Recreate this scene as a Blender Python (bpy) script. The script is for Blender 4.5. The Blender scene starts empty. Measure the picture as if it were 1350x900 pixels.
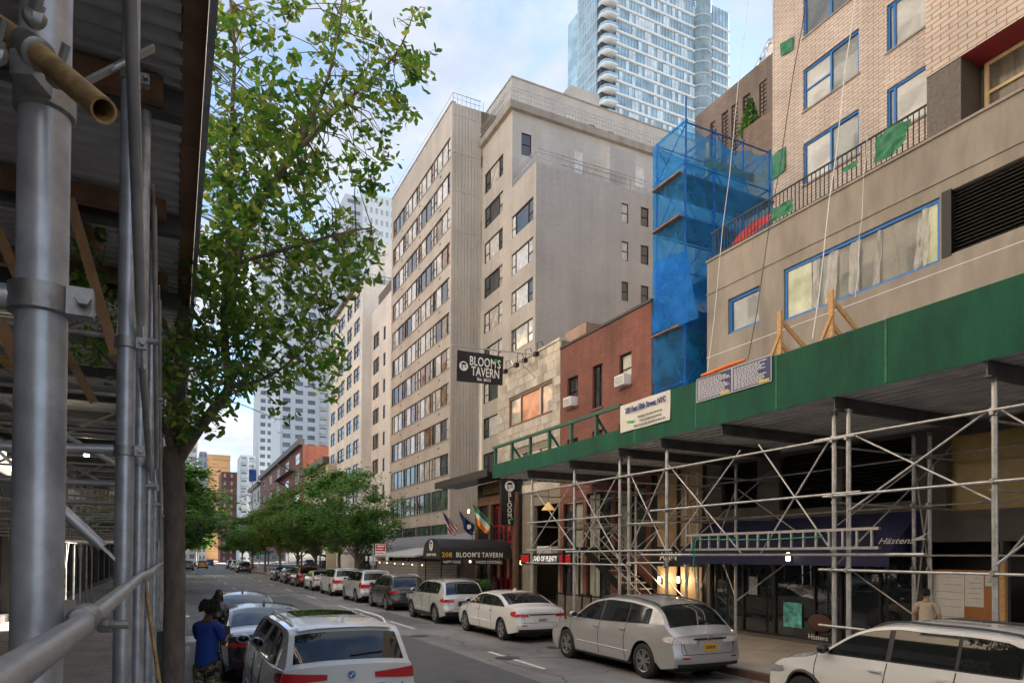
import bpy, bmesh, math, random
from mathutils import Vector, Matrix
V = Vector
R = math.radians
random.seed(11)
sc = bpy.context.scene
COL = sc.collection
# ---------------------------------------------------------------- camera
FPX, CAMH = 900.0, 2.5            # focal length in photo pixels (1350 wide), camera height
PITCH, ROLL = R(0.8), R(0.35)
VPU, VPV = 230.0, 731.0           # where the street vanishes in the photo
def cam_basis(yaw):
    s, c = math.sin(yaw), math.cos(yaw)
    f = V((s*math.cos(PITCH), c*math.cos(PITCH), math.sin(PITCH)))
    r = V((c, -s, 0)); u = r.cross(f)
    return f, r*math.cos(ROLL)+u*math.sin(ROLL), u*math.cos(ROLL)-r*math.sin(ROLL)
lo, hi = 0.2, 0.8
for _ in range(60):
    mid = (lo+hi)/2; f, r, u = cam_basis(mid); d = V((0, 1, 0))
    if 675+FPX*d.dot(r)/d.dot(f) > VPU: lo = mid
    else: hi = mid
YAW = lo
CF, CR, CU = cam_basis(YAW)
CY0 = VPV + FPX*CU.y/CF.y         # row of the optical axis
CAM = V((0, 0, CAMH))
cd = bpy.data.cameras.new('camera'); cam = bpy.data.objects.new('camera', cd); COL.objects.link(cam)
cam.matrix_world = Matrix(((CR.x, CU.x, -CF.x, 0), (CR.y, CU.y, -CF.y, 0), (CR.z, CU.z, -CF.z, CAMH), (0, 0, 0, 1)))
cd.sensor_fit = 'HORIZONTAL'; cd.sensor_width = 36; cd.lens = 36*FPX/1350
cd.shift_y = (CY0-450)/1350; cd.clip_start = 0.05; cd.clip_end = 3000
sc.camera = cam
# ---------------------------------------------------------------- sky, sun, exposure
SUN_AZ = math.atan2(1.0, 0.31); SUN_EL = R(35)
w = bpy.data.worlds.new('World'); sc.world = w; w.use_nodes = True
nt = w.node_tree; nt.nodes.clear(); N = nt.nodes.new; L = nt.links.new
out = N('ShaderNodeOutputWorld'); bg = N('ShaderNodeBackground'); sky = N('ShaderNodeTexSky')
sky.sky_type = 'NISHITA'; sky.sun_disc = False; sky.sun_elevation = SUN_EL; sky.sun_rotation = SUN_AZ
sky.air_density = 1.0; sky.dust_density = 0.15; sky.ozone_density = 2.5
tc = N('ShaderNodeTexCoord'); sp = N('ShaderNodeSeparateXYZ'); L(tc.outputs['Generated'], sp.inputs[0])
zz = N('ShaderNodeMath'); zz.operation = 'MAXIMUM'; L(sp.outputs[2], zz.inputs[0]); zz.inputs[1].default_value = 0
za = N('ShaderNodeMath'); za.operation = 'ADD'; L(zz.outputs[0], za.inputs[0]); za.inputs[1].default_value = 0.22
dx = N('ShaderNodeMath'); dx.operation = 'DIVIDE'; L(sp.outputs[0], dx.inputs[0]); L(za.outputs[0], dx.inputs[1])
dy = N('ShaderNodeMath'); dy.operation = 'DIVIDE'; L(sp.outputs[1], dy.inputs[0]); L(za.outputs[0], dy.inputs[1])
cb = N('ShaderNodeCombineXYZ'); L(dx.outputs[0], cb.inputs[0]); L(dy.outputs[0], cb.inputs[1]); cb.inputs[2].default_value = 3.7
n1 = N('ShaderNodeTexNoise'); n1.inputs['Scale'].default_value = 2.3; n1.inputs['Detail'].default_value = 7; n1.inputs['Roughness'].default_value = 0.58; L(cb.outputs[0], n1.inputs['Vector'])
rp = N('ShaderNodeValToRGB'); rp.color_ramp.elements[0].position = 0.40; rp.color_ramp.elements[1].position = 0.57; L(n1.outputs['Fac'], rp.inputs[0])
n2 = N('ShaderNodeTexNoise'); n2.inputs['Scale'].default_value = 3.1; n2.inputs['Detail'].default_value = 5; L(cb.outputs[0], n2.inputs['Vector'])
cr = N('ShaderNodeValToRGB'); cr.color_ramp.elements[0].position = 0.3; cr.color_ramp.elements[1].position = 0.7
cr.color_ramp.elements[0].color = (2.0, 2.25, 2.75, 1); cr.color_ramp.elements[1].color = (3.5, 3.6, 3.8, 1); L(n2.outputs['Fac'], cr.inputs[0])
mx = N('ShaderNodeMix'); mx.data_type = 'RGBA'; L(rp.outputs[0], mx.inputs['Factor']); L(sky.outputs[0], mx.inputs[6]); L(cr.outputs[0], mx.inputs[7])
L(mx.outputs[2], bg.inputs[0]); bg.inputs[1].default_value = 0.044; L(bg.outputs[0], out.inputs[0])
ld = bpy.data.lights.new('sun', 'SUN'); ld.energy = 5.0; ld.angle = R(0.6); ld.color = (1, 0.93, 0.82)
sun = bpy.data.objects.new('sun', ld); COL.objects.link(sun)
SD = V((math.sin(SUN_AZ)*math.cos(SUN_EL), math.cos(SUN_AZ)*math.cos(SUN_EL), math.sin(SUN_EL)))
sun.rotation_euler = SD.to_track_quat('Z', 'Y').to_euler(); sun.location = (30, -20, 60)
vs = sc.view_settings; vs.view_transform = 'Standard'; vs.look = 'None'; vs.exposure = 2.85; vs.gamma = 1; vs.use_curve_mapping = False
sc.cycles.use_denoising = True; sc.cycles.max_bounces = 7; sc.cycles.diffuse_bounces = 5; sc.cycles.transparent_max_bounces = 10; sc.cycles.sample_clamp_indirect = 4
# ---------------------------------------------------------------- photo pixel -> place on a known plane
def ray(u, v): return CF*FPX + CR*(u-675) + CU*(CY0-v)
def onX(X, u, v): d = ray(u, v); return CAM + d*(X/d.x)
def onY(Y, u, v): d = ray(u, v); return CAM + d*(Y/d.y)
def onZ(z, u, v): d = ray(u, v); return CAM + d*((z-CAMH)/d.z)
def yX(X, u, v=731): return onX(X, u, v).y
def pix(p):
    d = V(p)-CAM; k = d.dot(CF); return (675+FPX*d.dot(CR)/k, CY0-FPX*d.dot(CU)/k)
# ---------------------------------------------------------------- materials
MATS = {}
def nodes(name):
    m = bpy.data.materials.new(name); m.use_nodes = True
    t = m.node_tree; b = t.nodes['Principled BSDF']; return m, t, b
def rgb(c, k=1.0): return (min(1, c[0]*k), min(1, c[1]*k), min(1, c[2]*k), 1)
def mat(name, col, rough=0.6, metal=0.0, var=0.18, scale=3.0, bump=0.0, bscale=60.0, coat=0.0, spec=0.5, emis=None, world=False, streak=0.0, alpha=1.0):
    if name in MATS: return MATS[name]
    m, t, b = nodes(name); MATS[name] = m; N = t.nodes.new; L = t.links.new
    b.inputs['Roughness'].default_value = rough; b.inputs['Metallic'].default_value = metal
    b.inputs['Specular IOR Level'].default_value = spec; b.inputs['Coat Weight'].default_value = coat; b.inputs['Coat Roughness'].default_value = 0.03
    b.inputs['Alpha'].default_value = alpha
    if world: src = N('ShaderNodeNewGeometry').outputs['Position']
    else: src = N('ShaderNodeTexCoord').outputs['Object']
    if var > 0:
        n = N('ShaderNodeTexNoise'); n.inputs['Scale'].default_value = scale; n.inputs['Detail'].default_value = 6; n.inputs['Roughness'].default_value = 0.65
        if streak:
            mp = N('ShaderNodeMapping'); mp.inputs['Scale'].default_value = (1, 1, streak); L(src, mp.inputs[0]); L(mp.outputs[0], n.inputs['Vector'])
        else: L(src, n.inputs['Vector'])
        r = N('ShaderNodeValToRGB'); r.color_ramp.elements[0].position = 0.3; r.color_ramp.elements[1].position = 0.7
        r.color_ramp.elements[0].color = rgb(col, 1-var); r.color_ramp.elements[1].color = rgb(col, 1+var)
        L(n.outputs['Fac'], r.inputs[0]); L(r.outputs[0], b.inputs['Base Color'])
        ma = N('ShaderNodeMapRange'); ma.inputs['To Min'].default_value = max(0.0, rough*0.8); ma.inputs['To Max'].default_value = min(1, rough*1.2); L(n.outputs['Fac'], ma.inputs['Value']); L(ma.outputs[0], b.inputs['Roughness'])
    else: b.inputs['Base Color'].default_value = rgb(col)
    if bump:
        n = N('ShaderNodeTexNoise'); n.inputs['Scale'].default_value = bscale; n.inputs['Detail'].default_value = 4; L(src, n.inputs['Vector'])
        bp = N('ShaderNodeBump'); bp.inputs['Strength'].default_value = bump; bp.inputs['Distance'].default_value = 0.01; L(n.outputs['Fac'], bp.inputs['Height']); L(bp.outputs[0], b.inputs['Normal'])
    if emis: b.inputs['Emission Color'].default_value = rgb(emis[0]); b.inputs['Emission Strength'].default_value = emis[1]
    return m
def brickmat(name, c1, c2, mortar, bw=0.21, bh=0.07, ms=0.012, rough=0.8, stain=0.25, sscale=0.35, bump=0.5):
    if name in MATS: return MATS[name]
    m, t, b = nodes(name); MATS[name] = m; N = t.nodes.new; L = t.links.new
    g = N('ShaderNodeNewGeometry'); s = N('ShaderNodeSeparateXYZ'); L(g.outputs['Position'], s.inputs[0])
    a = N('ShaderNodeMath'); a.operation = 'ADD'; L(s.outputs[0], a.inputs[0]); L(s.outputs[1], a.inputs[1])
    c = N('ShaderNodeCombineXYZ'); L(a.outputs[0], c.inputs[0]); L(s.outputs[2], c.inputs[1])
    k = N('ShaderNodeTexBrick'); L(c.outputs[0], k.inputs['Vector']); k.inputs['Scale'].default_value = 1; k.inputs['Brick Width'].default_value = bw; k.inputs['Row Height'].default_value = bh
    k.inputs['Mortar Size'].default_value = ms; k.inputs['Mortar Smooth'].default_value = 0.3; k.inputs['Bias'].default_value = 0
    k.inputs['Color1'].default_value = rgb(c1); k.inputs['Color2'].default_value = rgb(c2); k.inputs['Mortar'].default_value = rgb(mortar)
    n = N('ShaderNodeTexNoise'); n.inputs['Scale'].default_value = sscale; n.inputs['Detail'].default_value = 8; n.inputs['Roughness'].default_value = 0.6; L(g.outputs['Position'], n.inputs['Vector'])
    r = N('ShaderNodeMapRange'); r.inputs['From Min'].default_value = 0.3; r.inputs['From Max'].default_value = 0.7; r.inputs['To Min'].default_value = 1-stain; r.inputs['To Max'].default_value = 1+stain*0.6; L(n.outputs['Fac'], r.inputs['Value'])
    mp = N('ShaderNodeMapping'); mp.inputs['Scale'].default_value = (1.1,1.1,0.07); L(g.outputs['Position'], mp.inputs[0]); ns = N('ShaderNodeTexNoise'); ns.inputs['Scale'].default_value = 1.0; ns.inputs['Detail'].default_value = 7; ns.inputs['Roughness'].default_value = 0.7; L(mp.outputs[0], ns.inputs['Vector'])
    rs2 = N('ShaderNodeMapRange'); rs2.inputs['From Min'].default_value = 0.3; rs2.inputs['From Max'].default_value = 0.6; rs2.inputs['To Min'].default_value = 1-stain*0.9; rs2.inputs['To Max'].default_value = 1.04; L(ns.outputs['Fac'], rs2.inputs['Value']); mm = N('ShaderNodeMath'); mm.operation = 'MULTIPLY'; L(r.outputs[0], mm.inputs[0]); L(rs2.outputs[0], mm.inputs[1]); r = mm
    x = N('ShaderNodeVectorMath'); x.operation = 'SCALE'; L(k.outputs['Color'], x.inputs[0]); L(r.outputs[0], x.inputs['Scale']); L(x.outputs[0], b.inputs['Base Color'])
    b.inputs['Roughness'].default_value = rough
    bp = N('ShaderNodeBump'); bp.inputs['Strength'].default_value = bump; bp.inputs['Distance'].default_value = 0.006; bp.invert = True; L(k.outputs['Fac'], bp.inputs['Height']); L(bp.outputs[0], b.inputs['Normal'])
    return m
def glassmat(name, col, rough=0.04, spec=1.0, var=0.4, scale=0.6, metal=0.0):
    m = mat(name, col, rough, metal, var, scale, spec=spec); return m
# ---------------------------------------------------------------- mesh builder
class M:
    def __init__(s): s.v = []; s.f = []
    def add(s, vs, fs):
        o = len(s.v); s.v += [V(p) for p in vs]; s.f += [tuple(i+o for i in f) for f in fs]; return s
    def box(s, x0, x1, y0, y1, z0, z1):
        return s.add([(x0,y0,z0),(x1,y0,z0),(x1,y1,z0),(x0,y1,z0),(x0,y0,z1),(x1,y0,z1),(x1,y1,z1),(x0,y1,z1)],
                     [(0,3,2,1),(4,5,6,7),(0,1,5,4),(1,2,6,5),(2,3,7,6),(3,0,4,7)])
    def quad(s, a, b, c, d): return s.add([a,b,c,d], [(0,1,2,3)])
    def beam(s, p, q, w, h, up=(0,0,1)):
        p, q = V(p), V(q); d = (q-p).normalized(); up = V(up)
        if abs(d.dot(up)) > 0.98: up = V((1,0,0))
        a = d.cross(up).normalized()*w/2; b = a.cross(d).normalized()*h/2
        return s.add([p-a-b,p+a-b,p+a+b,p-a+b,q-a-b,q+a-b,q+a+b,q-a+b], [(0,1,2,3),(4,7,6,5),(0,4,5,1),(1,5,6,2),(2,6,7,3),(3,7,4,0)])
    def path(s, pts, rad, n=8, cap=True):
        pts = [V(p) for p in pts]; k = len(pts)
        if not hasattr(rad, '__len__'): rad = [rad]*k
        o = len(s.v); prev = None
        for i, p in enumerate(pts):
            d = (pts[min(i+1,k-1)]-pts[max(i-1,0)]).normalized()
            if prev is None:
                a = d.cross(V((0,0,1)) if abs(d.z) < 0.95 else V((1,0,0))).normalized()
            else:
                a = (prev-d*prev.dot(d)).normalized()
            prev = a; b = d.cross(a)
            for j in range(n):
                t = 2*math.pi*j/n; s.v.append(p+(a*math.cos(t)+b*math.sin(t))*rad[i])
        for i in range(k-1):
            for j in range(n):
                s.f.append((o+i*n+j, o+i*n+(j+1)%n, o+(i+1)*n+(j+1)%n, o+(i+1)*n+j))
        if cap:
            s.f.append(tuple(o+j for j in reversed(range(n)))); s.f.append(tuple(o+(k-1)*n+j for j in range(n)))
        return s
    def tube(s, p, q, r, n=8): return s.path([p, q], r, n)
    def lathe(s, c, axis, prof, n=16):
        c = V(c); ax = V(axis).normalized(); a = ax.cross(V((0,0,1)) if abs(ax.z) < 0.9 else V((1,0,0))).normalized(); b = ax.cross(a); o = len(s.v)
        for h, rr in prof:
            for j in range(n):
                t = 2*math.pi*j/n; s.v.append(c+ax*h+(a*math.cos(t)+b*math.sin(t))*max(rr,1e-4))
        for i in range(len(prof)-1):
            for j in range(n): s.f.append((o+i*n+j, o+i*n+(j+1)%n, o+(i+1)*n+(j+1)%n, o+(i+1)*n+j))
        s.f.append(tuple(o+j for j in reversed(range(n)))); s.f.append(tuple(o+(len(prof)-1)*n+j for j in range(n)))
        return s
    def grid(s, fn, nu, nv):
        o = len(s.v)
        for i in range(nu+1):
            for j in range(nv+1): s.v.append(V(fn(i/nu, j/nv)))
        for i in range(nu):
            for j in range(nv):
                a = o+i*(nv+1)+j; s.f.append((a, a+nv+1, a+nv+2, a+1))
        return s
    def prism(s, pts, dirv):
        d = V(dirv); n = len(pts); o = len(s.v); s.v += [V(p) for p in pts]+[V(p)+d for p in pts]
        s.f.append(tuple(o+i for i in reversed(range(n)))); s.f.append(tuple(o+n+i for i in range(n)))
        for i in range(n): j = (i+1) % n; s.f.append((o+i, o+j, o+n+j, o+n+i))
        return s
    def ball(s, c, rx, ry=None, rz=None, n=8, k=6, rot=None):
        ry = ry or rx; rz = rz or rx; c = V(c); o = len(s.v)
        for i in range(k+1):
            th = math.pi*i/k
            for j in range(n):
                ph = 2*math.pi*j/n; p = V((rx*math.sin(th)*math.cos(ph), ry*math.sin(th)*math.sin(ph), rz*math.cos(th)))
                if rot: p = rot @ p
                s.v.append(c+p)
        for i in range(k):
            for j in range(n): s.f.append((o+i*n+j, o+(i+1)*n+j, o+(i+1)*n+(j+1)%n, o+i*n+(j+1)%n))
        return s
    def wall(s, ax, c, a0, a1, z0, z1, holes=(), depth=0.15, sgn=-1, reveal=True):
        """wall in plane ax=c, spanning a0..a1 on the other axis; holes (a,b,z0,z1); reveals go inwards (-sgn)"""
        holes = [(max(a0,min(h[0],h[1])), min(a1,max(h[0],h[1])), max(z0,h[2]), min(z1,h[3])) for h in holes]
        As = sorted({a0, a1, *[h[0] for h in holes], *[h[1] for h in holes]}); Zs = sorted({z0, z1, *[h[2] for h in holes], *[h[3] for h in holes]})
        P = (lambda a, z, d=0: (c-sgn*d, a, z)) if ax == 'x' else (lambda a, z, d=0: (a, c-sgn*d, z))
        for i in range(len(As)-1):
            run = None
            for j in range(len(Zs)-1):
                am, zm = (As[i]+As[i+1])/2, (Zs[j]+Zs[j+1])/2
                inside = any(h[0] < am < h[1] and h[2] < zm < h[3] for h in holes)
                if not inside:
                    if run is None: run = Zs[j]
                if (inside or j == len(Zs)-2) and run is not None:
                    top = Zs[j] if inside else Zs[j+1]
                    s.quad(P(As[i],run), P(As[i+1],run), P(As[i+1],top), P(As[i],top)); run = None
        if reveal:
            for h in holes:
                s.quad(P(h[0],h[2]), P(h[0],h[2],depth), P(h[0],h[3],depth), P(h[0],h[3])); s.quad(P(h[1],h[2]), P(h[1],h[3]), P(h[1],h[3],depth), P(h[1],h[2],depth))
                s.quad(P(h[0],h[2]), P(h[1],h[2]), P(h[1],h[2],depth), P(h[0],h[2],depth)); s.quad(P(h[0],h[3]), P(h[0],h[3],depth), P(h[1],h[3],depth), P(h[1],h[3]))
        return s
    def mesh(s, name, off=V((0,0,0)), material=None, smooth=False, merge=False):
        me = bpy.data.meshes.new(name); me.from_pydata([tuple(p-off) for p in s.v], [], s.f)
        if merge:
            b = bmesh.new(); b.from_mesh(me); bmesh.ops.remove_doubles(b, verts=b.verts, dist=0.002); bmesh.ops.recalc_face_normals(b, faces=b.faces); b.to_mesh(me); b.free()
        if material: me.materials.append(material)
        if smooth:
            me.shade_smooth(); me.set_sharp_from_angle(angle=R(smooth if smooth is not True else 40))
        return me
BASE = {}
def thing(name, label, cat, loc=(0,0,0), group=None, rz=0.0):
    o = bpy.data.objects.new(name, None); COL.objects.link(o); o.location = loc; o.rotation_euler = (0,0,rz); o.empty_display_size = 0.3
    o['label'] = label; o['category'] = cat
    if group: o['group'] = group
    BASE[o] = V(loc); return o
def part(t, name, m, material, smooth=False, label=None, kind=None, merge=False):
    off = BASE[t]; me = m.mesh(name, off, material, smooth, merge); o = bpy.data.objects.new(name, me); COL.objects.link(o); o.parent = t; BASE[o] = off
    if label: o['label'] = label
    if kind: o['kind'] = kind
    return o
def piece(t, name, me, loc, rot=(0,0,0), scale=(1,1,1)):
    o = bpy.data.objects.new(name, me); COL.objects.link(o); o.parent = t; o.location = V(loc)-BASE[t]-(t.location if t.parent else V((0,0,0))); o.rotation_euler = rot; o.scale = scale; BASE[o] = BASE[t]; return o
def sub(p, name, me):           # sub-part sharing its parent's local frame
    o = bpy.data.objects.new(name, me); COL.objects.link(o); o.parent = p; return o
def single(name, m, material, label, cat, group=None, smooth=False, kind=None, merge=False):
    xs = [p.x for p in m.v]; ys = [p.y for p in m.v]; zs = [p.z for p in m.v]
    off = V(((min(xs)+max(xs))/2, (min(ys)+max(ys))/2, min(zs))); o = bpy.data.objects.new(name, m.mesh(name, off, material, smooth, merge)); COL.objects.link(o); o.location = off; BASE[o] = off
    if label: o['label'] = label; o['category'] = cat
    if group: o['group'] = group
    if kind: o['kind'] = kind
    return o
def struct(name, m, material, kind='structure', smooth=False):
    o = bpy.data.objects.new(name, m.mesh(name, V((0,0,0)), material, smooth)); COL.objects.link(o); o['kind'] = kind; BASE[o] = V((0,0,0)); return o
def copy_tree(o, loc=None, rz=None, label=None, parent=None):
    c = o.copy(); COL.objects.link(c); c.parent = parent
    if loc is not None: c.location = loc
    if rz is not None: c.rotation_euler = (0,0,rz)
    if label: c['label'] = label
    for ch in o.children: copy_tree(ch, parent=c)
    return c
def text_mesh(s, size, extrude=0.004, bold=0.0, spacing=1.0, sx=1.0, align='CENTER'):
    cu = bpy.data.curves.new('lettering', 'FONT'); cu.body = s; cu.size = size; cu.extrude = extrude; cu.offset = bold; cu.space_character = spacing; cu.align_x = align; cu.align_y = 'CENTER'; cu.resolution_u = 3
    ob = bpy.data.objects.new('lettering', cu); me = bpy.data.meshes.new_from_object(ob)
    for p in me.vertices: p.co.x *= sx
    bpy.data.objects.remove(ob); me.name = 'lettering'; return me
def text(t, s, size, loc, face, material, bold=0.0, spacing=1.0, sx=1.0, extrude=0.004, name='lettering', align='CENTER'):
    """face: '-x' reads from the street (text runs towards -Y... i.e. viewer at -X), '-y' reads from the camera side"""
    me = text_mesh(s, size, extrude, bold, spacing, sx, align); me.materials.append(material)
    rot = {'-x': (R(90), 0, R(-90)), '-y': (R(90), 0, 0)}[face] if isinstance(face, str) else face
    return piece(t, name, me, loc, rot)
# ---------------------------------------------------------------- palette
GALV = mat('galvanised_steel', (0.50,0.50,0.50), 0.38, 0.55, 0.28, 6, 0.12, 90)
GALV_D = mat('dull_steel', (0.36,0.35,0.34), 0.5, 0.4, 0.35, 4, 0.15, 60)
GALV_L = mat('left_shed_pole_steel', (0.46,0.48,0.52), 0.34, 0.45, 0.32, 9, 0.03, 200)
RUSTY = mat('rusty_tan_pipe', (0.42,0.27,0.12), 0.6, 0.3, 0.5, 14, 0.3, 60)
CAST = mat('cast_clamp_steel', (0.36,0.36,0.35), 0.45, 0.75, 0.3, 20, 0.15, 60)
DECK = mat('galvanised_deck', (0.55,0.56,0.57), 0.5, 0.2, 0.25, 1.5, 0.1, 30, world=True)
DARKBEAM = mat('dark_steel_beam', (0.11,0.11,0.115), 0.55, 0.4, 0.4, 3)
WOOD = mat('raw_lumber', (0.55,0.32,0.13), 0.7, 0, 0.25, 8, 0.2, 40, streak=4)
WOOD_D = mat('weathered_plank', (0.24,0.13,0.075), 0.75, 0, 0.4, 3, 0.2, 40)
def fascia():
    m, t, b = nodes('shed_green_plywood'); MATS['shed_green_plywood'] = m; N = t.nodes.new; L = t.links.new
    g = N('ShaderNodeNewGeometry'); mp = N('ShaderNodeMapping'); mp.inputs['Scale'].default_value = (1,1,0.3); L(g.outputs['Position'], mp.inputs[0])
    n = N('ShaderNodeTexNoise'); n.inputs['Scale'].default_value = 1.4; n.inputs['Detail'].default_value = 9; n.inputs['Roughness'].default_value = 0.7; L(mp.outputs[0], n.inputs['Vector'])
    r = N('ShaderNodeValToRGB'); e = r.color_ramp.elements; e[0].position = 0.28; e[0].color = (0.003,0.045,0.026,1); e[1].position = 0.72; e[1].color = (0.010,0.115,0.065,1); L(n.outputs['Fac'], r.inputs[0])
    n2 = N('ShaderNodeTexNoise'); n2.inputs['Scale'].default_value = 5; n2.inputs['Detail'].default_value = 12; n2.inputs['Roughness'].default_value = 0.8; L(mp.outputs[0], n2.inputs['Vector'])
    k = N('ShaderNodeMapRange'); k.inputs['From Min'].default_value = 0.66; k.inputs['From Max'].default_value = 0.78; k.inputs['To Max'].default_value = 0.7; L(n2.outputs['Fac'], k.inputs['Value'])
    mx = N('ShaderNodeMix'); mx.data_type = 'RGBA'; L(k.outputs[0], mx.inputs['Factor']); L(r.outputs[0], mx.inputs[6]); mx.inputs[7].default_value = (0.17,0.26,0.20,1); L(mx.outputs[2], b.inputs['Base Color'])
    b.inputs['Roughness'].default_value = 0.7; b.inputs['Specular IOR Level'].default_value = 0.25; bp = N('ShaderNodeBump'); bp.inputs['Strength'].default_value = 0.25; bp.inputs['Distance'].default_value = 0.02; L(n.outputs['Fac'], bp.inputs['Height']); L(bp.outputs[0], b.inputs['Normal']); return m
GREEN = fascia()
GREEN_F = mat('shed_green_frame', (0.01,0.095,0.055), 0.5, 0, 0.3, 2)
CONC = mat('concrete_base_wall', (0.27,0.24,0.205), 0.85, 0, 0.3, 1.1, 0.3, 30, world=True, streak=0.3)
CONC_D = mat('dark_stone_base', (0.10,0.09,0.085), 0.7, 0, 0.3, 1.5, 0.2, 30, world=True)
TAR = mat('roof_membrane', (0.10,0.10,0.10), 0.9, 0, 0.2, 1, world=True)
BLACK = mat('black_paint', (0.012,0.012,0.013), 0.4, 0, 0.3, 3)
BLACKM = mat('black_metal', (0.02,0.02,0.022), 0.4, 0.5, 0.3, 5)
WHITE = mat('white_paint', (0.75,0.75,0.74), 0.5, 0, 0.06, 4)
ALU = mat('aluminium', (0.62,0.62,0.62), 0.35, 0.9, 0.12, 8)
FRAME_D = mat('dark_window_frame', (0.035,0.032,0.03), 0.45, 0.4, 0.2, 6)
FRAME_L = mat('grey_window_frame', (0.35,0.34,0.33), 0.45, 0.5, 0.15, 6)
BLUETAPE = mat('blue_masking_tape', (0.01,0.16,0.50), 0.5, 0, 0.12, 8)
RUBBER = mat('tyre_rubber', (0.018,0.018,0.018), 0.75, 0, 0.25, 20)
PLASTIC = mat('black_plastic_trim', (0.02,0.02,0.021), 0.5, 0, 0.2, 10)
ORANGE = mat('orange_plastic', (0.75,0.17,0.02), 0.5, 0, 0.15, 6)
TEALTARP = mat('green_tarp', (0.01,0.16,0.07), 0.45, 0, 0.35, 5, 0.4, 12)
REDFAB = mat('red_soffit_paint', (0.33,0.03,0.04), 0.6, 0, 0.15, 5)
# window panes: glossy, coloured by what shows behind them, some by bright reflections
PANE_SKY = glassmat('clear_pane', (0.045,0.05,0.055), 0.02)
PANE_CURT = glassmat('pane_over_pale_curtain', (0.45,0.42,0.36), 0.03, 1.0, 0.5, 1.3)
PANE_BLIND = glassmat('pane_over_blind', (0.55,0.54,0.51), 0.04, 0.9, 0.25, 2.5)
PANE_GREEN = glassmat('greenish_pane', (0.06,0.10,0.085), 0.03)
PANE_WARM = glassmat('warm_toned_pane', (0.20,0.11,0.05), 0.03, 1, 0.6, 1.0)
PANE_FILM = mat('plastic_film_on_glass', (0.38,0.38,0.36), 0.14, 0, 0.22, 1.2, 0.8, 7, coat=0.6)
PANE_FILM2 = mat('plastic_film_over_dark_glass', (0.13,0.14,0.13), 0.1, 0, 0.35, 1.0, 0.8, 6, coat=0.7)
SHOPGLASS = glassmat('shop_glass', (0.02,0.028,0.032), 0.015, 1.0, 0.6, 0.7)
CARGLASS = mat('car_glass', (0.012,0.014,0.015), 0.02, 0, 0, spec=0.75)
LEAF_DECIDE = None
def leafmat(name, c1, c2, c3, sc_=2.0, trans=0.45):
    m, t, b = nodes(name); MATS[name] = m; N = t.nodes.new; L = t.links.new
    g = N('ShaderNodeNewGeometry'); n = N('ShaderNodeTexNoise'); n.inputs['Scale'].default_value = sc_; n.inputs['Detail'].default_value = 5; n.inputs['Roughness'].default_value = 0.8; L(g.outputs['Position'], n.inputs['Vector'])
    ad = N('ShaderNodeMath'); ad.operation = 'MULTIPLY_ADD'; L(g.outputs['Random Per Island'], ad.inputs[0]); ad.inputs[1].default_value = 0.55; L(n.outputs['Fac'], ad.inputs[2])
    sb = N('ShaderNodeMath'); sb.operation = 'SUBTRACT'; L(ad.outputs[0], sb.inputs[0]); sb.inputs[1].default_value = 0.28
    r = N('ShaderNodeValToRGB'); e = r.color_ramp.elements; e[0].position = 0.25; e[0].color = rgb(c1); e[1].position = 0.8; e[1].color = rgb(c3); k = e.new(0.5); k.color = rgb(c2); L(sb.outputs[0], r.inputs[0])
    L(r.outputs[0], b.inputs['Base Color']); b.inputs['Roughness'].default_value = 0.5; b.inputs['Specular IOR Level'].default_value = 0.35
    tr = N('ShaderNodeBsdfTranslucent'); hs = N('ShaderNodeHueSaturation'); hs.inputs['Value'].default_value = 1.5; hs.inputs['Saturation'].default_value = 1.1; L(r.outputs[0], hs.inputs['Color']); L(hs.outputs[0], tr.inputs[0])
    mx = N('ShaderNodeMixShader'); mx.inputs[0].default_value = trans; L(b.outputs[0], mx.inputs[1]); L(tr.outputs[0], mx.inputs[2]); L(mx.outputs[0], t.nodes['Material Output'].inputs[0]); return m
GINKGO = leafmat('ginkgo_leaf', (0.055,0.15,0.034), (0.125,0.25,0.048), (0.32,0.36,0.08), 1.4, 0.5)
FOLI = leafmat('street_tree_leaf', (0.04,0.11,0.03), (0.085,0.195,0.045), (0.20,0.30,0.08), 0.7)
FOLI2 = leafmat('light_street_tree_leaf', (0.035,0.085,0.012), (0.085,0.16,0.02), (0.19,0.25,0.04), 0.6)
BARK = mat('bark', (0.17,0.135,0.11), 0.9, 0, 0.45, 9, 0.9, 30, streak=0.3)
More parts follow.
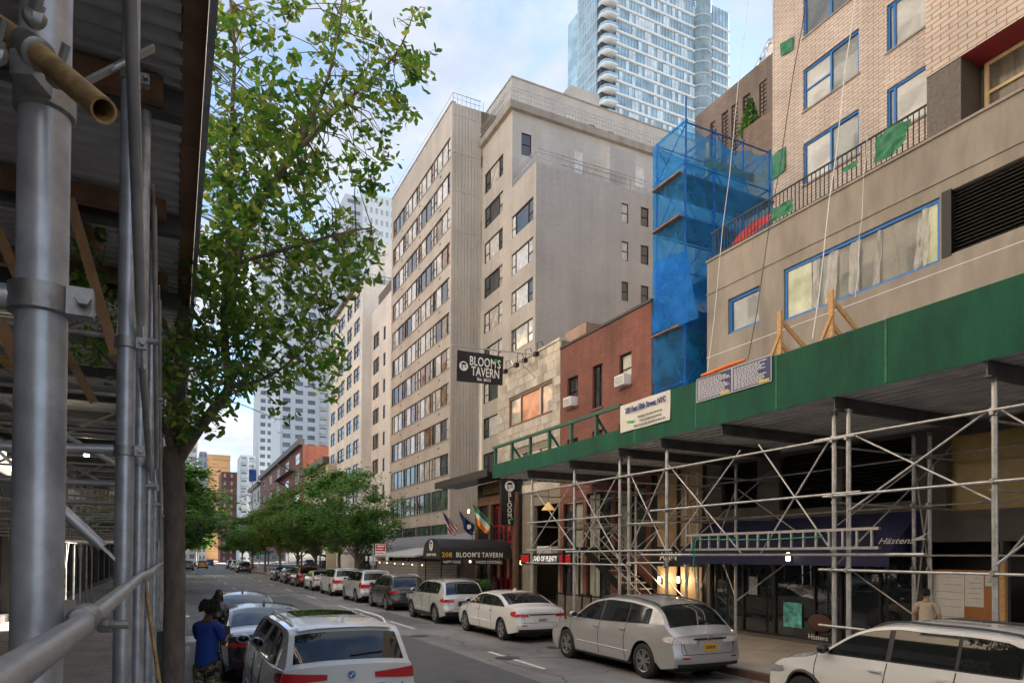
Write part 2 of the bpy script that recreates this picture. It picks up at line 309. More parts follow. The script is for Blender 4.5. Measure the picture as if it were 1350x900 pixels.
# ---------------------------------------------------------------- the setting: ground, road, pavements
XK0, XK1, XF = 0.55, 10.75, 15.75     # kerb faces and the right-hand building line
SW = 0.15
def asphalt():
    m, t, b = nodes('asphalt'); N = t.nodes.new; L = t.links.new
    g = N('ShaderNodeNewGeometry'); mp = N('ShaderNodeMapping'); mp.inputs['Scale'].default_value = (1, 0.12, 1); L(g.outputs['Position'], mp.inputs[0])
    n = N('ShaderNodeTexNoise'); n.inputs['Scale'].default_value = 1.3; n.inputs['Detail'].default_value = 8; n.inputs['Roughness'].default_value = 0.65; L(mp.outputs[0], n.inputs['Vector'])
    n2 = N('ShaderNodeTexNoise'); n2.inputs['Scale'].default_value = 0.5; n2.inputs['Detail'].default_value = 6; L(g.outputs['Position'], n2.inputs['Vector'])
    n3 = N('ShaderNodeTexNoise'); n3.inputs['Scale'].default_value = 90; n3.inputs['Detail'].default_value = 3; L(g.outputs['Position'], n3.inputs['Vector'])
    vo = N('ShaderNodeTexVoronoi'); vo.feature = 'DISTANCE_TO_EDGE'; vo.inputs['Scale'].default_value = 0.45
    nw = N('ShaderNodeTexNoise'); nw.inputs['Scale'].default_value = 1.5; nw.inputs['Detail'].default_value = 5; L(g.outputs['Position'], nw.inputs['Vector'])
    va = N('ShaderNodeVectorMath'); va.operation = 'MULTIPLY_ADD'; L(nw.outputs['Color'], va.inputs[0]); va.inputs[1].default_value = (1.2,1.2,0); L(g.outputs['Position'], va.inputs[2]); L(va.outputs[0], vo.inputs['Vector'])
    ck = N('ShaderNodeMapRange'); ck.inputs['From Min'].default_value = 0.0; ck.inputs['From Max'].default_value = 0.022; ck.inputs['To Min'].default_value = 0.4; ck.inputs['To Max'].default_value = 1; L(vo.outputs['Distance'], ck.inputs['Value'])
    a = N('ShaderNodeMath'); a.operation = 'ADD'; L(n.outputs['Fac'], a.inputs[0]); L(n2.outputs['Fac'], a.inputs[1])
    a2 = N('ShaderNodeMath'); a2.operation = 'MULTIPLY_ADD'; L(n3.outputs['Fac'], a2.inputs[0]); a2.inputs[1].default_value = 0.35; L(a.outputs[0], a2.inputs[2])
    r = N('ShaderNodeValToRGB'); r.color_ramp.elements[0].position = 0.0; r.color_ramp.elements[1].position = 1.0
    r.color_ramp.elements[0].color = (0.085,0.085,0.088,1); r.color_ramp.elements[1].color = (0.26,0.255,0.245,1)
    mr = N('ShaderNodeMapRange'); mr.inputs['From Min'].default_value = 0.8; mr.inputs['From Max'].default_value = 1.55; L(a2.outputs[0], mr.inputs['Value']); L(mr.outputs[0], r.inputs[0])
    mu = N('ShaderNodeVectorMath'); mu.operation = 'SCALE'; L(r.outputs[0], mu.inputs[0]); L(ck.outputs[0], mu.inputs['Scale']); L(mu.outputs[0], b.inputs['Base Color'])
    b.inputs['Roughness'].default_value = 0.72; b.inputs['Specular IOR Level'].default_value = 0.4
    bp = N('ShaderNodeBump'); bp.inputs['Strength'].default_value = 0.5; bp.inputs['Distance'].default_value = 0.006; L(n3.outputs['Fac'], bp.inputs['Height']); L(bp.outputs[0], b.inputs['Normal'])
    return m
ASPH = asphalt(); ASPH_D = mat('fresh_asphalt_patch', (0.08,0.08,0.084), 0.7, 0, 0.3, 2, 0.3, 90, world=True)
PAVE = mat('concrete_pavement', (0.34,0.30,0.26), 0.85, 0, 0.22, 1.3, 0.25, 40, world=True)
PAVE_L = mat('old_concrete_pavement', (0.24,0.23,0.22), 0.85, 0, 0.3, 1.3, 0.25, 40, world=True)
KERB = mat('granite_kerb', (0.22,0.21,0.2), 0.8, 0, 0.3, 4, 0.3, 30)
KERB_R = mat('steel_faced_kerb', (0.20,0.12,0.085), 0.7, 0.3, 0.4, 4, 0.2, 30)
struct('ground', M().quad((-900,-900,-0.05),(900,-900,-0.05),(900,1200,-0.05),(-900,1200,-0.05)), mat('city_ground', (0.12,0.12,0.115), 0.9, world=True))
m = M(); ny = 60
m.grid(lambda a, b: (XK0+(XK1-XK0)*a, -30+330*b, 0.0), 4, ny); struct('road', m, ASPH)
# dark repaired strips, flush sheets 4 mm up
m = M(); m.quad((3.9,2,0.004),(6.6,2,0.004),(6.6,21,0.004),(3.9,20,0.004)); m.quad((4.2,30,0.004),(6.4,30.5,0.004),(6.4,44,0.004),(4.2,43,0.004)); m.quad((7.6,24.0,0.004),(8.6,24.1,0.004),(8.6,30,0.004),(7.6,30,0.004)); m.quad((1.2,26,0.004),(3.0,26.2,0.004),(3.0,38,0.004),(1.2,38,0.004))
struct('asphalt_patch', m, ASPH_D)
LINE = mat('worn_road_paint', (0.55,0.55,0.53), 0.7, 0, 0.35, 6, world=True)
for X, off in ((7.45, 4.2), (4.05, 8.0)):
    for k in range(16):
        y = off+k*9.2
        struct('lane_line', M().box(X-0.06, X+0.06, y, y+3.0, 0.005, 0.009), LINE)
for k in range(3):
    struct('stop_line', M().box(3.2, 5.4, 88+k*1.6, 88.5+k*1.6, 0.005, 0.009), LINE)
# pavements with their slabs and kerb stones
def pavement(name, x0, x1, y0, y1, ys, ye, nx, sl, material, kmat, kx0, kx1):
    o = struct(name, M().box(x0, x1, y0, y1, -0.04, SW-0.012), material)
    wx = (x1-x0)/nx; me = M().box(-wx/2+0.008, wx/2-0.008, -sl/2+0.008, sl/2-0.008, -0.01, 0.012).mesh('slab', material=material)
    k = 0; y = ys
    while y < ye:
        for i in range(nx):
            piece(o, 'slab', me, (x0+wx*(i+0.5), y+sl/2, SW-0.012+random.uniform(-0.0015,0.0015)), (random.uniform(-.001,.001), random.uniform(-.001,.001), 0))
        y += sl
    kb = struct(name.replace('pavement', 'kerb'), M().box(kx0+0.01, kx1-0.01, y0, y1, -0.04, SW-0.01), kmat)
    ks = M().box(kx0, kx1, -1.0, 0.995, -0.05, SW).mesh('kerb_stone', material=kmat); y = 0.0
    while y < 60: piece(kb, 'kerb_stone', ks, (0, y+1, random.uniform(-.004,.004))); y += 2
    return o
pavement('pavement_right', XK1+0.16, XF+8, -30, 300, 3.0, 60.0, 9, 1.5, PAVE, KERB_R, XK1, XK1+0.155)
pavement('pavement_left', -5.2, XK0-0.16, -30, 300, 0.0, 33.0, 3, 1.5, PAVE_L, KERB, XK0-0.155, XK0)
STAIN = mat('oil_stain', (0.03,0.03,0.031), 0.6, 0, 0.4, 8, world=True); rs_ = random.Random(3)
for k in range(26):
    cx_, cy_ = rs_.choice((8.9,9.4,2.0,5.2,6.0)), rs_.uniform(6,60); r_ = rs_.uniform(0.1,0.38); m = M().add([(cx_+r_*rs_.uniform(.5,1)*math.cos(a*0.52), cy_+1.6*r_*rs_.uniform(.5,1)*math.sin(a*0.52), 0.0085) for a in range(12)], [tuple(range(12))]); struct('oil_stain', m, STAIN)
mh = M().lathe((5.4,31.5,0.006), (0,0,1), [(0,0.36),(0.006,0.36)], 24)
single('manhole_cover', mh, mat('cast_iron', (0.06,0.055,0.05), 0.6, 0.5), 'round iron manhole cover set in the travel lane', 'manhole')
for (x_, y_, lb) in ((6.9, 20.5, 'small round iron cover in the lane beside the white saloon'), (3.4, 40, 'round iron cover far along the left lane'), (7.4, 15.2, 'round iron cover in the lane beside the silver crossover')):
    single('manhole_cover', M().lathe((x_,y_,0.006), (0,0,1), [(0,0.3),(0.006,0.3)], 24).lathe((x_,y_,0.0125), (0,0,1), [(0,0.2),(0.003,0.2)], 16), MATS['cast_iron'], lb, 'manhole')
# ---------------------------------------------------------------- left-hand sidewalk shed
XP = -0.21; ZD = 5.6
PY = [yX(XP, u) for u in (50, 163, 182.5, 195.5)]
while PY[-1] < 34: PY.append(PY[-1]+2.05)
shed = thing('sidewalk_shed', 'steel pipe sidewalk shed with corrugated deck over the pavement beside the ginkgo tree', 'scaffold', (XP, 16, SW))
def clamp(t, p, r=0.05, ax=(0,0,1), s=1.0):
    m = M(); p = V(p); m.lathe(p-V(ax)*0.03*s, ax, [(0,r+0.004),(0.002,r+0.014*s),(0.058*s,r+0.014*s),(0.06*s,r+0.004)], 16)
    q = p+V((r+0.012, -0.02, 0)); m.box(q.x-0.012, q.x+0.035*s, q.y-0.02*s, q.y+0.02*s, q.z-0.03*s, q.z+0.03*s)
    m.lathe(q+V((0.015,-0.05*s,0)), (0,1,0), [(0,0.016*s),(0.018*s,0.016*s),(0.018*s,0.009*s),(0.1*s,0.009*s),(0.1*s,0.015*s),(0.115*s,0.015*s)], 6)
    return part(t, 'clamp', m, CAST, 30)
for i, y in enumerate(PY):
    part(shed, 'post', M().tube((XP,y,SW), (XP,y,ZD-0.2), 0.039, 20 if i < 3 else 10), GALV_L, 60)
    part(shed, 'base_plate', M().box(XP-0.09, XP+0.09, y-0.09, y+0.09, SW, SW+0.012), GALV_D)
for y in PY[0::1]:
    part(shed, 'inner_post', M().tube((-3.3,y,SW), (-3.3,y,ZD-0.2), 0.035, 8), GALV_D, 60)
    part(shed, 'cross_beam', M().box(-4.6, 0.02, y-0.05, y+0.05, ZD-0.2, ZD-0.03), DARKBEAM)
# the near fittings seen in front of the camera
y0, y1, y2, y3 = PY[:4]
def at(u, v, D): return CAM + ray(u, v)*(D/FPX)
a, b, c = at(-60, -8, 1.25), at(48, 70, 1.10), at(137, 146, 0.98)
m = M().path([a, b, c], 0.018, 18, cap=False); m.path([a, b, c], 0.0145, 18, cap=False)
n = len(m.v)//2; k = 36
for j in range(18): m.f.append((k+j, k+(j+1)%18, n+k+(j+1)%18, n+k+j))
part(shed, 'tan_pipe_stub', m, RUSTY, 50, label='short tan pipe stub clamped to the nearest post')
d = (c-a).normalized()
m = M().lathe(b-d*0.045, d, [(0,0.019),(0.004,0.025),(0.056,0.025),(0.06,0.019)], 18)
pz = V((XP, y0, b.z+0.0)); m.lathe(pz-V((0,0,0.05)), (0,0,1), [(0,0.04),(0.004,0.046),(0.06,0.046),(0.064,0.04)], 18)
m.beam(b-V((0.02,0,0.02)), pz+V((0.0,-0.04,-0.02)), 0.035, 0.04)
for o_ in ((0.0,-0.02,0.045),(0.03,-0.01,-0.035),(-0.05,-0.02,-0.03)):
    q = b+V(o_); m.lathe(q, (0.3,-0.5,0.8), [(0,0.012),(0.02,0.012),(0.02,0.007),(0.05,0.007)], 6); m.ball(q, 0.018, 0.014, 0.02)
part(shed, 'swivel_clamp', m, CAST, 35)
z385 = onX(XP, 50, 388).z; clamp(shed, (XP, y0, z385), 0.039, s=0.8)
clamp(shed, (XP, y1, onX(XP,163,435).z), 0.039, s=0.85); clamp(shed, (XP, y1, onX(XP,163,590).z), 0.039, s=0.8); clamp(shed, (XP, y1, onX(XP,170,85).z), 0.039, s=0.8)
for yy in PY[2:9]:
    clamp(shed, (XP, yy, 3.1), 0.039, s=0.85); clamp(shed, (XP, yy, 2.35), 0.039, s=0.85)
# long rail and ledgers along the street
XR = XP+0.07; zr = onX(XR, 60, 850).z
pts = [(XR, -0.6, zr+0.01)]+[(XR, y, zr+random.uniform(-.012,.012)) for y in PY]
part(shed, 'rail', M().path(pts, 0.0195, 14), GALV, 60)
part(shed, 'rail_coupler', M().lathe((XR, y0-0.05, zr), (0,1,0), [(0,0.0195),(0.004,0.025),(0.07,0.025),(0.074,0.0195)], 14), CAST, 35)
m = M().lathe((XR+0.02, y0+0.02, zr-0.015), (1,-0.25,0), [(0,0.014),(0.02,0.014),(0.02,0.008),(0.05,0.008)], 8); part(shed, 'rail_bolt', m, CAST, 35)
def flat_brace(p, q, r=0.021, name='brace', material=GALV):
    p, q = V(p), V(q); d = (q-p).normalized()
    m = M().path([p+d*0.1, p+d*0.17, q-d*0.17, q-d*0.1], [r*0.9, r, r, r*0.9], 10)
    m.beam(p-d*0.03, p+d*0.12, 0.045, 0.012, (1,0,0)); m.beam(q-d*0.12, q+d*0.03, 0.045, 0.012, (1,0,0))
    return part(shed, name, m, material, 50)
XB = XP+0.06
flat_brace((XB, y0+0.25, 4.95), (XB, y1+0.03, onX(XB,183,425).z), 0.022)
flat_brace((XB, y1+0.05, onX(XB,182,440).z), (XB, y2+0.1, onX(XB,196,620).z), 0.018)
flat_brace((XB, y2, 4.9), (XB, y3, 3.2), 0.018)
for i in range(3, 9):
    flat_brace((XB, PY[i], 4.9 if i % 2 else 2.6), (XB, PY[i+1], 2.6 if i % 2 else 4.9), 0.018)
flat_brace(onY(y1, 0, 596), onY(y1, 158, 742), 0.026)
flat_brace(onY(y1-0.03, 196, 67), onY(y1-0.03, 120, 105), 0.018)
part(shed, 'ledger', M().tube(onY(y1, -60, 586), onY(y1, 152, 592), 0.022, 10), GALV, 60)
part(shed, 'ledger', M().tube((-3.4, y0, z385), (XP, y0, z385), 0.022, 10), GALV, 60)
part(shed, 'kicker', M().tube((XP+0.02, y2+0.25, zr), (XP+0.35, y2-0.4, SW+0.05), 0.014, 8), RUSTY, 60)
for i in range(2, len(PY)-1):
    y = PY[i]
    for z in (2.95, 3.9): part(shed, 'ledger', M().tube((-3.4, y, z), (XP+0.1, y, z), 0.02, 7), GALV_D, 60)
    a0, a1 = (3.0, 4.8) if i % 2 else (4.8, 3.0)
    part(shed, 'brace', M().tube((-3.3, y, a0), (XP, y, a1), 0.018, 6), GALV_D, 60)
    part(shed, 'brace', M().tube((-3.3, y, 2.0 if i % 2 else 4.6), (-3.3, PY[i+1], 4.6 if i % 2 else 2.0), 0.018, 6), GALV_D, 60)
for z in (2.9, 4.1, 4.9):
    part(shed, 'inner_rail', M().tube((-3.3, 0, z), (-3.3, PY[-1], z), 0.02, 7), GALV_D, 60)
# corrugated deck, wood edge, steel edge, parapet
m = M(); p = 0.152; y = -1.5; prof = []
while y < PY[-1]+0.5:
    prof += [(y, 0), (y+0.045, 0), (y+0.065, 0.042), (y+0.115, 0.042), (y+0.13, 0)]; y += p
for i in range(len(prof)-1):
    (ya, za_), (yb, zb) = prof[i], prof[i+1]; m.quad((-4.65,ya,ZD+za_),(0.01,ya,ZD+za_),(0.01,yb,ZD+zb),(-4.65,yb,ZD+zb))
part(shed, 'corrugated_deck', m, DECK)
y = -1.5; k = 0
while y < PY[-1]:
    part(shed, 'edge_plank', M().box(0.0, 0.138, y, y+1.195, ZD+0.002*(k % 2), ZD+0.05), WOOD_D); y += 1.2; k += 1
part(shed, 'edge_channel', M().box(0.142, 0.182, -1.5, PY[-1]+0.5, ZD-0.05, ZD+0.2), GALV_L)
y = -1.5
while y < PY[-1]:
    part(shed, 'parapet_panel', M().box(0.15, 0.17, y+0.003, y+2.437, ZD+0.205, ZD+0.55), GREEN); y += 2.44
for (y, dx_) in ((2.3,0),(3.9,0.1),(5.5,0.0),(7.2,0.1),(9,0)):
    part(shed, 'timber_brace', M().beam((-2.6+dx_, y, ZD-0.08), (-1.2+dx_, y+0.2, ZD-1.5), 0.045, 0.09), WOOD)
    part(shed, 'timber_joist', M().box(-4.4, -0.1, y-0.6, y-0.51, ZD-0.18, ZD-0.03), WOOD_D)
for y in (9.5, 15.5, 22):
    l = part(shed, 'work_light', M().lathe((-2.2,y,ZD-0.42), (0,0,1), [(0,0.03),(0.02,0.07),(0.12,0.05),(0.2,0.03)], 10), mat('lit_bulb', (1,0.9,0.7), 0.4, var=0, emis=((1,0.86,0.6), 6)))
for (Yq,a,b) in ((5.0,(92,262),(152,468)),(5.2,(-10,290),(40,400)),(6.2,(82,455),(124,530)),(7.5,(95,250),(128,330)),(4.2,(0,425),(30,490))):
    part(shed, 'timber_brace', M().beam(onY(Yq,*a), onY(Yq,*b), 0.03, 0.06), mat('old_lumber',(0.30,0.17,0.08),0.75,0,0.3,6))
# things on the pavement under the shed
af = thing('a_frame_sign', 'pale grey folding pavement sign standing under the left sidewalk shed', 'sign', onZ(SW, 84, 835))
p0 = BASE[af]
for sgn in (-1, 1):
    m = M().prism([p0+V((-0.3, sgn*0.25, 0)), p0+V((0.3, sgn*0.25, 0)), p0+V((0.3, sgn*0.02, 1.0)), p0+V((-0.3, sgn*0.02, 1.0))], (0, 0.02*sgn, 0)); part(af, 'panel', m, mat('pale_sign_board', (0.5,0.55,0.57), 0.5))
hb = M().box(-2.0,-0.75, 3.6, 4.9, SW, SW+0.03); single('cellar_hatch', hb, BLACKM, 'black steel cellar hatch flush with the left pavement', 'hatch')
bin_ = thing('litter_bin', 'grey metal litter bin at the kerb behind the ginkgo trunk', 'bin', (0.2, 13.2, SW))
part(bin_, 'body', M().lathe((0.2,13.2,SW), (0,0,1), [(0,0.22),(0.05,0.24),(0.75,0.26),(0.8,0.25)], 16), GALV, 40); part(bin_, 'lid', M().lathe((0.2,13.2,SW+0.8), (0,0,1), [(0,0.27),(0.06,0.26),(0.12,0.15),(0.13,0.05)], 16), GALV_D, 40)
ut = M().box(-0.3,0.05, 10.6, 11.3, SW, SW+1.25); ut.box(-0.33,0.08,10.57,11.33,SW+1.25,SW+1.3)
single('utility_cabinet', ut, mat('teal_grey_cabinet', (0.06,0.09,0.1), 0.5), 'dark teal utility cabinet behind the left shed posts', 'cabinet')
# ---------------------------------------------------------------- left-hand buildings (behind the shed and beyond; the right side's windows mirror them)
def left_building(y0, y1, h, material, label, rows, cols, wmat, gf=5.4):
    X = -5.2; t = thing('apartment_building', label, 'building', (X-6, (y0+y1)/2, 0), 'buildings along the left side')
    holes = []; fh = (h-gf-1.2)/rows; cw = (y1-y0)/cols
    for r_ in range(rows):
        for c_ in range(cols): holes.append((y0+cw*(c_+0.22), y0+cw*(c_+0.78), gf+fh*r_+0.9, gf+fh*r_+0.9+fh*0.55))
    m = M().wall('x', X, y0, y1, gf, h, holes, 0.18, sgn=1); m.wall('y', y0, X-12, X, 0, h, (), sgn=-1); m.wall('y', y1, X-12, X, 0, h, (), sgn=1)
    part(t, 'wall', m, material); part(t, 'roof', M().box(X-12, X+0.15, y0, y1, h, h+0.5), CONC)
    wm = M().box(-0.05,0, -cw*0.28, cw*0.28, -fh*0.275, fh*0.275); wm.box(0,0.03,-0.03,0.03,-fh*0.275,fh*0.275); wm.box(0,0.03,-cw*0.28,cw*0.28,-0.03,0.03); me = wm.mesh('window', material=wmat)
    for hh in holes: piece(t, 'window', me, (X-0.13, (hh[0]+hh[1])/2, (hh[2]+hh[3])/2))
    # shopfront
    n = max(2, int((y1-y0)/4)); s = (y1-y0)/n; m = M()
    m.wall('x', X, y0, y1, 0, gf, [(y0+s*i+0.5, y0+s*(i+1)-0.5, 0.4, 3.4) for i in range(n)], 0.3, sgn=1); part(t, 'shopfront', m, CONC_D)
    for i in range(n): part(t, 'shop_window', M().box(X-0.35, X-0.25, y0+s*i+0.5, y0+s*(i+1)-0.5, 0.4, 3.4), SHOPGLASS)
    return t
left_building(-30, 30, 34, brickmat('left_tan_brick', (0.42,0.33,0.24), (0.36,0.28,0.2), (0.3,0.27,0.23)), 'tan brick building behind the left sidewalk shed', 9, 14, PANE_SKY)
left_building(30.2, 56, 44, brickmat('left_white_brick', (0.62,0.59,0.54), (0.56,0.53,0.49), (0.45,0.43,0.4)), 'white brick building beyond the left sidewalk shed', 14, 7, PANE_SKY)
left_building(56.2, 80, 30, brickmat('left_orange_brick', (0.50,0.22,0.10), (0.42,0.18,0.09), (0.35,0.3,0.25)), 'orange brick building further along the left pavement', 8, 7, PANE_SKY)
left_building(80.2, 130, 38, brickmat('left_cream_brick', (0.55,0.47,0.36), (0.5,0.42,0.33), (0.4,0.36,0.3)), 'cream brick building farthest along the left pavement', 11, 12, PANE_SKY)
# ---------------------------------------------------------------- windows with real frames and panes
WC = {}
def window(t, ax, c, a0, a1, z0, z1, cols=(0,1), sash=(0,), fm=None, panes=None, fw=0.05, rec=0.12, name='window', rail=0.5, sgn=-1):
    W, Hh = round(a1-a0,2), round(z1-z0,2); fm = fm or FRAME_D; panes = panes or [PANE_SKY]
    s = -sgn
    def B(m, a, b, d0, d1, za_, zb):
        d0, d1 = sorted((d0*s, d1*s))
        return m.box(d0,d1,a,b,za_,zb) if ax == 'x' else m.box(a,b,d0,d1,za_,zb)
    key = (ax, W, Hh, cols, sash, fm.name, fw, rail, sgn)
    if key not in WC:
        m = M(); ed = [-W/2+W*k for k in cols]
        B(m,-W/2,W/2,-0.05,0.03,-Hh/2,-Hh/2+fw); B(m,-W/2,W/2,-0.05,0.03,Hh/2-fw,Hh/2)
        for e in ed: e_ = min(max(e,-W/2+fw/2),W/2-fw/2); B(m,e_-fw/2,e_+fw/2,-0.048,0.028,-Hh/2+fw,Hh/2-fw)
        for i in sash: B(m,ed[i]+fw/2,ed[i+1]-fw/2,-0.04,0.02,-Hh/2+Hh*rail-fw*0.4,-Hh/2+Hh*rail+fw*0.4)
        WC[key] = m.mesh(name, material=fm)
    loc = (c+s*rec, (a0+a1)/2, (z0+z1)/2) if ax == 'x' else ((a0+a1)/2, c+s*rec, (z0+z1)/2)
    o = piece(t, name, WC[key], loc)
    for i in range(len(cols)-1):
        pm = random.choice(panes); k2 = key+(i, pm.name)
        if k2 not in WC:
            m = M(); B(m, -W/2+W*cols[i], -W/2+W*cols[i+1], 0.005, 0.015, -Hh/2+0.01, Hh/2-0.01); WC[k2] = m.mesh('pane', material=pm)
        sub(o, 'pane', WC[k2]).rotation_euler = (random.uniform(-.006,.006), random.uniform(-.006,.006), random.uniform(-.006,.006))
    return o
def bars(t, name, ax, c, a0, a1, z0, z1, n, material, th=0.05, tilt=0.6):
    """n horizontal louvre slats, each its own piece"""
    h = (z1-z0)/n; W = a1-a0; m = M()
    if ax == 'x': m.beam((0,-W/2,0),(0,W/2,0), h*1.1, 0.012)
    else: m.beam((-W/2,0,0),(W/2,0,0), h*1.1, 0.012)
    me = m.mesh(name, material=material)
    for i in range(n):
        loc = (c,(a0+a1)/2,z0+h*(i+0.5)) if ax == 'x' else ((a0+a1)/2,c,z0+h*(i+0.5))
        piece(t, name, me, loc, (0,-tilt,0) if ax == 'x' else (tilt,0,0))
def cloth(t, name, corners, material, sag=0.05, n=8, seed=1):
    rr = random.Random(seed); a,b,c,d = [V(p) for p in corners]; ph = [rr.uniform(0,6) for _ in range(6)]; nrm = (b-a).cross(d-a).normalized()
    def fn(i,j):
        p = (a*(1-i)+b*i)*(1-j)+(d*(1-i)+c*i)*j
        return p+nrm*sag*(math.sin(7*i+3*j+ph[0])+0.6*math.sin(11*j-5*i+ph[1])+0.4*math.sin(17*i+ph[2]))
    m = M().grid(fn, n, n); k = len(m.v); m.grid(lambda i,j: fn(i,j)+nrm*0.004, n, n)
    return part(t, name, m, material, 60) if t else m
def holeX(X, u0, u1, z0, z1): a, b = sorted((yX(X,u0), yX(X,u1))); return (a, b, z0, z1)
# ---------------------------------------------------------------- the corner hotel under renovation
HB = brickmat('pale_iron_spot_brick', (0.60,0.53,0.47), (0.53,0.46,0.40), (0.33,0.22,0.17), 0.40, 0.125, 0.016, 0.75, 0.18, 0.5)
XU = 21.74; YE = 17.36; ZB = 12.3
ht = thing('renovated_building', 'pale brick building with concrete base, filmed windows and louvres above the green shed', 'building', (XF+5, 5, 0))
strip = holeX(XF, 1033, 1240, 9.36, 10.87); smallw = holeX(XF, 959, 1001, 9.62, 10.75); louv = holeX(XF, 1250, 1420, 9.44, 10.9)
m = M().wall('x', XF, -25, YE, 5.55, ZB, [strip, smallw, louv], 0.25); m.wall('y', YE, XF, 34, 0, ZB, (), sgn=1); m.quad((XF,-25,ZB),(XU,-25,ZB),(XU,YE,ZB),(XF,YE,ZB))
part(ht, 'base_wall', m, CONC)
for z, h, pr in ((11.2,0.05,0.03),(9.12,0.015,0.008),(ZB-0.02,0.06,0.05)):
    part(ht, 'string_course', M().box(XF-pr, XF+0.02, -25, YE+0.02, z, z+h), CONC if pr > 0.02 else WHITE)
window(ht, 'x', XF, *smallw, cols=(0,1), sash=(), fm=BLUETAPE, panes=[PANE_FILM2], fw=0.09, rec=0.13)
window(ht, 'x', XF, *strip, cols=(0,1), sash=(), fm=BLUETAPE, panes=[PANE_FILM2], fw=0.08, rec=0.1)
FPW = mat('filmed_pale_wall', (0.40,0.43,0.28), 0.25, 0, 0.3, 2, 0.5, 5, coat=0.5)
for f0, f1 in ((0.015,0.2),(0.9,0.985)): part(ht, 'pale_panel_behind_glass', M().box(XF+0.085, XF+0.1, strip[1]+(strip[0]-strip[1])*f1, strip[1]+(strip[0]-strip[1])*f0, strip[2]+0.08, strip[3]-0.08), FPW)
for i, (f0, f1) in enumerate(((0.2,0.26),(0.3,0.38),(0.46,0.53),(0.62,0.66),(0.86,0.93))):
    y_ = strip[1]+(strip[0]-strip[1])*f0; y__ = strip[1]+(strip[0]-strip[1])*f1
    cloth(ht, 'plastic_film', [(XF+0.06,y_,strip[2]+0.05),(XF+0.06,y__,strip[2]+0.05),(XF+0.06,y__-0.05,strip[3]-0.1),(XF+0.06,y_-0.1,strip[3]-0.1)], mat('loose_plastic_film', (0.6,0.6,0.57), 0.2, 0, 0.3, 6, coat=0.5, alpha=0.32), 0.03, 10, i)
bars(ht, 'louvre_slat', 'x', XF+0.12, louv[0], louv[1], louv[2]+0.04, louv[3]-0.04, 16, mat('dark_louvre', (0.05,0.045,0.04), 0.5, 0.3))
part(ht, 'louvre_frame', M().box(XF-0.02,XF+0.2,louv[1]-0.1,louv[1]+0.12,louv[2]-0.03,louv[3]+0.03).box(XF+0.22,XF+0.24,louv[0],louv[1],louv[2],louv[3]), BLACKM)
# setback upper wall and the flush bay
YC = yX(XU, 1018); YB = yX(XF, 1222); holes = []
c1 = sorted((yX(XU,1059), yX(XU,1133))); c2 = sorted((yX(XU,1170), yX(XU,1250))); c3 = (c1[1]+40, c1[1]+41)
for k in range(5):
    z = 14.07+2.9*k
    holes += [(c1[0], c1[1], z, z+1.62), (c2[0], c2[1], z, z+1.62)]
m = M().wall('x', XU, -25, YC, ZB, 29, holes, 0.22); m.wall('y', YC, XU, 40, 0, 29, (), sgn=1); m.wall('y', -25, XF, 40, 0, 29, ()); m.quad((XU,-25,29),(40,-25,29),(40,YC,29),(XU,YC,29)); m.wall('x', 40, -25, YC, 0, 29, (), sgn=1)
part(ht, 'upper_wall', m, HB)
for i, h in enumerate(holes):
    if h[2] > 32: window(ht, 'x', XU, *h, cols=(0,0.5,1), sash=(0,1), fm=FRAME_D, panes=[PANE_SKY], rec=0.13)
    else: window(ht, 'x', XU, *h, cols=(0,0.5,1) if i % 2 == 0 else (0,0.88,1), sash=(1,) if i % 4 == 0 else (), fm=BLUETAPE, panes=[PANE_FILM, PANE_FILM2], fw=0.08, rec=0.11)
    part(ht, 'sill', M().box(XU-0.05, XU+0.2, h[0]-0.05, h[1]+0.05, h[2]-0.07, h[2]-0.003), CONC)
ZR = 13.83; yp = yX(XF, 1268)
m = M().wall('x', XF, -25, YB, ZR, 29, [(YB-4.2-5*k, YB-1.6-5*k, 15.0+2.9*j, 16.7+2.9*j) for k in range(2) for j in range(3)], 0.2); m.wall('y', YB, XF, XU, ZR, 29, (), sgn=1); m.quad((XF,-25,29),(XU,-25,29),(XU,YB,29),(XF,YB,29))
part(ht, 'bay_wall', m, HB)
for k in range(2):
    for j in range(3): window(ht, 'x', XF, YB-4.2-5*k, YB-1.6-5*k, 15.0+2.9*j, 16.7+2.9*j, cols=(0,0.5,1), sash=(0,1), panes=[PANE_FILM2])
part(ht, 'red_soffit', M().quad((XF,-25,ZR+0.004),(XF,YB,ZR+0.004),(XF+1.1,YB,ZR-0.01),(XF+1.1,-25,ZR-0.01)), REDFAB)
part(ht, 'granite_pilaster', M().box(XF+0.02, XF+0.9, yp, YB-0.01, ZB+0.06, ZR), mat('dark_granite', (0.085,0.07,0.06), 0.5, 0, 0.5, 14, world=True))
wx = XF+0.75
for k in range(5):
    window(ht, 'x', wx, yp-0.12-2.3*(k+1), yp-0.12-2.3*k, ZB+0.1, ZR-0.02, cols=(0,0.5,1), sash=(0,1), fm=mat('cream_window_frame', (0.55,0.42,0.24), 0.5), panes=[mat('pane_over_curtain_folds', (0.12,0.11,0.095), 0.05, 0, 0.5, 4, streak=0.1)], fw=0.09, rec=0.0)
part(ht, 'bay_back', M().box(wx+0.05, wx+0.1, -25, YB, ZB, ZR), CONC_D)
# terrace railing
for z in (ZB+0.12, ZB+0.95): part(ht, 'terrace_rail', M().box(XF+0.1, XF+0.14, YB, YE-0.05, z, z+0.04), BLACKM)
me = M().box(-0.01,0.01,-0.01,0.01,0,0.8).mesh('baluster', material=BLACKM); y = YB+0.1
while y < YE: piece(ht, 'baluster', me, (XF+0.12, y, ZB+0.15)); y += 0.14
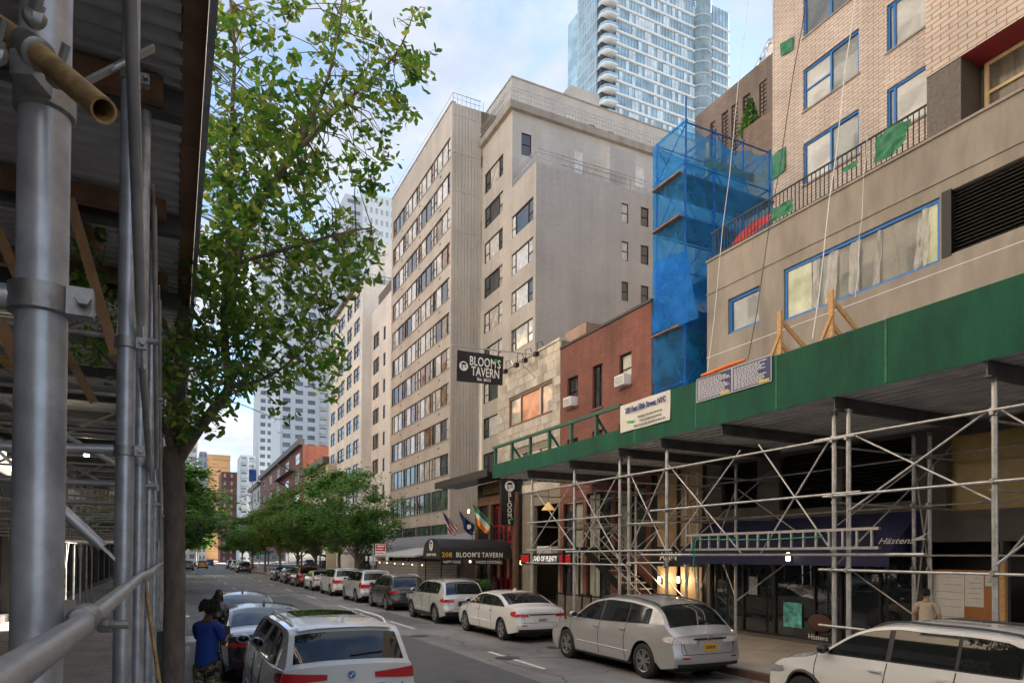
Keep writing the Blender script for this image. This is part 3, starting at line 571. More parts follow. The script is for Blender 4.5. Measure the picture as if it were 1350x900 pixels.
# green tarps taped on the wall and tied to the rail
for i, (X, pts) in enumerate(((XU-0.06, ((1029,58),(1046,48),(1045,66),(1029,75))), (XU-0.06, ((1017,206),(1035,193),(1035,225),(1017,238))), (XF+0.05, ((1017,276),(1045,262),(1046,277),(1018,293))), (XF+0.06, ((1111,222),(1130,210),(1130,219),(1111,228))), (XF+0.05, ((1154,179),(1200,156),(1191,193),(1155,216))))):
    tp = thing('green_tarp', ['small green tarp taped high on the brick corner', 'green tarp hanging on the brick corner beside the blue netting', 'long green tarp over the end of the terrace rail', 'short green tarp scrap on the terrace rail', 'large green tarp draped over the terrace rail below a window'][i], 'tarp', onX(X, *pts[3]), 'green tarps on the pale brick building')
    cloth(tp, 'sheet', [onX(X,*pts[3]), onX(X,*pts[2]), onX(X,*pts[1]), onX(X,*pts[0])], TEALTARP, (0.018,0.03,0.03,0.012,0.045)[i], 12, i)
# rigging ropes down the front
for i, (a, b, r, mt, lb) in enumerate((((1130,-30),(1072,446),0.013,WHITE,'thick white rigging rope hanging past the strip window'), ((989,-30),(933,492),0.009,WHITE,'thin white rigging rope hanging beside the blue netting'), ((1067,-30),(987,474),0.012,BLACK,'black rigging cable hanging past the small filmed window'), ((1143,180),(1128,392),0.006,WHITE,'thin pale cord hanging down to the timber brackets'))):
    p, q = onX(15.9 if i < 3 else 15.6, *a), onX(14.9, *b)
    single('rigging_rope', M().path([p+(q-p)*(j/8)+V((0.03*math.sin(j*2.1),0,0)) for j in range(9)], r, 6), mt, lb, 'rope', 'ropes down the pale brick building', smooth=True)
# ---- street level of the same building (behind the shed)
shop = (yX(XF,1208), yX(XF,936), 0.25, 2.6); yw = holeX(XF,1248,1420,3.6,5.3); la = holeX(XF,951,998,4.05,5.45); lb_ = holeX(XF,1027,1100,3.9,5.45); lc = holeX(XF,955,998,3.2,3.62); dd = (-2, yX(XF,1322), 0.16, 2.9); pl = holeX(XF,1216,1318,0.16,2.9); lt = holeX(XF,1110,1205,3.9,5.45)
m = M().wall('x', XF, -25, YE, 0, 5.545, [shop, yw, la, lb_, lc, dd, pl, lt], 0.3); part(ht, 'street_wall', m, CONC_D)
for h in (la, lb_, lc, lt): bars(ht, 'louvre_slat', 'x', XF+0.15, h[0], h[1], h[2], h[3], max(5,int((h[3]-h[2])/0.09)), BLACKM); part(ht, 'louvre_backing', M().box(XF+0.25,XF+0.28,h[0],h[1],h[2],h[3]), BLACK)
part(ht, 'tan_window', M().box(XF+0.2,XF+0.25,yw[0],yw[1],yw[2],yw[3]), mat('tan_glow_pane', (0.42,0.29,0.10), 0.3, 0, 0.3, 1.0))  # window lit from inside, its glow given as tan pane colour
part(ht, 'doorway_recess', M().box(XF+0.9,XF+0.95,-3,yX(XF,1216)+0.2,0,3), BLACK)
w0 = window(ht, 'x', XF, *shop, cols=(0,0.14,0.3,0.42,0.62,0.8,1), sash=(), fm=FRAME_D, panes=[SHOPGLASS], fw=0.06, rec=0.1, name='shop_window')
# showroom window display, just behind the front plane of the glass reveal
pb = onX(XF+0.07, 1043, 820)
m = M().box(XF+0.05,XF+0.07,yX(XF,1055),yX(XF,1031),0.55,1.25); part(ht, 'window_poster', m, mat('picture_poster', (0.12,0.45,0.42), 0.4, 0, 0.8, 5))
part(ht, 'brown_cushion', M().ball((XF+0.02,yX(XF,1080),0.75),0.06,0.4,0.25,12,8), mat('brown_fabric', (0.10,0.05,0.04), 0.9), 60)
text(ht, 'Hästens', 0.2, (XF-0.05, yX(XF,1080), 0.36), '-x', WHITE)
part(ht, 'window_notice', M().box(XF+0.04,XF+0.05,yX(XF,997),yX(XF,986),1.4,1.95), mat('grey_notice', (0.35,0.37,0.38), 0.6, 0, 0.5, 12))
# blue awning
aw = thing('shop_awning', 'navy blue shop awning with white lettering over the showroom window', 'awning', (XF-0.6, (shop[0]+shop[1])/2, 2.3))
ya, yb = shop[0]-0.1, shop[1]+0.15; NAVY = mat('navy_canvas', (0.022,0.026,0.085), 0.8, 0, 0.25, 2, 0.2, 90)
part(aw, 'canopy', M().quad((XF-1.15,ya,2.62),(XF-1.15,yb,2.62),(XF-0.02,yb,3.65),(XF-0.02,ya,3.65)).add([(XF-1.15,ya,2.62),(XF-0.02,ya,2.62),(XF-0.02,ya,3.65),(XF-1.15,yb,2.62),(XF-0.02,yb,2.62),(XF-0.02,yb,3.65)],[(0,1,2),(3,5,4)]), NAVY)
part(aw, 'valance', M().box(XF-1.17,XF-1.15,ya-0.02,yb+0.02,2.33,2.64), NAVY)
text(aw, 'Hästens', 0.27, (XF-0.86, yX(XF-0.86,1182), 2.92), (R(48), 0, R(-90)), WHITE)
m = M().add([(0,0,0),(0.16,0,0.1),(0.3,0,0.24),(0.2,0,0.04),(0.34,0,0.0),(0.12,0,-0.04)],[(0,1,2,3,4,5)]); me = m.mesh('emblem', material=WHITE); piece(aw, 'emblem', me, (XF-0.87, yX(XF-0.87,1203), 2.95), (R(-42),0,R(-90)))
# notice board of plywood with permit drawings, and lamps
nb = thing('notice_board', 'orange plywood panel pinned with white permit drawings behind the white car', 'board', (XF-0.4, yX(XF,1275), 0.3))
yl, yr = yX(XF-0.45,1228), yX(XF-0.45,1318)
part(nb, 'plywood', M().box(XF-0.45,XF-0.42,yr,yl,0.3,2.28), mat('orange_plywood', (0.36,0.15,0.05), 0.6, 0, 0.3, 2, streak=0.3)); part(nb, 'stud', M().box(XF-0.47,XF-0.36,yr-0.1,yr,0.16,2.5), WOOD)
PAPER = mat('white_paper', (0.62,0.62,0.6), 0.8, 0, 0.1, 8)
for (f0,f1,za_,zb) in ((0.02,0.5,1.25,2.2),(0.51,0.78,1.5,2.2),(0.1,0.62,0.95,1.24),(0.8,0.98,1.95,2.2)):
    y_0, y_1 = yl+(yr-yl)*f1, yl+(yr-yl)*f0; sh = part(nb, 'paper_sheet', M().box(XF-0.456,XF-0.452,y_0,y_1,za_,zb), PAPER)
    mm = M()
    for q in range(5): z_ = zb-0.08-(zb-za_-0.15)*q/5; mm.box(XF-0.459,XF-0.457,y_0+0.05,y_1-0.05-random.random()*0.4*(y_1-y_0),z_-0.012,z_)
    part(sh, 'printed_line', mm, mat('grey_ink', (0.3,0.3,0.3), 0.8), kind='stuff')
lampm = mat('lit_lamp_glass', (1,0.8,0.5), 0.4, var=0, emis=((1,0.72,0.36), 1.1))
def wall_lamp(p, label, group):
    t = thing('wall_lamp', label, 'lamp', p, group); p = V(p)
    part(t, 'bracket', M().box(p.x+0.02,p.x+0.12,p.y-0.03,p.y+0.03,p.z-0.12,p.z+0.05), BLACKM); part(t, 'shade', M().lathe(p-V((0,0,0.1)), (0,0,1), [(0,0.04),(0.02,0.06),(0.2,0.05),(0.22,0.03)], 10), lampm, 40)
wall_lamp(onX(XF-1.3,1039,733)+V((0,0,-0.02)), 'small lit lamp hanging at the navy awning edge', 'lit lamps')
# ---------------------------------------------------------------- narrow shopfront between the two buildings
ns = thing('narrow_shopfront', 'narrow tan panelled shopfront with dark sign band beside the brick house', 'building', (XF+2, 18.8, 0))
TANP = mat('tan_stone_panel', (0.40,0.27,0.15), 0.6, 0, 0.3, 1.5, world=True)
Y0n, Y1n = YE+0.02, 20.28
m = M().wall('x', XF, Y0n, Y1n, 0, 6.5, [(Y0n+0.9,Y0n+1.9,0.16,2.2)], 0.4); m.quad((XF,Y0n,6.5),(XF+20,Y0n,6.5),(XF+20,Y1n,6.5),(XF,Y1n,6.5)); part(ns, 'wall', m, BLACK)
for (a, b) in ((0.06,0.42),(0.5,0.86)):
    for z in (0.2, 2.9, 4.3): part(ns, 'tan_panel', M().box(XF-0.04,XF,Y0n+(Y1n-Y0n)*a,Y0n+(Y1n-Y0n)*b,z,z+(2.0 if z < 1 else 1.3)), TANP)
part(ns, 'sign_band', M().box(XF-0.12,XF-0.045,Y0n+0.2,Y1n-0.1,2.3,2.8), BLACK); text(ns, 'ANN SACKS', 0.42, (XF-0.13, (yX(XF,884)+yX(XF,920))/2, 2.55), '-x', mat('pale_sign_letters', (0.6,0.58,0.54), 0.5), 0.004)
for u, lb in ((869,'lit glass sconce on the tan panel beside the red brick house'), (894,'lit glass sconce on the tan panel beside the navy awning')): wall_lamp(onX(XF-0.2,u,764), lb, 'lit shopfront sconces')
for u in (869, 894):
    l = bpy.data.lights.new('sconce_light','POINT'); l.energy = 4; l.color = (1,0.75,0.45); l.shadow_soft_size = 0.08; lo_ = bpy.data.objects.new('sconce_light', l); COL.objects.link(lo_); lo_.location = onX(XF-0.34,u,764)
# ---------------------------------------------------------------- red brick house
RB = brickmat('red_brick', (0.25,0.078,0.052), (0.185,0.058,0.04), (0.18,0.105,0.08), 0.22, 0.075, 0.01, 0.85, 0.35, 0.6)
rb = thing('brick_house', 'three storey red brick house with window air conditioners beside the blue netting', 'building', (XF+5, 23.6, 0))
YR0, YR1, ZT = 20.3, yX(XF,738), 12.0
wins = [holeX(XF,747,761,9.15,10.5), holeX(XF,780,793,8.75,10.55), holeX(XF,815.5,831.5,9.2,10.5), holeX(XF,747,761,6.2,7.75), holeX(XF,780,794,6.2,7.8), holeX(XF,815,831,6.2,7.8)]
gnd = [(YR0+0.3,YR0+2.3,2.7,5.2),(YR0+2.6,YR0+4.4,0.3,5.2),(YR0+4.7,YR1-0.3,0.2,4.9)]
m = M().wall('x', XF, YR0, YR1, 0, ZT, wins+gnd, 0.2); m.wall('y', YR0, XF, XF+15, 0, ZT, ()); m.wall('y', YR1, XF, XF+15, 0, ZT, (), sgn=1); m.quad((XF,YR0,ZT),(XF+15,YR0,ZT),(XF+15,YR1,ZT),(XF,YR1,ZT)); part(rb, 'wall', m, RB)
part(rb, 'parapet_cap', M().box(XF-0.05,XF+0.3,YR0-0.02,YR1+0.02,ZT+0.002,ZT+0.1), BLACKM)
for i, h in enumerate(wins):
    window(rb, 'x', XF, *h, cols=(0,1) if i != 1 else (0,0.5,1), sash=(0,) if i != 1 else (), fm=BLACKM, panes=[PANE_SKY, PANE_BLIND] if i < 3 else [PANE_SKY], rec=0.15, rail=0.55)
    part(rb, 'sill', M().box(XF-0.05,XF+0.15,h[0]-0.06,h[1]+0.06,h[2]-0.1,h[2]-0.003), mat('brown_sill', (0.14,0.06,0.045), 0.8))
for h in gnd: window(rb, 'x', XF, *h, cols=(0,0.5,1), sash=(0,1), fm=BLACKM, panes=[SHOPGLASS, PANE_SKY, mat('pale_curtained_glass', (0.35,0.36,0.3), 0.1, 0, 0.4, 1)], rec=0.15, rail=0.75)
def aircon(p, label, w_=0.62):
    t = thing('air_conditioner', label, 'air conditioner', p, 'window air conditioners'); p = V(p)
    part(t, 'case', M().box(p.x-0.3,p.x+0.1,p.y-w_/2,p.y+w_/2,p.z,p.z+0.4), WHITE); g = M()
    for k in range(6): g.box(p.x-0.312,p.x-0.301,p.y-w_/2+0.05,p.y+w_/2-0.05,p.z+0.05+k*0.052,p.z+0.075+k*0.052)
    part(t, 'grille', g, FRAME_L)
aircon(V((XF,(wins[0][0]+wins[0][1])/2,wins[0][2]+0.01)), 'white window air conditioner in the brick house window nearest the stone house'); aircon(V((XF,(wins[2][0]+wins[2][1])/2,wins[2][2]+0.01)), 'white window air conditioner in the brick house window nearest the blue netting')
aircon(onX(XF-0.1,724,731), 'wide pale air conditioner above the red lit restaurant sign', 1.3)
ch = M().box(XF+0.6,XF+2.6,YR1-1.2,YR1+0.6,ZT+0.1,ZT+1.0); single('rooftop_bulkhead', ch, brickmat('patched_brick', (0.42,0.26,0.17), (0.34,0.2,0.14), (0.3,0.25,0.2)), 'low patched brick bulkhead on the roof of the brick house', 'bulkhead')
# outdoor stair
st = thing('outdoor_stair', 'black steel stair with railings climbing along the brick house front', 'stairs', (XF-1.2, 20.5, SW))
xs0, xs1 = XF-1.55, XF-0.35; ys, ye = yX(XF-1.5,866), yX(XF-1.5,772); nst = 13; zt_ = 2.9
for k in range(nst):
    f = k/nst; part(st, 'step', M().box(xs0+0.05,xs1-0.05,ys+(ye-ys)*f,ys+(ye-ys)*f+0.3,SW+(zt_-SW)*(k+1)/nst-0.05,SW+(zt_-SW)*(k+1)/nst), mat('stair_tread', (0.14,0.14,0.13), 0.6))
for x in (xs0, xs1):
    part(st, 'stringer', M().beam((x,ys-0.1,SW+0.05),(x,ye,zt_-0.1),0.05,0.28), BLACKM)
    for dz in (0.95, 0.55): part(st, 'handrail', M().tube((x,ys-0.1,SW+dz),(x,ye,zt_+dz),0.022,8), GALV, 60)
    for k in range(6): f = k/5; part(st, 'baluster', M().tube((x,ys+(ye-ys)*f,SW+(zt_-SW)*f),(x,ys+(ye-ys)*f,SW+(zt_-SW)*f+0.95),0.015,6), BLACKM)
part(st, 'landing', M().box(xs0-0.1,XF-0.01,ye,ye+1.6,zt_-0.12,zt_), BLACKM)
for k in range(3): part(st, 'landing_post', M().box(xs0-0.05,xs0+0.02,ye+0.3+0.6*k,ye+0.37+0.6*k,SW,zt_-0.13), BLACKM)
# restaurant LED sign, lamp, terrace fence
ls = thing('led_sign', 'black shop sign with white words between red lit characters', 'sign', (XF-0.5, 27.4, 2.2)); sy0, sy1 = yX(XF-0.6,758), yX(XF-0.6,686)
part(ls, 'panel', M().box(XF-0.6,XF-0.5,sy0,sy1,2.15,2.68), BLACK)
text(ls, 'LAND OF PLENTY', 0.34, (XF-0.61,(yX(XF-0.6,703)+yX(XF-0.6,733))/2,2.42), '-x', mat('white_sign_letters', (0.8,0.8,0.78), 0.5, var=0, emis=((1,1,0.95), 0.06)), 0.006, sx=0.86)
REDLED = mat('red_led', (0.35,0.01,0.01), 0.5, var=0, emis=((1,0.02,0.03), 0.07))
for (u0, u1) in ((687,697),(737,755)):
    n = 3 if u1-u0 < 12 else 4
    for k in range(n):
        yc = yX(XF-0.6,u0+(u1-u0)*(k+0.5)/n); g = M(); w_ = abs(yX(XF-0.6,u1)-yX(XF-0.6,u0))/n*0.4
        for (za_,zb) in ((0,0.03),(0.15,0.175),(0.3,0.33)): g.box(XF-0.612,XF-0.602,yc-w_,yc+w_,2.26+za_,2.26+zb)
        for q in (-w_, w_*0.7, -w_*0.1): g.box(XF-0.612,XF-0.602,yc+q,yc+q+0.022,2.26,2.59)
        part(ls, 'red_character', g, REDLED)
fn = thing('terrace_fence', 'low dark fence with mesh panels in front of the restaurant', 'fence', (XF-2.4, 26, SW)); fy0, fy1 = yX(XF-2.6,792), yX(XF-2.6,735); nf = 5
for k in range(nf+1): y_ = fy0+(fy1-fy0)*k/nf; part(fn, 'post', M().box(XF-2.63,XF-2.57,y_-0.03,y_+0.03,SW,1.2), BLACKM)
for k in range(nf):
    y_ = fy0+(fy1-fy0)*k/nf; L_ = (fy1-fy0)/nf; part(fn, 'panel', M().box(XF-2.61,XF-2.59,y_+0.06,y_+L_-0.06,0.3,1.08), mat('perforated_panel', (0.16,0.14,0.12), 0.6, 0.3)); part(fn, 'top_rail', M().box(XF-2.625,XF-2.575,y_+0.03,y_+L_-0.03,1.1,1.16), BLACKM)
sh = thing('hanging_lamp', 'tan cone lamp hanging inside the dark restaurant front', 'lamp', onX(XF-0.5,723,672)); q = BASE[sh]; part(sh, 'cone_shade', M().lathe(q, (0,0,1), [(0,0.32),(0.03,0.3),(0.34,0.05),(0.36,0.03)], 14), mat('tan_shade', (0.55,0.3,0.08), 0.6, var=0, emis=((1,0.6,0.2),0.06)), 40); part(sh, 'cord', M().tube(q+V((0,0,0.36)), q+V((0,0,0.9)), 0.012, 6), BLACK)
# ---------------------------------------------------------------- limestone house
LS = mat('limestone_block', (0.44,0.395,0.33), 0.85, 0, 0.3, 1.0, 0.3, 20, world=True); LSs = [LS, mat('limestone_block_light', (0.49,0.445,0.375), 0.85, 0, 0.3, 1.3, 0.3, 20, world=True), mat('limestone_block_dark', (0.39,0.345,0.285), 0.85, 0, 0.35, 1.1, 0.3, 20, world=True)]
lh = thing('limestone_house', 'narrow weathered limestone house with wide curtained window beside the brick house', 'building', (XF+5, 30.3, 0))
YL0, YL1, ZL = YR1+0.03, yX(XF,655), 12.45
bw = holeX(XF,670,727,9.3,10.8); bw2 = holeX(XF,672,728,6.25,7.8)
m = M().wall('x', XF+0.05, YL0, YL1, 0, ZL, [bw,bw2,(YL0+0.2,YL0+2.6,0.2,5.0)], 0.2); m.wall('y', YL1, XF+0.05, XF+15, 0, ZL, (), sgn=1); m.wall('y', YL0, XF+0.05, XF+15, 0, ZL, ()); m.quad((XF,YL0,ZL-.4),(XF+15,YL0,ZL-.4),(XF+15,YL1,ZL-.4),(XF,YL1,ZL-.4)); part(lh, 'wall', m, mat('limestone_joint', (0.22,0.19,0.15), 0.9))
rows = 17; rh = (ZL-5.7)/rows; bl = 0.62; bms = {}
for r_ in range(rows):
    z0, z1 = 5.7+rh*r_, 5.7+rh*(r_+1); y = YL0-(bl/2 if r_ % 2 else 0)
    while y < YL1:
        segs = [(max(y,YL0), min(y+bl,YL1))]
        for h in (bw, bw2):
            if z1 > h[2]+0.05 and z0 < h[3]-0.05:
                ns_ = []
                for a, b in segs:
                    if b <= h[0] or a >= h[1]: ns_.append((a,b))
                    else:
                        if a < h[0]-0.05: ns_.append((a,h[0]))
                        if b > h[1]+0.05: ns_.append((h[1],b))
                segs = ns_
        for a, b in segs:
            if b-a < 0.06: continue
            k = (round(b-a,2), random.randrange(3))
            if k not in bms: bms[k] = M().box(0,0.06,-k[0]/2+0.006,k[0]/2-0.006,-rh/2+0.006,rh/2-0.006).mesh('stone_block', material=LSs[k[1]])
            piece(lh, 'stone_block', bms[k], (XF-0.01+random.uniform(0,0.012),(a+b)/2,(z0+z1)/2))
        y += bl
part(lh, 'coping', M().box(XF-0.06,XF+0.35,YL0,YL1,ZL,ZL+0.12), LS)
BRF = mat('brown_window_frame', (0.13,0.06,0.035), 0.5); SAL = glassmat('pane_over_salmon_curtain', (0.52,0.25,0.13), 0.08, 0.6, 0.3, 1.5)
window(lh, 'x', XF, *bw, cols=(0,0.25,0.72,1), sash=(), fm=BRF, panes=[SAL, PANE_CURT, SAL], rec=0.1, fw=0.1); window(lh, 'x', XF, *bw2, cols=(0,0.3,0.7,1), sash=(0,2), fm=FRAME_L, panes=[PANE_GREEN, PANE_CURT], rec=0.1)
for k, f in enumerate((0.27, 0.73)):
    for s_ in (0,): y_ = bw[0]+(bw[1]-bw[0])*f; part(lh, 'white_mullion', M().box(XF+0.03,XF+0.09,y_-0.03,y_+0.03,bw[2]+0.1,bw[3]-0.1), WHITE)
for i, u in enumerate((667, 682, 693, 708)):
    p = onX(XF-0.25, u, 487-(u-663)*0.56+4); t = thing('flood_light', ('first','second','third','fourth')[3-i]+' small black floodlight from the brick house along the limestone roof edge', 'lamp', p, 'floodlights on the limestone house')
    part(t, 'head', M().box(p.x-0.16,p.x+0.05,p.y-0.13,p.y+0.13,p.z-0.14,p.z+0.06), BLACKM); part(t, 'arm', M().path([p, p+V((0.0,0,0.5)), p+V((0.25,0,0.62)), p+V((0.45,0,0.2))], 0.02, 6), BLACKM, 60)
# ---------------------------------------------------------------- tavern street front
DKRED = mat('red_panelled_wood', (0.30,0.012,0.018), 0.4, 0, 0.25, 3); BRN = mat('brown_stone', (0.20,0.10,0.055), 0.7, 0, 0.35, 3, 0.2, 20)
GOLD = mat('gold_letters', (0.75,0.42,0.05), 0.4, 0.2, 0.1); LETW = mat('white_letters', (0.78,0.77,0.73), 0.5, 0, 0.05); SHAM = mat('shamrock_green', (0.03,0.42,0.06), 0.5, var=0.1)
tv = thing('tavern_building', 'black tavern street front with red doors, brown beams and brick piers', 'building', (XF+1, 33.5, 0))
TY0, TY1 = yX(15.6,684), yX(15.6,629); XT = 15.6
m = M().wall('x', XT, TY0, TY1, 0, 6.6, [(TY0+0.6,TY0+2.9,0.2,2.6),(TY0+0.5,TY0+3.1,3.2,5.3),(TY0+3.6,TY1-0.4,0.4,2.6)], 0.35); m.wall('y', TY0, XT, XF, 0, 6.6, ()); m.wall('y', TY1, XT, XF+4, 0, 6.6, (), sgn=1); m.quad((XT,TY0,6.6),(XF+4,TY0,6.6),(XF+4,TY1,6.6),(XT,TY1,6.6)); part(tv, 'wall', m, BLACK)
def red_door(y0, y1, z0, z1, n):
    w_ = (y1-y0)/n
    for k in range(n):
        d = part(tv, 'red_door_leaf', M().box(XT+0.12,XT+0.17,y0+w_*k+0.01,y0+w_*(k+1)-0.01,z0,z1), DKRED)
        for (a, b) in ((0.08,0.45),(0.5,0.92)): part(d, 'pane', M().box(XT+0.11,XT+0.118,y0+w_*(k+0.25),y0+w_*(k+0.75),z0+(z1-z0)*a,z0+(z1-z0)*b), PANE_BLIND if (k % 2 and a > 0.2) else SHOPGLASS)
red_door(TY0+0.6,TY0+2.9,0.2,2.6,4); red_door(TY0+0.5,TY0+3.1,3.2,5.3,5)
part(tv, 'window', M().box(XT+0.2,XT+0.22,TY0+3.6,TY1-0.4,0.4,2.6), SHOPGLASS)
for z, h in ((5.35,0.45),(2.7,0.4)): part(tv, 'brown_beam', M().box(XT-0.12,XT-0.002,TY0+0.1,TY1-0.3,z,z+h), BRN)
part(tv, 'carved_sign_board', M().box(XT-0.1,XT-0.002,TY0+1.2,TY1-1.0,5.95,6.55), mat('dark_carved_board', (0.11,0.06,0.035), 0.6, 0, 0.6, 5, 0.5, 12))
for y_ in (TY0+0.15, TY0+3.2, TY1-0.3): part(tv, 'brick_pier', M().box(XT-0.18,XT-0.003,y_-0.12,y_+0.22,0.15,5.34), brickmat('brown_brick', (0.2,0.1,0.06), (0.14,0.07,0.045), (0.1,0.08,0.06)))
part(tv, 'roof_canopy', M().box(XT-1.5,XT-0.01,TY0+0.6,TY1+3.0,6.62,6.8).box(XT-1.52,XT-1.48,TY0+0.6,TY1+3.0,6.55,6.95), BLACKM)
part(tv, 'green_end_tip', M().box(XT-1.5,XT-0.6,TY1+3.02,TY1+3.1,6.6,6.9), SHAM)
part(tv, 'balcony_rail', M().box(XT-0.5,XT-0.46,TY0+0.3,TY1-0.3,3.75,3.8), BLACKM)
for k in range(10): y_ = TY0+0.4+k*(TY1-TY0-0.8)/9; part(tv, 'balcony_baluster', M().box(XT-0.49,XT-0.47,y_-0.012,y_+0.012,2.95,3.75), BLACKM)
for i, (u, v) in enumerate(((618,674),(723-36,741),(560,742))[:2]): wall_lamp(onX(XT-0.3,u,v), 'lit amber lantern on the tavern front near the flags' if i == 0 else 'lit amber lantern beside the red lit restaurant sign', 'tavern lanterns')
def logo(t, c, r, face):
    """round emblem: a pale disc with a dark capped face"""
    c = V(c); ax, up = (V((-1,0,0)), V((0,-1,0))) if face == '-x' else (V((0,-1,0)), V((1,0,0)))
    d = part(t, 'emblem', M().lathe(c, ax, [(0,r),(0.012,r)], 24), LETW)
    P = lambda a, b: c+ax*0.016+up*a*r+V((0,0,b*r))
    g = M(); g.add([P(-.62,.2),P(.5,.28),P(.62,.45),P(.3,.72),P(-.2,.75),P(-.55,.5)],[(0,1,2,3,4,5)]); g.add([P(.35,.15),P(.6,.1),P(.5,-.2),P(.62,-.3),P(.35,-.35)],[(0,1,2,3,4)]); g.add([P(-.5,.1),P(-.2,.05),P(-.25,-.5),P(-.05,-.75),P(-.45,-.6)],[(0,1,2,3,4)]); g.add([P(0,0),P(.25,0),P(.25,-.12),P(0,-.12)],[(0,1,2,3)])
    part(d, 'emblem_face', g, BLACK)
def shamrock(t, c, r, face):
    c = V(c); ax, up = (V((-1,0,0)), V((0,-1,0))) if face == '-x' else (V((0,-1,0)), V((1,0,0))); g = M()
    for (a, b) in ((-.5,0),(.5,0),(0,.55)): g.lathe(c+up*a*r+V((0,0,b*r)), ax, [(0,r*0.5),(0.01,r*0.5)], 10)
    g.beam(c, c-V((0,0,r*0.9)), 0.012, r*0.2); part(t, 'shamrock', g, SHAM)
# hanging banner
YBn = yX(XF,705); bn = thing('tavern_banner', 'black cloth banner with white tavern name hanging high from a pole', 'banner', (12.8, YBn, 10.9))
p0, p1, p2, p3 = onY(YBn,603,461), onY(YBn,664,470), onY(YBn,662.5,508), onY(YBn,602,502); BANB = mat('black_banner_cloth', (0.018,0.018,0.02), 0.8, 0, 0.2, 3)
def bfn(i, j): p = (p0*(1-i)+p1*i)*(1-j)+(p3*(1-i)+p2*i)*j; return p+V((0,0.02*math.sin(9*i),0))
m = M().grid(bfn, 14, 6); m.grid(lambda i,j: bfn(i,j)+V((0,0.012,0)), 14, 6); part(bn, 'cloth', m, BANB, 60)
part(bn, 'pole', M().tube(onY(YBn+0.02,595,455), V((XF+0.3,YBn+0.02,onY(YBn,706,467).z)), 0.03, 8), GALV, 60)
part(bn, 'stay', M().tube(onY(YBn,678,469), onX(XF,706,498), 0.015, 6), GALV, 60)
W_ = (p1-p0).length; Hb = (p0-p3).length
def bpos(a, b): p = (p0*(1-a)+p1*a)*(1-b)+(p3*(1-a)+p2*a)*b; return p+V((0,-0.03,0))
tilt = math.atan2((p1-p0).z, (p1-p0).x)
for s_, a, b, sz, sp_ in (("BLOOM", 0.545, 0.31, 0.60, 1.05), ("TAVERN", 0.61, 0.645, 0.60, 1.02)):
    text(bn, s_, sz, bpos(a,b), (R(90), -tilt, 0), LETW, 0.008, sp_, 0.64)
text(bn, "S", 0.58, bpos(0.90,0.315), (R(90), 0, 0), LETW, 0.008, 1, 0.64); shamrock(bn, bpos(0.825,0.2), 0.1, '-y'); text(bn, 'Est. 2013', 0.19, bpos(0.58,0.88), (R(90),0,0), LETW, 0.004); logo(bn, bpos(0.135,0.5), 0.22, '-y')
# blade sign
YS = yX(15.3,672)-0.2; bs = thing('blade_sign', 'tall black vertical sign with stacked white letters above the tavern door', 'sign', (15.2, YS, 3.9))
a, b = onY(YS,661.5,631), onY(YS,682,692); part(bs, 'box', M().box(a.x,b.x,YS,YS+0.22,b.z,a.z+0.02), BLACK); part(bs, 'trim', M().box(a.x-0.02,b.x+0.02,YS+0.02,YS+0.2,b.z-0.03,b.z).box(a.x-0.02,b.x+0.02,YS+0.02,YS+0.2,a.z+0.02,a.z+0.05), BRN)
cx = (a.x+b.x)/2; Hs = a.z-b.z; logo(bs, (cx,YS-0.003,a.z-Hs*0.15), 0.27, '-y')
for k, chx in enumerate("BLOOM"): text(bs, chx, 0.33, (cx,YS-0.008,a.z-Hs*(0.335+k*0.115)), '-y', LETW, 0.004)
shamrock(bs, (cx+0.13,YS-0.006,a.z-Hs*0.865), 0.1, '-y'); text(bs, "S", 0.33, (cx-0.02,YS-0.008,a.z-Hs*0.93), '-y', LETW, 0.004)
# barrel canopy over the pavement
YA = yX(XF,684)+0.15; YAf = YA+2.5; XA = 11.55; ca = thing('tavern_canopy', 'black barrel canopy with the tavern name reaching from door to kerb', 'awning', (13.5, (YA+YAf)/2, 2.3)); CANV = mat('black_canvas', (0.015,0.015,0.017), 0.55, 0, 0.3, 2, 0.15, 40)
yc = (YA+YAf)/2; arc = [(yc-math.cos(math.pi*k/12)*1.25, 2.78+0.62*math.sin(math.pi*k/12)) for k in range(13)]
m = M()
for k in range(12): (ya,za_),(yb,zb) = arc[k], arc[k+1]; m.quad((XA,ya,za_),(XT-0.2,ya,za_),(XT-0.2,yb,zb),(XA,yb,zb))
part(ca, 'roof', m, CANV, 40); part(ca, 'front_end', M().add([(XA,y,z) for y,z in arc],[tuple(range(13))]), CANV)
part(ca, 'valance', M().box(XA,XT-0.2,YA-0.012,YA,2.38,2.78).box(XA,XT-0.2,YAf,YAf+0.012,2.38,2.78).box(XA-0.012,XA,YA,YAf,2.38,2.78), CANV)
logo(ca, (XA-0.02,yc,3.05), 0.27, '-x'); text(ca, "BLOOM'S TAVERN", 0.17, (XA-0.016,yc,2.58), '-x', LETW, 0.002)
text(ca, '208', 0.33, (onY(YA,589,730).x,YA-0.02,2.58), '-y', GOLD, 0.006, 1.15); [text(ca, s_, 0.33, (onY(YA,u_,730).x,YA-0.02,2.58), '-y', LETW, 0.008, 1.2, 0.82) for s_,u_ in (("BLOOM'S",617),('TAVERN',649))]
for s_, u0, u1 in (('HAPPY HOUR',582,610),('FIRESIDE COCKTAILS',624,664)):
    xa, xb = onY(YA,u0,738).x, onY(YA,u1,738).x; pn = part(ca, 'hanging_panel', M().box(xa,xb,YA+0.02,YA+0.04,2.1,2.36), BLACK); text(ca, s_, 0.19, ((xa+xb)/2,YA+0.01,2.23), '-y', LETW, 0.002, 1.05, 0.75)
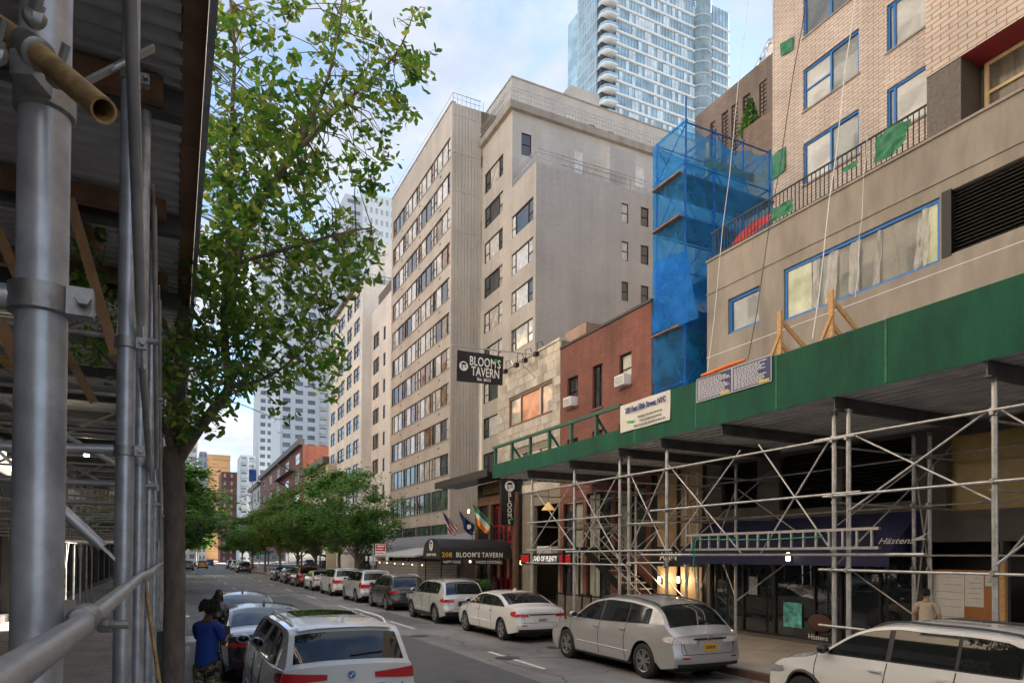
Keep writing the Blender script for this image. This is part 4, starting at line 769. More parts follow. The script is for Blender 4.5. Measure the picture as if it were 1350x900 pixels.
for (x, y) in ((XA+0.1,YA+0.1),(XA+0.1,YAf-0.1)): part(ca, 'post', M().tube((x,y,SW),(x,y,2.7),0.03,8), BLACKM, 60)
for k in range(3): part(ca, 'bulb', M().ball((XA+1+k*1.1,yc,2.25),0.06), lampm, 60)
# flags on angled poles
def flag(pole_tip, pole_base, drop, bands, label, cw=None):
    tp, bp = onX(XT-1.4,*pole_tip), onX(XT-0.1,*pole_base); t = thing('flag', label, 'flag', bp, 'flags over the tavern canopy'); part(t, 'pole', M().tube(bp, tp, 0.02, 8), ALU, 60)
    part(t, 'finial', M().ball(tp, 0.035), GOLD, 60)
    n = len(bands); L2 = (bp-tp)*0.78; D = V(drop)
    for k, bm in enumerate(bands):
        def fn(i, j, k=k): f = (k+j)/n; return tp+L2*(0.03+0.97*i*(1-0.45*f)+0.28*f)+D*f+V((0.05*math.sin(8*i+4*f),0.07*math.sin(10*i+3*f),-0.07*math.sin(6*f+5*i)))
        m = M().grid(fn, 10, 4); part(t, 'band', m, bm, 60)
    return t, tp, L2, D
IG, IW, IO = mat('flag_green',(0.0,0.26,0.08),0.75), mat('flag_white',(0.7,0.7,0.68),0.75), mat('flag_orange',(0.8,0.26,0.01),0.75); FB, FR = mat('flag_navy',(0.015,0.03,0.14),0.75), mat('flag_red',(0.42,0.02,0.03),0.75)
flag((622,662),(652,694),(0.05,-0.1,-0.95),[IG,IG,IW,IW,IO,IO],'green white and orange flag drooping from a pole over the tavern canopy')
t,_,_,_ = flag((604,672),(630,698),(0.05,-0.1,-0.8),[FB,FB,FB],'navy blue state flag drooping between the two striped flags')
tp2, bp2 = onX(XT-1.4,604,672), onX(XT-0.1,630,698); q = tp2+(bp2-tp2)*0.5+V((0,-0.1,-0.38)); part(t, 'crest', M().lathe(q, (-0.5,-1,0), [(0,0.14),(0.01,0.14)], 10), IW)
t,tp,L2,D = flag((583,673),(607,700),(0.05,-0.1,-0.8),[FR,IW,FR,IW,FR,IW,FR],'red and white striped flag with blue corner drooping beside the navy flag')
m = M().grid(lambda i,j: tp+L2*(0.03+0.4*i*(1-0.45*j*0.55)+0.28*j*0.55)+D*j*0.55+V((0.05*math.sin(8*i*0.4+4*j*.55)-0.02,0.07*math.sin(4*i+1.6*j)-0.02,-0.07*math.sin(3.3*j+2*i))),6,5); part(t,'blue_corner',m,FB,60)
# roofed dining shed and hedge on the pavement
ds = thing('dining_shed', 'low shuttered dining shed with white awning edge at the kerb past the tavern', 'shed', (12.6, 41, SW)); dy0, dy1 = YAf+0.5, YAf+8.5
for k in range(13): part(ds, 'shutter_slat', M().box(11.4,11.44,dy0,dy1,0.3+k*0.15,0.3+k*0.15+0.135), FRAME_L); part(ds, 'shutter_end_slat', M().box(11.45,13.6,dy0-0.04,dy0,0.3+k*0.15,0.3+k*0.15+0.135), FRAME_L)
part(ds, 'roof', M().prism([(11.1,dy0-0.3,2.45),(14.1,dy0-0.3,2.95),(14.1,dy0-0.3,3.05),(11.1,dy0-0.3,2.55)], (0,dy1-dy0+0.5,0)), mat('grey_white_awning', (0.36,0.36,0.35), 0.6)); part(ds, 'back_wall', M().box(13.6,13.7,dy0,dy1,SW,2.8), BLACK)
bulbs = thing('string_lights', 'string of small lit amber bulbs under the white awning edge', 'lights', (11.2,dy0,2.2)); bp_ = [(11.25,dy0-2.0+k*0.8,2.25-0.12*math.sin(k*1.5)**2) for k in range(12)]; part(bulbs,'cable',M().path(bp_,0.012,5),BLACK)
for p in bp_[1::2]: part(bulbs,'bulb',M().ball(V(p)-V((0,0,0.07)),0.032,n=6,k=4),lampm,60)
def leafball(m, c, rx, ry, rz, n, s, rr):
    for _ in range(n):
        d = V((rr.gauss(0,1),rr.gauss(0,1),rr.gauss(0,1))).normalized(); r_ = rr.random()**0.4; p = V(c)+V((d.x*rx*r_,d.y*ry*r_,d.z*rz*r_)); a = V((rr.gauss(0,1),rr.gauss(0,1),rr.gauss(0,1))).normalized(); b = a.cross(V((rr.gauss(0,1),rr.gauss(0,1),rr.gauss(0,1)))).normalized(); k = s*rr.uniform(0.6,1.3)
        m.add([p-a*k*0.5, p+b*k*0.3, p+a*k*0.5, p-b*k*0.3],[(0,1,2,3)])
rr = random.Random(4); hg = thing('hedge_planter', 'green hedge in a black planter in front of the tavern window', 'planter', (11.6,YA+0.5,SW)); hx0, hx1 = onZ(0.9,579,760), onZ(0.9,618,760)
hc = V((11.95, YA+1.6, 0)); m = M()
for k in range(12): leafball(m, (11.5+k*0.2, YA-0.6, 1.15), 0.22,0.35,0.28, 260, 0.09, rr)
part(hg,'foliage',m,FOLI,kind='stuff'); part(hg,'box',M().box(11.35,13.85,YA-0.95,YA-0.25,SW,0.95),BLACK)
# parking sign
pk = thing('parking_sign', 'red and white parking sign on a steel post at the right kerb', 'sign', (11.0,yX(11.0,492),SW)); yk = yX(11.0,492); part(pk,'post',M().tube((11.0,yk,SW),(11.0,yk,onX(11.0,492,716).z),0.035,8),GALV,60)
a, b = onX(11.0,494,716), onX(11.0,508,740); xs_ = [onY(yk,494.5,728).x, onY(yk,508,728).x]
part(pk,'white_plate',M().box(xs_[0],xs_[1],yk-0.05,yk-0.04,b.z,a.z),WHITE); part(pk,'red_plate',M().box(xs_[0]+0.03,xs_[1]-0.03,yk-0.056,yk-0.051,a.z-(a.z-b.z)*0.42,a.z-0.03),mat('sign_red',(0.55,0.02,0.03),0.5,var=0.05))
part(pk,'white_mark',M().box(xs_[0]+0.1,xs_[1]-0.1,yk-0.06,yk-0.057,a.z-0.2,a.z-0.12).box(xs_[0]+0.08,xs_[1]-0.15,yk-0.06,yk-0.057,a.z-0.36,a.z-0.3),WHITE,kind='stuff'); g = M()
for k in range(4): g.box(xs_[0]+0.08,xs_[1]-0.08-0.06*(k%2),yk-0.054,yk-0.051,b.z+0.1+k*0.13,b.z+0.15+k*0.13)
part(pk,'printed_line',g,mat('sign_red_ink',(0.5,0.05,0.05),0.6,var=0),kind='stuff')
# ---------------------------------------------------------------- beige apartment block
BG = brickmat('beige_brick', (0.47,0.425,0.37), (0.43,0.39,0.34), (0.36,0.325,0.285), 0.32, 0.10, 0.012, 0.8, 0.16, 0.25)
BGG = brickmat('grey_brick', (0.47,0.445,0.415), (0.43,0.41,0.38), (0.36,0.34,0.32), 0.32, 0.10, 0.012, 0.8, 0.14, 0.25)
XW, XR2 = 19.7, 22.4; Yc_ = yX(XW,592); Yf_ = yX(XW,513); Yr0 = yX(XR2,704); ZW = onX(XW,595,137).z
bg_ = thing('beige_apartment_block', 'large beige brick apartment block with window bands and stepped terraces', 'building', (XW+8, 55, 0))
FH = 2.86; Z0w = onX(XW,590,718).z; holes = []
for k in range(12):
    z = Z0w+FH*k; n = 4; Wd = (Yf_-Yc_-0.8)/n
    for i in range(n): holes.append((Yc_+0.35+Wd*i+0.015, Yc_+0.35+Wd*(i+1)-0.015, z, z+1.72))
m = M().wall('x', XW, Yc_, Yf_, 0, ZW, holes, 0.14); m.wall('y', Yf_, XW, XW+15, 0, ZW, (), sgn=1); m.quad((XW,Yc_,ZW),(XW+15,Yc_,ZW),(XW+15,Yf_,ZW),(XW,Yf_,ZW)); part(bg_, 'wing_wall', m, BG)
for i, h in enumerate(holes):
    low = i < 8
    pn = [PANE_GREEN, PANE_GREEN, PANE_SKY] if low else [PANE_SKY, PANE_CURT, PANE_BLIND, PANE_CURT, PANE_WARM, PANE_BLIND, PANE_SKY]  # pale and warm panes put bright reflections into colour, beside real curtains
    window(bg_, 'x', XW, *h, cols=(0,0.17,0.5,0.83,1), sash=(0,3), fm=FRAME_D, panes=pn, fw=0.055, rec=0.1, rail=0.45)
vent = M().box(-0.02,0,-0.16,0.16,-0.06,0.06).mesh('through_wall_vent', material=FRAME_D)
for k in range(12):
    for i in range(3): piece(bg_, 'through_wall_vent', vent, (XW, Yc_+2.6+i*5.4, Z0w+FH*k-0.5))
    part(bg_, 'sill_course', M().box(XW-0.04,XW+0.02,Yc_+0.2,Yf_-0.2,Z0w+FH*k-0.09,Z0w+FH*k-0.01), CONC)
# end wall of the wing: ribbed panels with joints
xw1 = onY(Yc_,632,500).x
part(bg_, 'end_wall', M().wall('y', Yc_, XW, xw1, 0, ZW, ()), BG)
nr = 9; wr = (xw1-XW)/nr; zj = [onX(XW,592,v).z for v in (640,455,308,256,207,158)]+[ZW]; zp = 0.0
for k, z in enumerate(zj):
    for i in range(nr): part(bg_, 'rib_panel', M().box(XW+wr*i+0.02,XW+wr*(i+1)-0.02,Yc_-0.03,Yc_-0.002,zp+0.04,z-0.04), BG)
    zp = z
part(bg_, 'roof_rail', M().box(XW+0.1,xw1,Yc_+0.1,Yc_+0.14,ZW+0.85,ZW+0.9).box(XW+0.1,XW+0.14,Yc_+0.1,Yf_,ZW+0.85,ZW+0.9).box(XW+0.1,xw1,Yc_+0.1,Yc_+0.13,ZW+0.45,ZW+0.48), GALV_D)
for k in range(8): part(bg_, 'rail_post', M().box(XW+0.1+k*0.38,XW+0.13+k*0.38,Yc_+0.1,Yc_+0.13,ZW,ZW+0.85), GALV_D)
# street face of the setback block: two window columns
ZA = onX(XR2,704,216).z; YBk = yX(XR2,672); ZBk = onX(XR2,672,150).z
ca_ = (yX(XR2,700.5), yX(XR2,669)); cb_ = (yX(XR2,660), yX(XR2,636)); holes = []; 
for k in range(10):
    z = Z0w+FH*k
    if z+1.7 < ZA: holes.append((ca_[0],ca_[1],z,z+1.65))
    if z+1.7 < ZBk: holes.append((cb_[0],cb_[1],z,z+1.65))
holes.append((cb_[0],cb_[1],Z0w+FH*10,Z0w+FH*10+1.65))
m = M().wall('x', XR2, YBk, Yc_, 0, ZBk, [h for h in holes if h[0] > YBk-0.2 or True and h[0] >= cb_[0]-0.01], 0.14); m.wall('x', XR2, Yr0, YBk, 0, ZA, [h for h in holes if h[0] < cb_[0]-0.01], 0.14)
part(bg_, 'street_wall', m, BG)
for h in holes: window(bg_, 'x', XR2, *h, cols=(0,0.22,0.74,1), sash=(0,2), fm=FRAME_D, panes=[PANE_SKY,PANE_CURT,PANE_BLIND,PANE_SKY], fw=0.07, rec=0.1, rail=0.4)
# grey side wall towards the camera, stepped
Xs1 = 52.0; hs = []  # far end unseen, extended behind the brown block to keep sun off the road
def wy(Y, u, v, w_, h_): c = onY(Y,u,v); return (c.x-w_/2, c.x+w_/2, c.z-h_/2, c.z+h_/2)
for u in (824, 850):
    for v in (281, 331, 384, 434, 480): hs.append(wy(Yr0,u,v+(u-824)*0.2,0.62 if u < 840 else 0.75,1.45))
m = M().wall('y', Yr0, XR2, Xs1, 0, ZA, hs, 0.14); m.quad((XR2,Yr0,ZA),(Xs1,Yr0,ZA),(Xs1,YBk,ZA),(XR2,YBk,ZA)); part(bg_, 'side_wall', m, BGG)
for h in hs: window(bg_, 'y', Yr0, *h, sash=(0,), fm=FRAME_D, panes=[PANE_SKY,PANE_BLIND], rec=0.1)
hs2 = [wy(YBk,694,191,0.85,1.7), wy(YBk,763,214,0.7,1.7), wy(YBk,795,223,0.7,1.7), wy(YBk,843,233,0.9,1.6)]
m = M().wall('y', YBk, XR2, Xs1, ZA, ZBk, hs2, 0.14); part(bg_, 'terrace_wall', m, BGG)
for i, h in enumerate(hs2): window(bg_, 'y', YBk, *h, sash=(0,), fm=FRAME_D if i == 0 else WHITE, panes=[PANE_SKY] if i == 0 else [PANE_BLIND, PANE_SKY], rec=0.08)
# terrace slab, upper tier
part(bg_, 'terrace_slab', M().box(XR2-0.35,Xs1,YBk-0.35,Yc_+1,ZBk,ZBk+0.55), CONC)
Yt3 = onX(XR2+1.4,675,105).y; Xt3 = XR2+1.4; ZT3 = onX(Xt3,675,102).z
hs3 = [wy(Yt3,738,163,0.8,1.6), wy(Yt3,752,167,0.8,1.7), wy(Yt3,781,176,0.8,1.7), wy(Yt3,806,186,0.9,1.8)]
m = M().wall('y', Yt3, Xt3, Xs1, ZBk+0.5, ZT3, hs3, 0.14); m.wall('x', Xt3, Yt3, Yc_+12, ZBk+0.5, ZT3, ()); m.quad((Xt3,Yt3,ZT3),(Xs1,Yt3,ZT3),(Xs1,Yc_+12,ZT3),(Xt3,Yc_+12,ZT3)); part(bg_, 'penthouse_wall', m, BGG)
for h in hs3: window(bg_, 'y', Yt3, *h, sash=(0,), fm=WHITE, panes=[PANE_SKY,PANE_BLIND], rec=0.08)
part(bg_, 'coping', M().box(Xt3-0.06,Xs1,Yt3-0.06,Yt3+0.3,ZT3,ZT3+0.12).box(Xt3-0.06,Xt3+0.3,Yt3+0.3,Yc_+12,ZT3,ZT3+0.12).box(XW-0.06,XW+0.3,Yc_,Yf_,ZW,ZW+0.12), CONC)
part(bg_, 'roof_bulkhead', M().box(Xt3+6,Xt3+9,Yt3+1,Yt3+5,ZT3,ZT3+1.9).box(Xt3+2.5,Xt3+6,Yt3+2,Yt3+6,ZT3,ZT3+1.0), BGG)
for (X0_, X1_, Y_, Z_) in ((XR2+0.1,Xs1,Yr0+0.1,ZA),(XR2-0.25,Xs1,YBk-0.25,ZBk+0.55)):
    for dz in (0.35, 0.75, 1.0): part(bg_, 'terrace_rail', M().box(X0_,X1_,Y_-0.02,Y_+0.02,Z_+dz,Z_+dz+0.05).box(X0_-0.02,X0_+0.02,Y_,YBk if Z_ == ZA else Yc_,Z_+dz,Z_+dz+0.05), GALV_D)
    nb_ = int((X1_-X0_)/(0.28 if Z_ != ZA else 1.3)); me = M().box(-0.02,0.02,-0.02,0.02,0,1.0).mesh('rail_post', material=GALV_D)
    for k in range(nb_): piece(bg_, 'rail_post', me, (X0_+k*(X1_-X0_)/nb_, Y_, Z_))
part(bg_, 'chimney_block', M().box(*[onY(Yr0,u,200).x for u in (808,842)],Yr0+0.4,YBk,ZA,ZA+3.1), BGG)
# low shopfront of the block, street side
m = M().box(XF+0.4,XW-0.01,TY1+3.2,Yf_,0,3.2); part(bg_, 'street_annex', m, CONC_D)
part(bg_, 'annex_roof', M().prism([(XF-1.0,TY1+3.2,2.75),(XW-0.02,TY1+3.2,4.3),(XW-0.02,TY1+3.2,3.22),(XF-1.0,TY1+3.2,2.65)],(0,Yf_-TY1-3.2,0)), mat('grey_sheet_roof',(0.24,0.24,0.25),0.5,0.2))
for k in range(5): y_ = TY1+4+k*5; part(bg_, 'annex_window', M().box(XF+0.36,XF+0.398,y_,y_+3.6,0.5,2.5), SHOPGLASS)
# ---------------------------------------------------------------- white brick block beyond
WB = brickmat('white_brick', (0.64,0.62,0.58), (0.59,0.57,0.53), (0.5,0.48,0.45), 0.4, 0.12, 0.012, 0.8, 0.14, 0.2)
Yw0 = yX(XW,475); Yw1 = yX(XW,432); XW2 = onY(Yw0,489,500).x; ZWB = onX(XW,477,372).z; Yg0 = yX(XW2,514); wb = thing('white_apartment_block', 'white brick apartment block with dark windows beyond the beige block', 'building', (XW+8,(Yw0+Yw1)/2,0))
cols_ = [(u0,u1) for (u0,u1) in ((464,471.5),(455,461.5),(443.5,452),(434.5,440))]; holes = []; fw_ = 2.95
for k in range(11):
    z = onX(XW,470,630).z+fw_*(k-2)
    if z+1.7 < ZWB-0.6 and z > 1: holes += [holeX(XW,u0,u1,z,z+1.75) for u0,u1 in cols_]
m = M().wall('x',XW,Yw0,Yw1,0,ZWB,holes,0.14); m.wall('y',Yw0,XW,XW+14,0,ZWB,()); m.quad((XW,Yw0,ZWB),(XW+14,Yw0,ZWB),(XW+14,Yw1,ZWB),(XW,Yw1,ZWB)); m.wall('y',Yw1,XW,XW+14,0,ZWB,(),sgn=1); part(wb,'wall',m,WB)
for h in holes: window(wb,'x',XW,*h,cols=(0,0.5,1),sash=(0,1),fm=FRAME_D,panes=[PANE_SKY],rec=0.1,fw=0.08)
Zg = onX(XW2,495,408).z; hg_ = []
for k in range(9):
    z = onX(XW,470,630).z+fw_*(k-2)
    if z > 1 and z+1.7 < Zg-1: hg_ += [holeX(XW2,489.7,497.5,z,z+1.75), holeX(XW2,503,506,z,z+1.5)]
m = M().wall('x',XW2,Yg0,Yw0,0,Zg,hg_,0.14); m.quad((XW2,Yg0,Zg),(XW2+12,Yg0,Zg),(XW2+12,Yw0,Zg),(XW2,Yw0,Zg)); m.wall('y',Yg0,XW2,XW2+10,0,Zg,()); part(wb,'setback_wall',m,WB)
for h in hg_: window(wb,'x',XW2,*h,cols=(0,0.5,1) if h[1]-h[0] > 1.2 else (0,1),sash=(0,),fm=FRAME_D,panes=[PANE_SKY],rec=0.1,fw=0.08)
part(wb,'roof_cornice',M().box(XW-0.5,XW+0.3,Yw0+0.3,Yw1,ZWB,ZWB+0.4),mat('dark_cornice',(0.10,0.085,0.07),0.6)); part(wb,'bulkhead',M().box(XW+3,XW+8,Yw0+1,Yw0+9,ZWB,ZWB+5.5),WB)
for dz in (0.5,1.0): part(wb,'roof_rail',M().box(XW+0.3,XW+6,Yw0+0.15,Yw0+0.19,ZWB+dz,ZWB+dz+0.05),BLACKM)
for k in range(10): part(wb,'rail_post',M().box(XW+0.3+0.6*k,XW+0.34+0.6*k,Yw0+0.15,Yw0+0.19,ZWB,ZWB+1),BLACKM)
part(wb,'roof_tank',M().box(XW2+0.3,XW2+3,Yg0+1,Yw0-2,Zg,Zg+1.6),mat('brown_metal_box',(0.10,0.07,0.055),0.6))
def conifer(p, h, label, seed):
    rr = random.Random(seed); t = thing('roof_shrub', label, 'shrub', p, 'conifers in pots on roofs'); m = M(); p = V(p)
    for k in range(10): f = k/10; leafball(m, p+V((0,0,h*(0.15+0.8*f))), h*0.28*(1-f)+0.05, h*0.28*(1-f)+0.05, h*0.08, 120, h*0.09, rr)
    part(t,'crown',m,FOLI); part(t,'trunk',M().tube(p,p+V((0,0,h*0.4)),0.05,6),BARK)
conifer((XW+2.2,Yw0+0.8,ZWB),1.9,'small conifer behind the roof rail of the white block',2)
# ---------------------------------------------------------------- glass tower
tg = thing('glass_tower', 'tall pale glass residential tower with white floor bands and curved balconies', 'tower', (118,165,0))
YT = 152.0; GL = mat('tower_glass',(0.30,0.46,0.56),0.06,0.15,0.45,0.25,spec=1.0,world=True); GL2 = mat('tower_glass_pale',(0.6,0.68,0.72),0.12,0.1,0.3,0.4,spec=1.0,world=True); TWH = mat('tower_white_band',(0.78,0.79,0.80),0.45,0,0.04,0.2)
xa, xb, xc, xd, xe = [onY(YT,u,200).x for u in (794,812,917,936,962)]; ztop = 165; fl = 3.42
part(tg,'core',M().box(xb+0.3,xe-0.3,YT+0.4,YT+26,0,ztop),GL)
zb0 = 60; nfl = int((ztop-zb0)/fl); mB, mM = M(), M(); pw = (xc-xb)/26
band = M().box(xb-0.2,xc,YT-0.15,YT+0.35,-0.3,0.15).mesh('floor_band',material=TWH); band2 = M().box(xd,xe,YT-0.15,YT+0.35,-0.3,0.15).mesh('floor_band',material=TWH)
gp = [M().box(0,pw-0.12,YT+0.02,YT+0.3,0.3,fl-0.6).mesh('glass_panel',material=g) for g in (GL,GL2)]
fins = M()
for k in range(nfl):
    z = zb0+fl*k; piece(tg,'floor_band',band,(0,0,z)); piece(tg,'floor_band',band2,(0,0,z))
    # curved glass drum and balcony stack
    piece(tg,'drum_band',WC.setdefault('drum',M().lathe(((xc+xd)/2,YT+1.2,0),(0,0,1),[(-0.3,(xd-xc)/2+0.7),(0.1,(xd-xc)/2+0.7)],20).mesh('drum_band',material=mat('tower_grey_band',(0.45,0.5,0.53),0.4))),(0,0,z))
    bal = WC.setdefault('bal',M().prism([(xa+0.2,YT+3,-0.2),(xa,YT+1,-0.2),(xa+0.6,YT-0.5,-0.2),(xa+1.6,YT-1.0,-0.2),(xb,YT-1.0,-0.2),(xb,YT+3,-0.2)],(0,0,0.3)).mesh('balcony_slab',material=TWH)); piece(tg,'balcony_slab',bal,(0,0,z))
    br = WC.setdefault('br',M().prism([(xa+0.22,YT+3,0.1),(xa+0.02,YT+1,0.1),(xa+0.62,YT-0.45,0.1),(xa+1.6,YT-0.95,0.1),(xb,YT-0.95,0.1),(xb,YT-0.85,0.1),(xa+1.7,YT-0.85,0.1),(xa+0.75,YT-0.35,0.1),(xa+0.3,YT+3,0.1)],(0,0,0.8)).mesh('balcony_rail',material=GL)); piece(tg,'balcony_rail',br,(0,0,z))
    for i in range(26):
        if random.random() < 0.3: fins.box(xb+pw*i+0.06,xb+pw*(i+1)-0.06,YT+0.1,YT+0.36,z+0.3,z+fl-0.6)
part(tg,'blind_panel',fins,GL2,kind='stuff')
mu = M()
for i in range(27): mu.box(xb+pw*i-0.05,xb+pw*i+0.05,YT+0.2,YT+0.42,zb0,ztop)
for i in range(7): x = xd+(xe-xd)*i/6; mu.box(x-0.06,x+0.06,YT+0.2,YT+0.42,zb0,ztop)
part(tg,'mullion',mu,ALU,kind='stuff'); part(tg,'drum',M().lathe(((xc+xd)/2,YT+1.2,0),(0,0,1),[(zb0,(xd-xc)/2+0.5),(ztop,(xd-xc)/2+0.5)],20),mat('drum_glass',(0.25,0.33,0.35),0.08,0.1,0.4,0.3,spec=1.0,world=True),60)
part(tg,'balcony_back',M().box(xa+0.5,xb+0.1,YT+1.5,YT+3,zb0,ztop),mat('balcony_back_wall',(0.05,0.05,0.055),0.6))
xl = xa; YT2 = onX(xl,761,100).y; m2 = M(); part(tg,'left_face',M().box(xl,xl+10,YT+3,YT2,zb0,ztop),GL)
mm = M()
for k in range(nfl): mm.box(xl-0.1,xl,YT+3,YT2,zb0+fl*k-0.25,zb0+fl*k+0.1)
for i in range(12): y_ = YT+3+(YT2-YT-3)*i/12; mm.box(xl-0.12,xl,y_-0.06,y_+0.06,zb0,ztop)
part(tg,'left_face_grid',mm,mat('tower_grid_grey',(0.5,0.55,0.58),0.4),kind='stuff'); part(tg,'podium',M().box(xl,xe,YT+0.5,YT+26,0,zb0),GL)
# ---------------------------------------------------------------- brown brick block behind the netting
BB = brickmat('brown_grey_brick',(0.27,0.20,0.15),(0.21,0.155,0.12),(0.17,0.13,0.1),0.4,0.13,0.015,0.85,0.3,0.3)
Xb = 32.6; bb = thing('brown_brick_block','brown brick building with patterned panels and roof vents behind the blue netting','building',(Xb+8,30,0)); ZBB = onX(Xb,1000,85).z; ya_, yb_ = 2.0, yX(Xb,915)
pan = [holeX(Xb,u0,u1,ZBB-4.2-dz,ZBB-1.3) for (u0,u1,dz) in ((1000,1010,0),(978,988,0.6),(963,972,0.6),(950,959,0.6),(935,941,0.3))]+[holeX(Xb,1004,1013,ZBB-7.6,ZBB-6.0),holeX(Xb,964,969,ZBB-9,ZBB-7)]
m = M().wall('x',Xb,ya_,yb_,0,ZBB,pan,0.15); m.wall('y',yb_,Xb,Xb+14,0,ZBB,(),sgn=1); m.wall('y',ya_,Xb,Xb+14,0,ZBB,()); m.quad((Xb,ya_,ZBB),(Xb+14,ya_,ZBB),(Xb+14,yb_,ZBB),(Xb,yb_,ZBB)); part(bb,'wall',m,BB)
for h in pan[:5]:
    part(bb,'panel_backing',M().box(Xb+0.14,Xb+0.16,h[0],h[1],h[2],h[3]),BLACK); g = M(); s_ = 0.26; z = h[2]+0.05
    while z < h[3]-0.2:
        y_ = h[0]+0.06
        while y_ < h[1]-0.2: g.box(Xb+0.05,Xb+0.12,y_,y_+0.17,z,z+0.17); y_ += s_
        z += s_
    part(bb,'pierced_brick',g,BB,kind='stuff')
for h in pan[5:]: window(bb,'x',Xb,*h,sash=(0,),panes=[PANE_SKY],rec=0.1)
for i, u in enumerate((999,1006,1011)):
    p = onX(Xb+1.5,u,78-(u-999)); p.z = ZBB; t = thing('roof_vent',['short silver roof vent beside the two taller bent vents on the brown brick roof','middle sized bent silver vent between the short and tall roof vents','tallest bent silver vent pipe on the brown brick roof'][i],'vent',p,'roof vents on the brown brick block'); h_ = 1.3+0.35*i; part(t,'pipe',M().path([p,p+V((0,0,h_)),p+V((0,-0.3,h_+0.25)),p+V((0,-0.6,h_+0.1))],0.22,10),ALU,60); part(t,'cowl',M().lathe(p+V((0,0,h_*0.5)),(0,0,1),[(0,0.24),(0.05,0.4),(0.2,0.4),(0.25,0.24)],12),ALU,40)
conifer(onX(27,989,186),2.4,'green shrub above the top of the blue netting',5)
rf = single('rear_roof_block',M().box(26,30,18.5,26,0,onX(27,989,186).z),BB,'brown brick rear wing under the rooftop shrub','building')
# ---------------------------------------------------------------- distant street and skyline
def slab_tower(name, label, Y, u0, u1, vtop, material, rows, cols, pane, depth=18, balc=False, wfrac=0.6, z0=0, hfrac=0.5):
    a, b = onY(Y,u0,vtop), onY(Y,u1,vtop); zt = (a.z+b.z)/2; t = thing(name, label, 'tower', ((a.x+b.x)/2,Y+depth/2,0)); fh = zt/rows; cw = (b.x-a.x)/cols; holes = []
    for r_ in range(rows):
        for c_ in range(cols):
            z_ = fh*(r_+0.25)
            if pix(((a.x+b.x)/2,Y,z_))[1] < 760: holes.append((a.x+cw*(c_+0.5-wfrac/2),a.x+cw*(c_+0.5+wfrac/2),z_,z_+fh*hfrac))
    m = M().wall('y',Y,a.x,b.x,0,zt,holes,0.3); m.wall('x',a.x,Y,Y+depth,0,zt,()); m.wall('x',b.x,Y,Y+depth,0,zt,(),sgn=1); m.quad((a.x,Y,zt),(b.x,Y,zt),(b.x,Y+depth,zt),(a.x,Y+depth,zt)); part(t,'wall',m,material)
    me = M().box(-cw*wfrac/2,cw*wfrac/2,0,0.05,0,fh*hfrac).mesh('window',material=pane)
    for h in holes[-300:]: piece(t,'window',me,((h[0]+h[1])/2,Y+0.2,h[2]))
    if balc:
        bm = M().box(-cw*wfrac/2-0.2,cw*wfrac/2+0.2,-1.3,-0.02,-0.15,0.1).box(-cw*wfrac/2-0.2,cw*wfrac/2+0.2,-1.3,-1.2,0.1,1.1).mesh('balcony',material=material)
        for h in holes[-300:]:
            if balc == 'all' or h[0] > a.x+(b.x-a.x)*0.6: piece(t,'balcony',bm,((h[0]+h[1])/2,Y,h[2]-fh*0.2))
    return t
TW1 = mat('white_tower_wall',(0.66,0.68,0.70),0.7,0,0.06,0.1,world=True); TW2 = mat('pale_grey_tower_wall',(0.58,0.60,0.63),0.7,0,0.08,0.1,world=True); FP = mat('distant_pane',(0.12,0.15,0.18),0.1,0,0.5,0.05,spec=1,world=True)
slab_tower('white_tower','tall white tower with small square windows rising behind the beige block',165,479,521,258,TW1,34,6,mat('distant_pane_pale',(0.4,0.46,0.52),0.1,0,0.3,0.05,spec=1),20,False,0.45)
slab_tower('white_tower_wing','narrow white tower wing with strip windows seen past the ginkgo leaves',168,455,480,258,TW2,34,1,FP,20,False,0.75,hfrac=0.35)
slab_tower('balcony_tower','pale tower with stacked balconies behind the ginkgo crown',190,372,452,330,TW1,36,5,FP,20,True,0.62)
slab_tower('grey_tower','pale grey slab tower half hidden by ginkgo leaves',240,345,400,290,TW2,44,6,FP,20,False,0.7)
slab_tower('orange_tower','orange brick tower closing the view down the street',300,272,304,599,mat('orange_tower_wall',(0.50,0.29,0.14),0.8,0,0.12,0.1,world=True),14,1,mat('orange_band',(0.55,0.27,0.1),0.6),20,False,0.9,hfrac=0.1)
slab_tower('pale_tower','slim grey tower beside the orange tower down the street',290,263,273,595,mat('grey_tower_wall',(0.30,0.31,0.33),0.8),14,2,FP,15)
slab_tower('brown_tower','brown brick block below the orange tower down the street',250,292,319,622,mat('brown_tower_wall',(0.22,0.09,0.06),0.85,0,0.25,0.2,world=True),12,3,PANE_BLIND,15,False,0.3)
slab_tower('balcony_block','slim grey block with balconies beyond the fire escape building',230,317,337,600,TW2,14,2,FP,12,'all',0.7)
slab_tower('cream_tower','pale cream tower closing the left end of the street view',320,205,262,480,mat('cream_tower_wall',(0.52,0.50,0.46),0.8,0,0.1,0.1,world=True),22,5,FP,20)
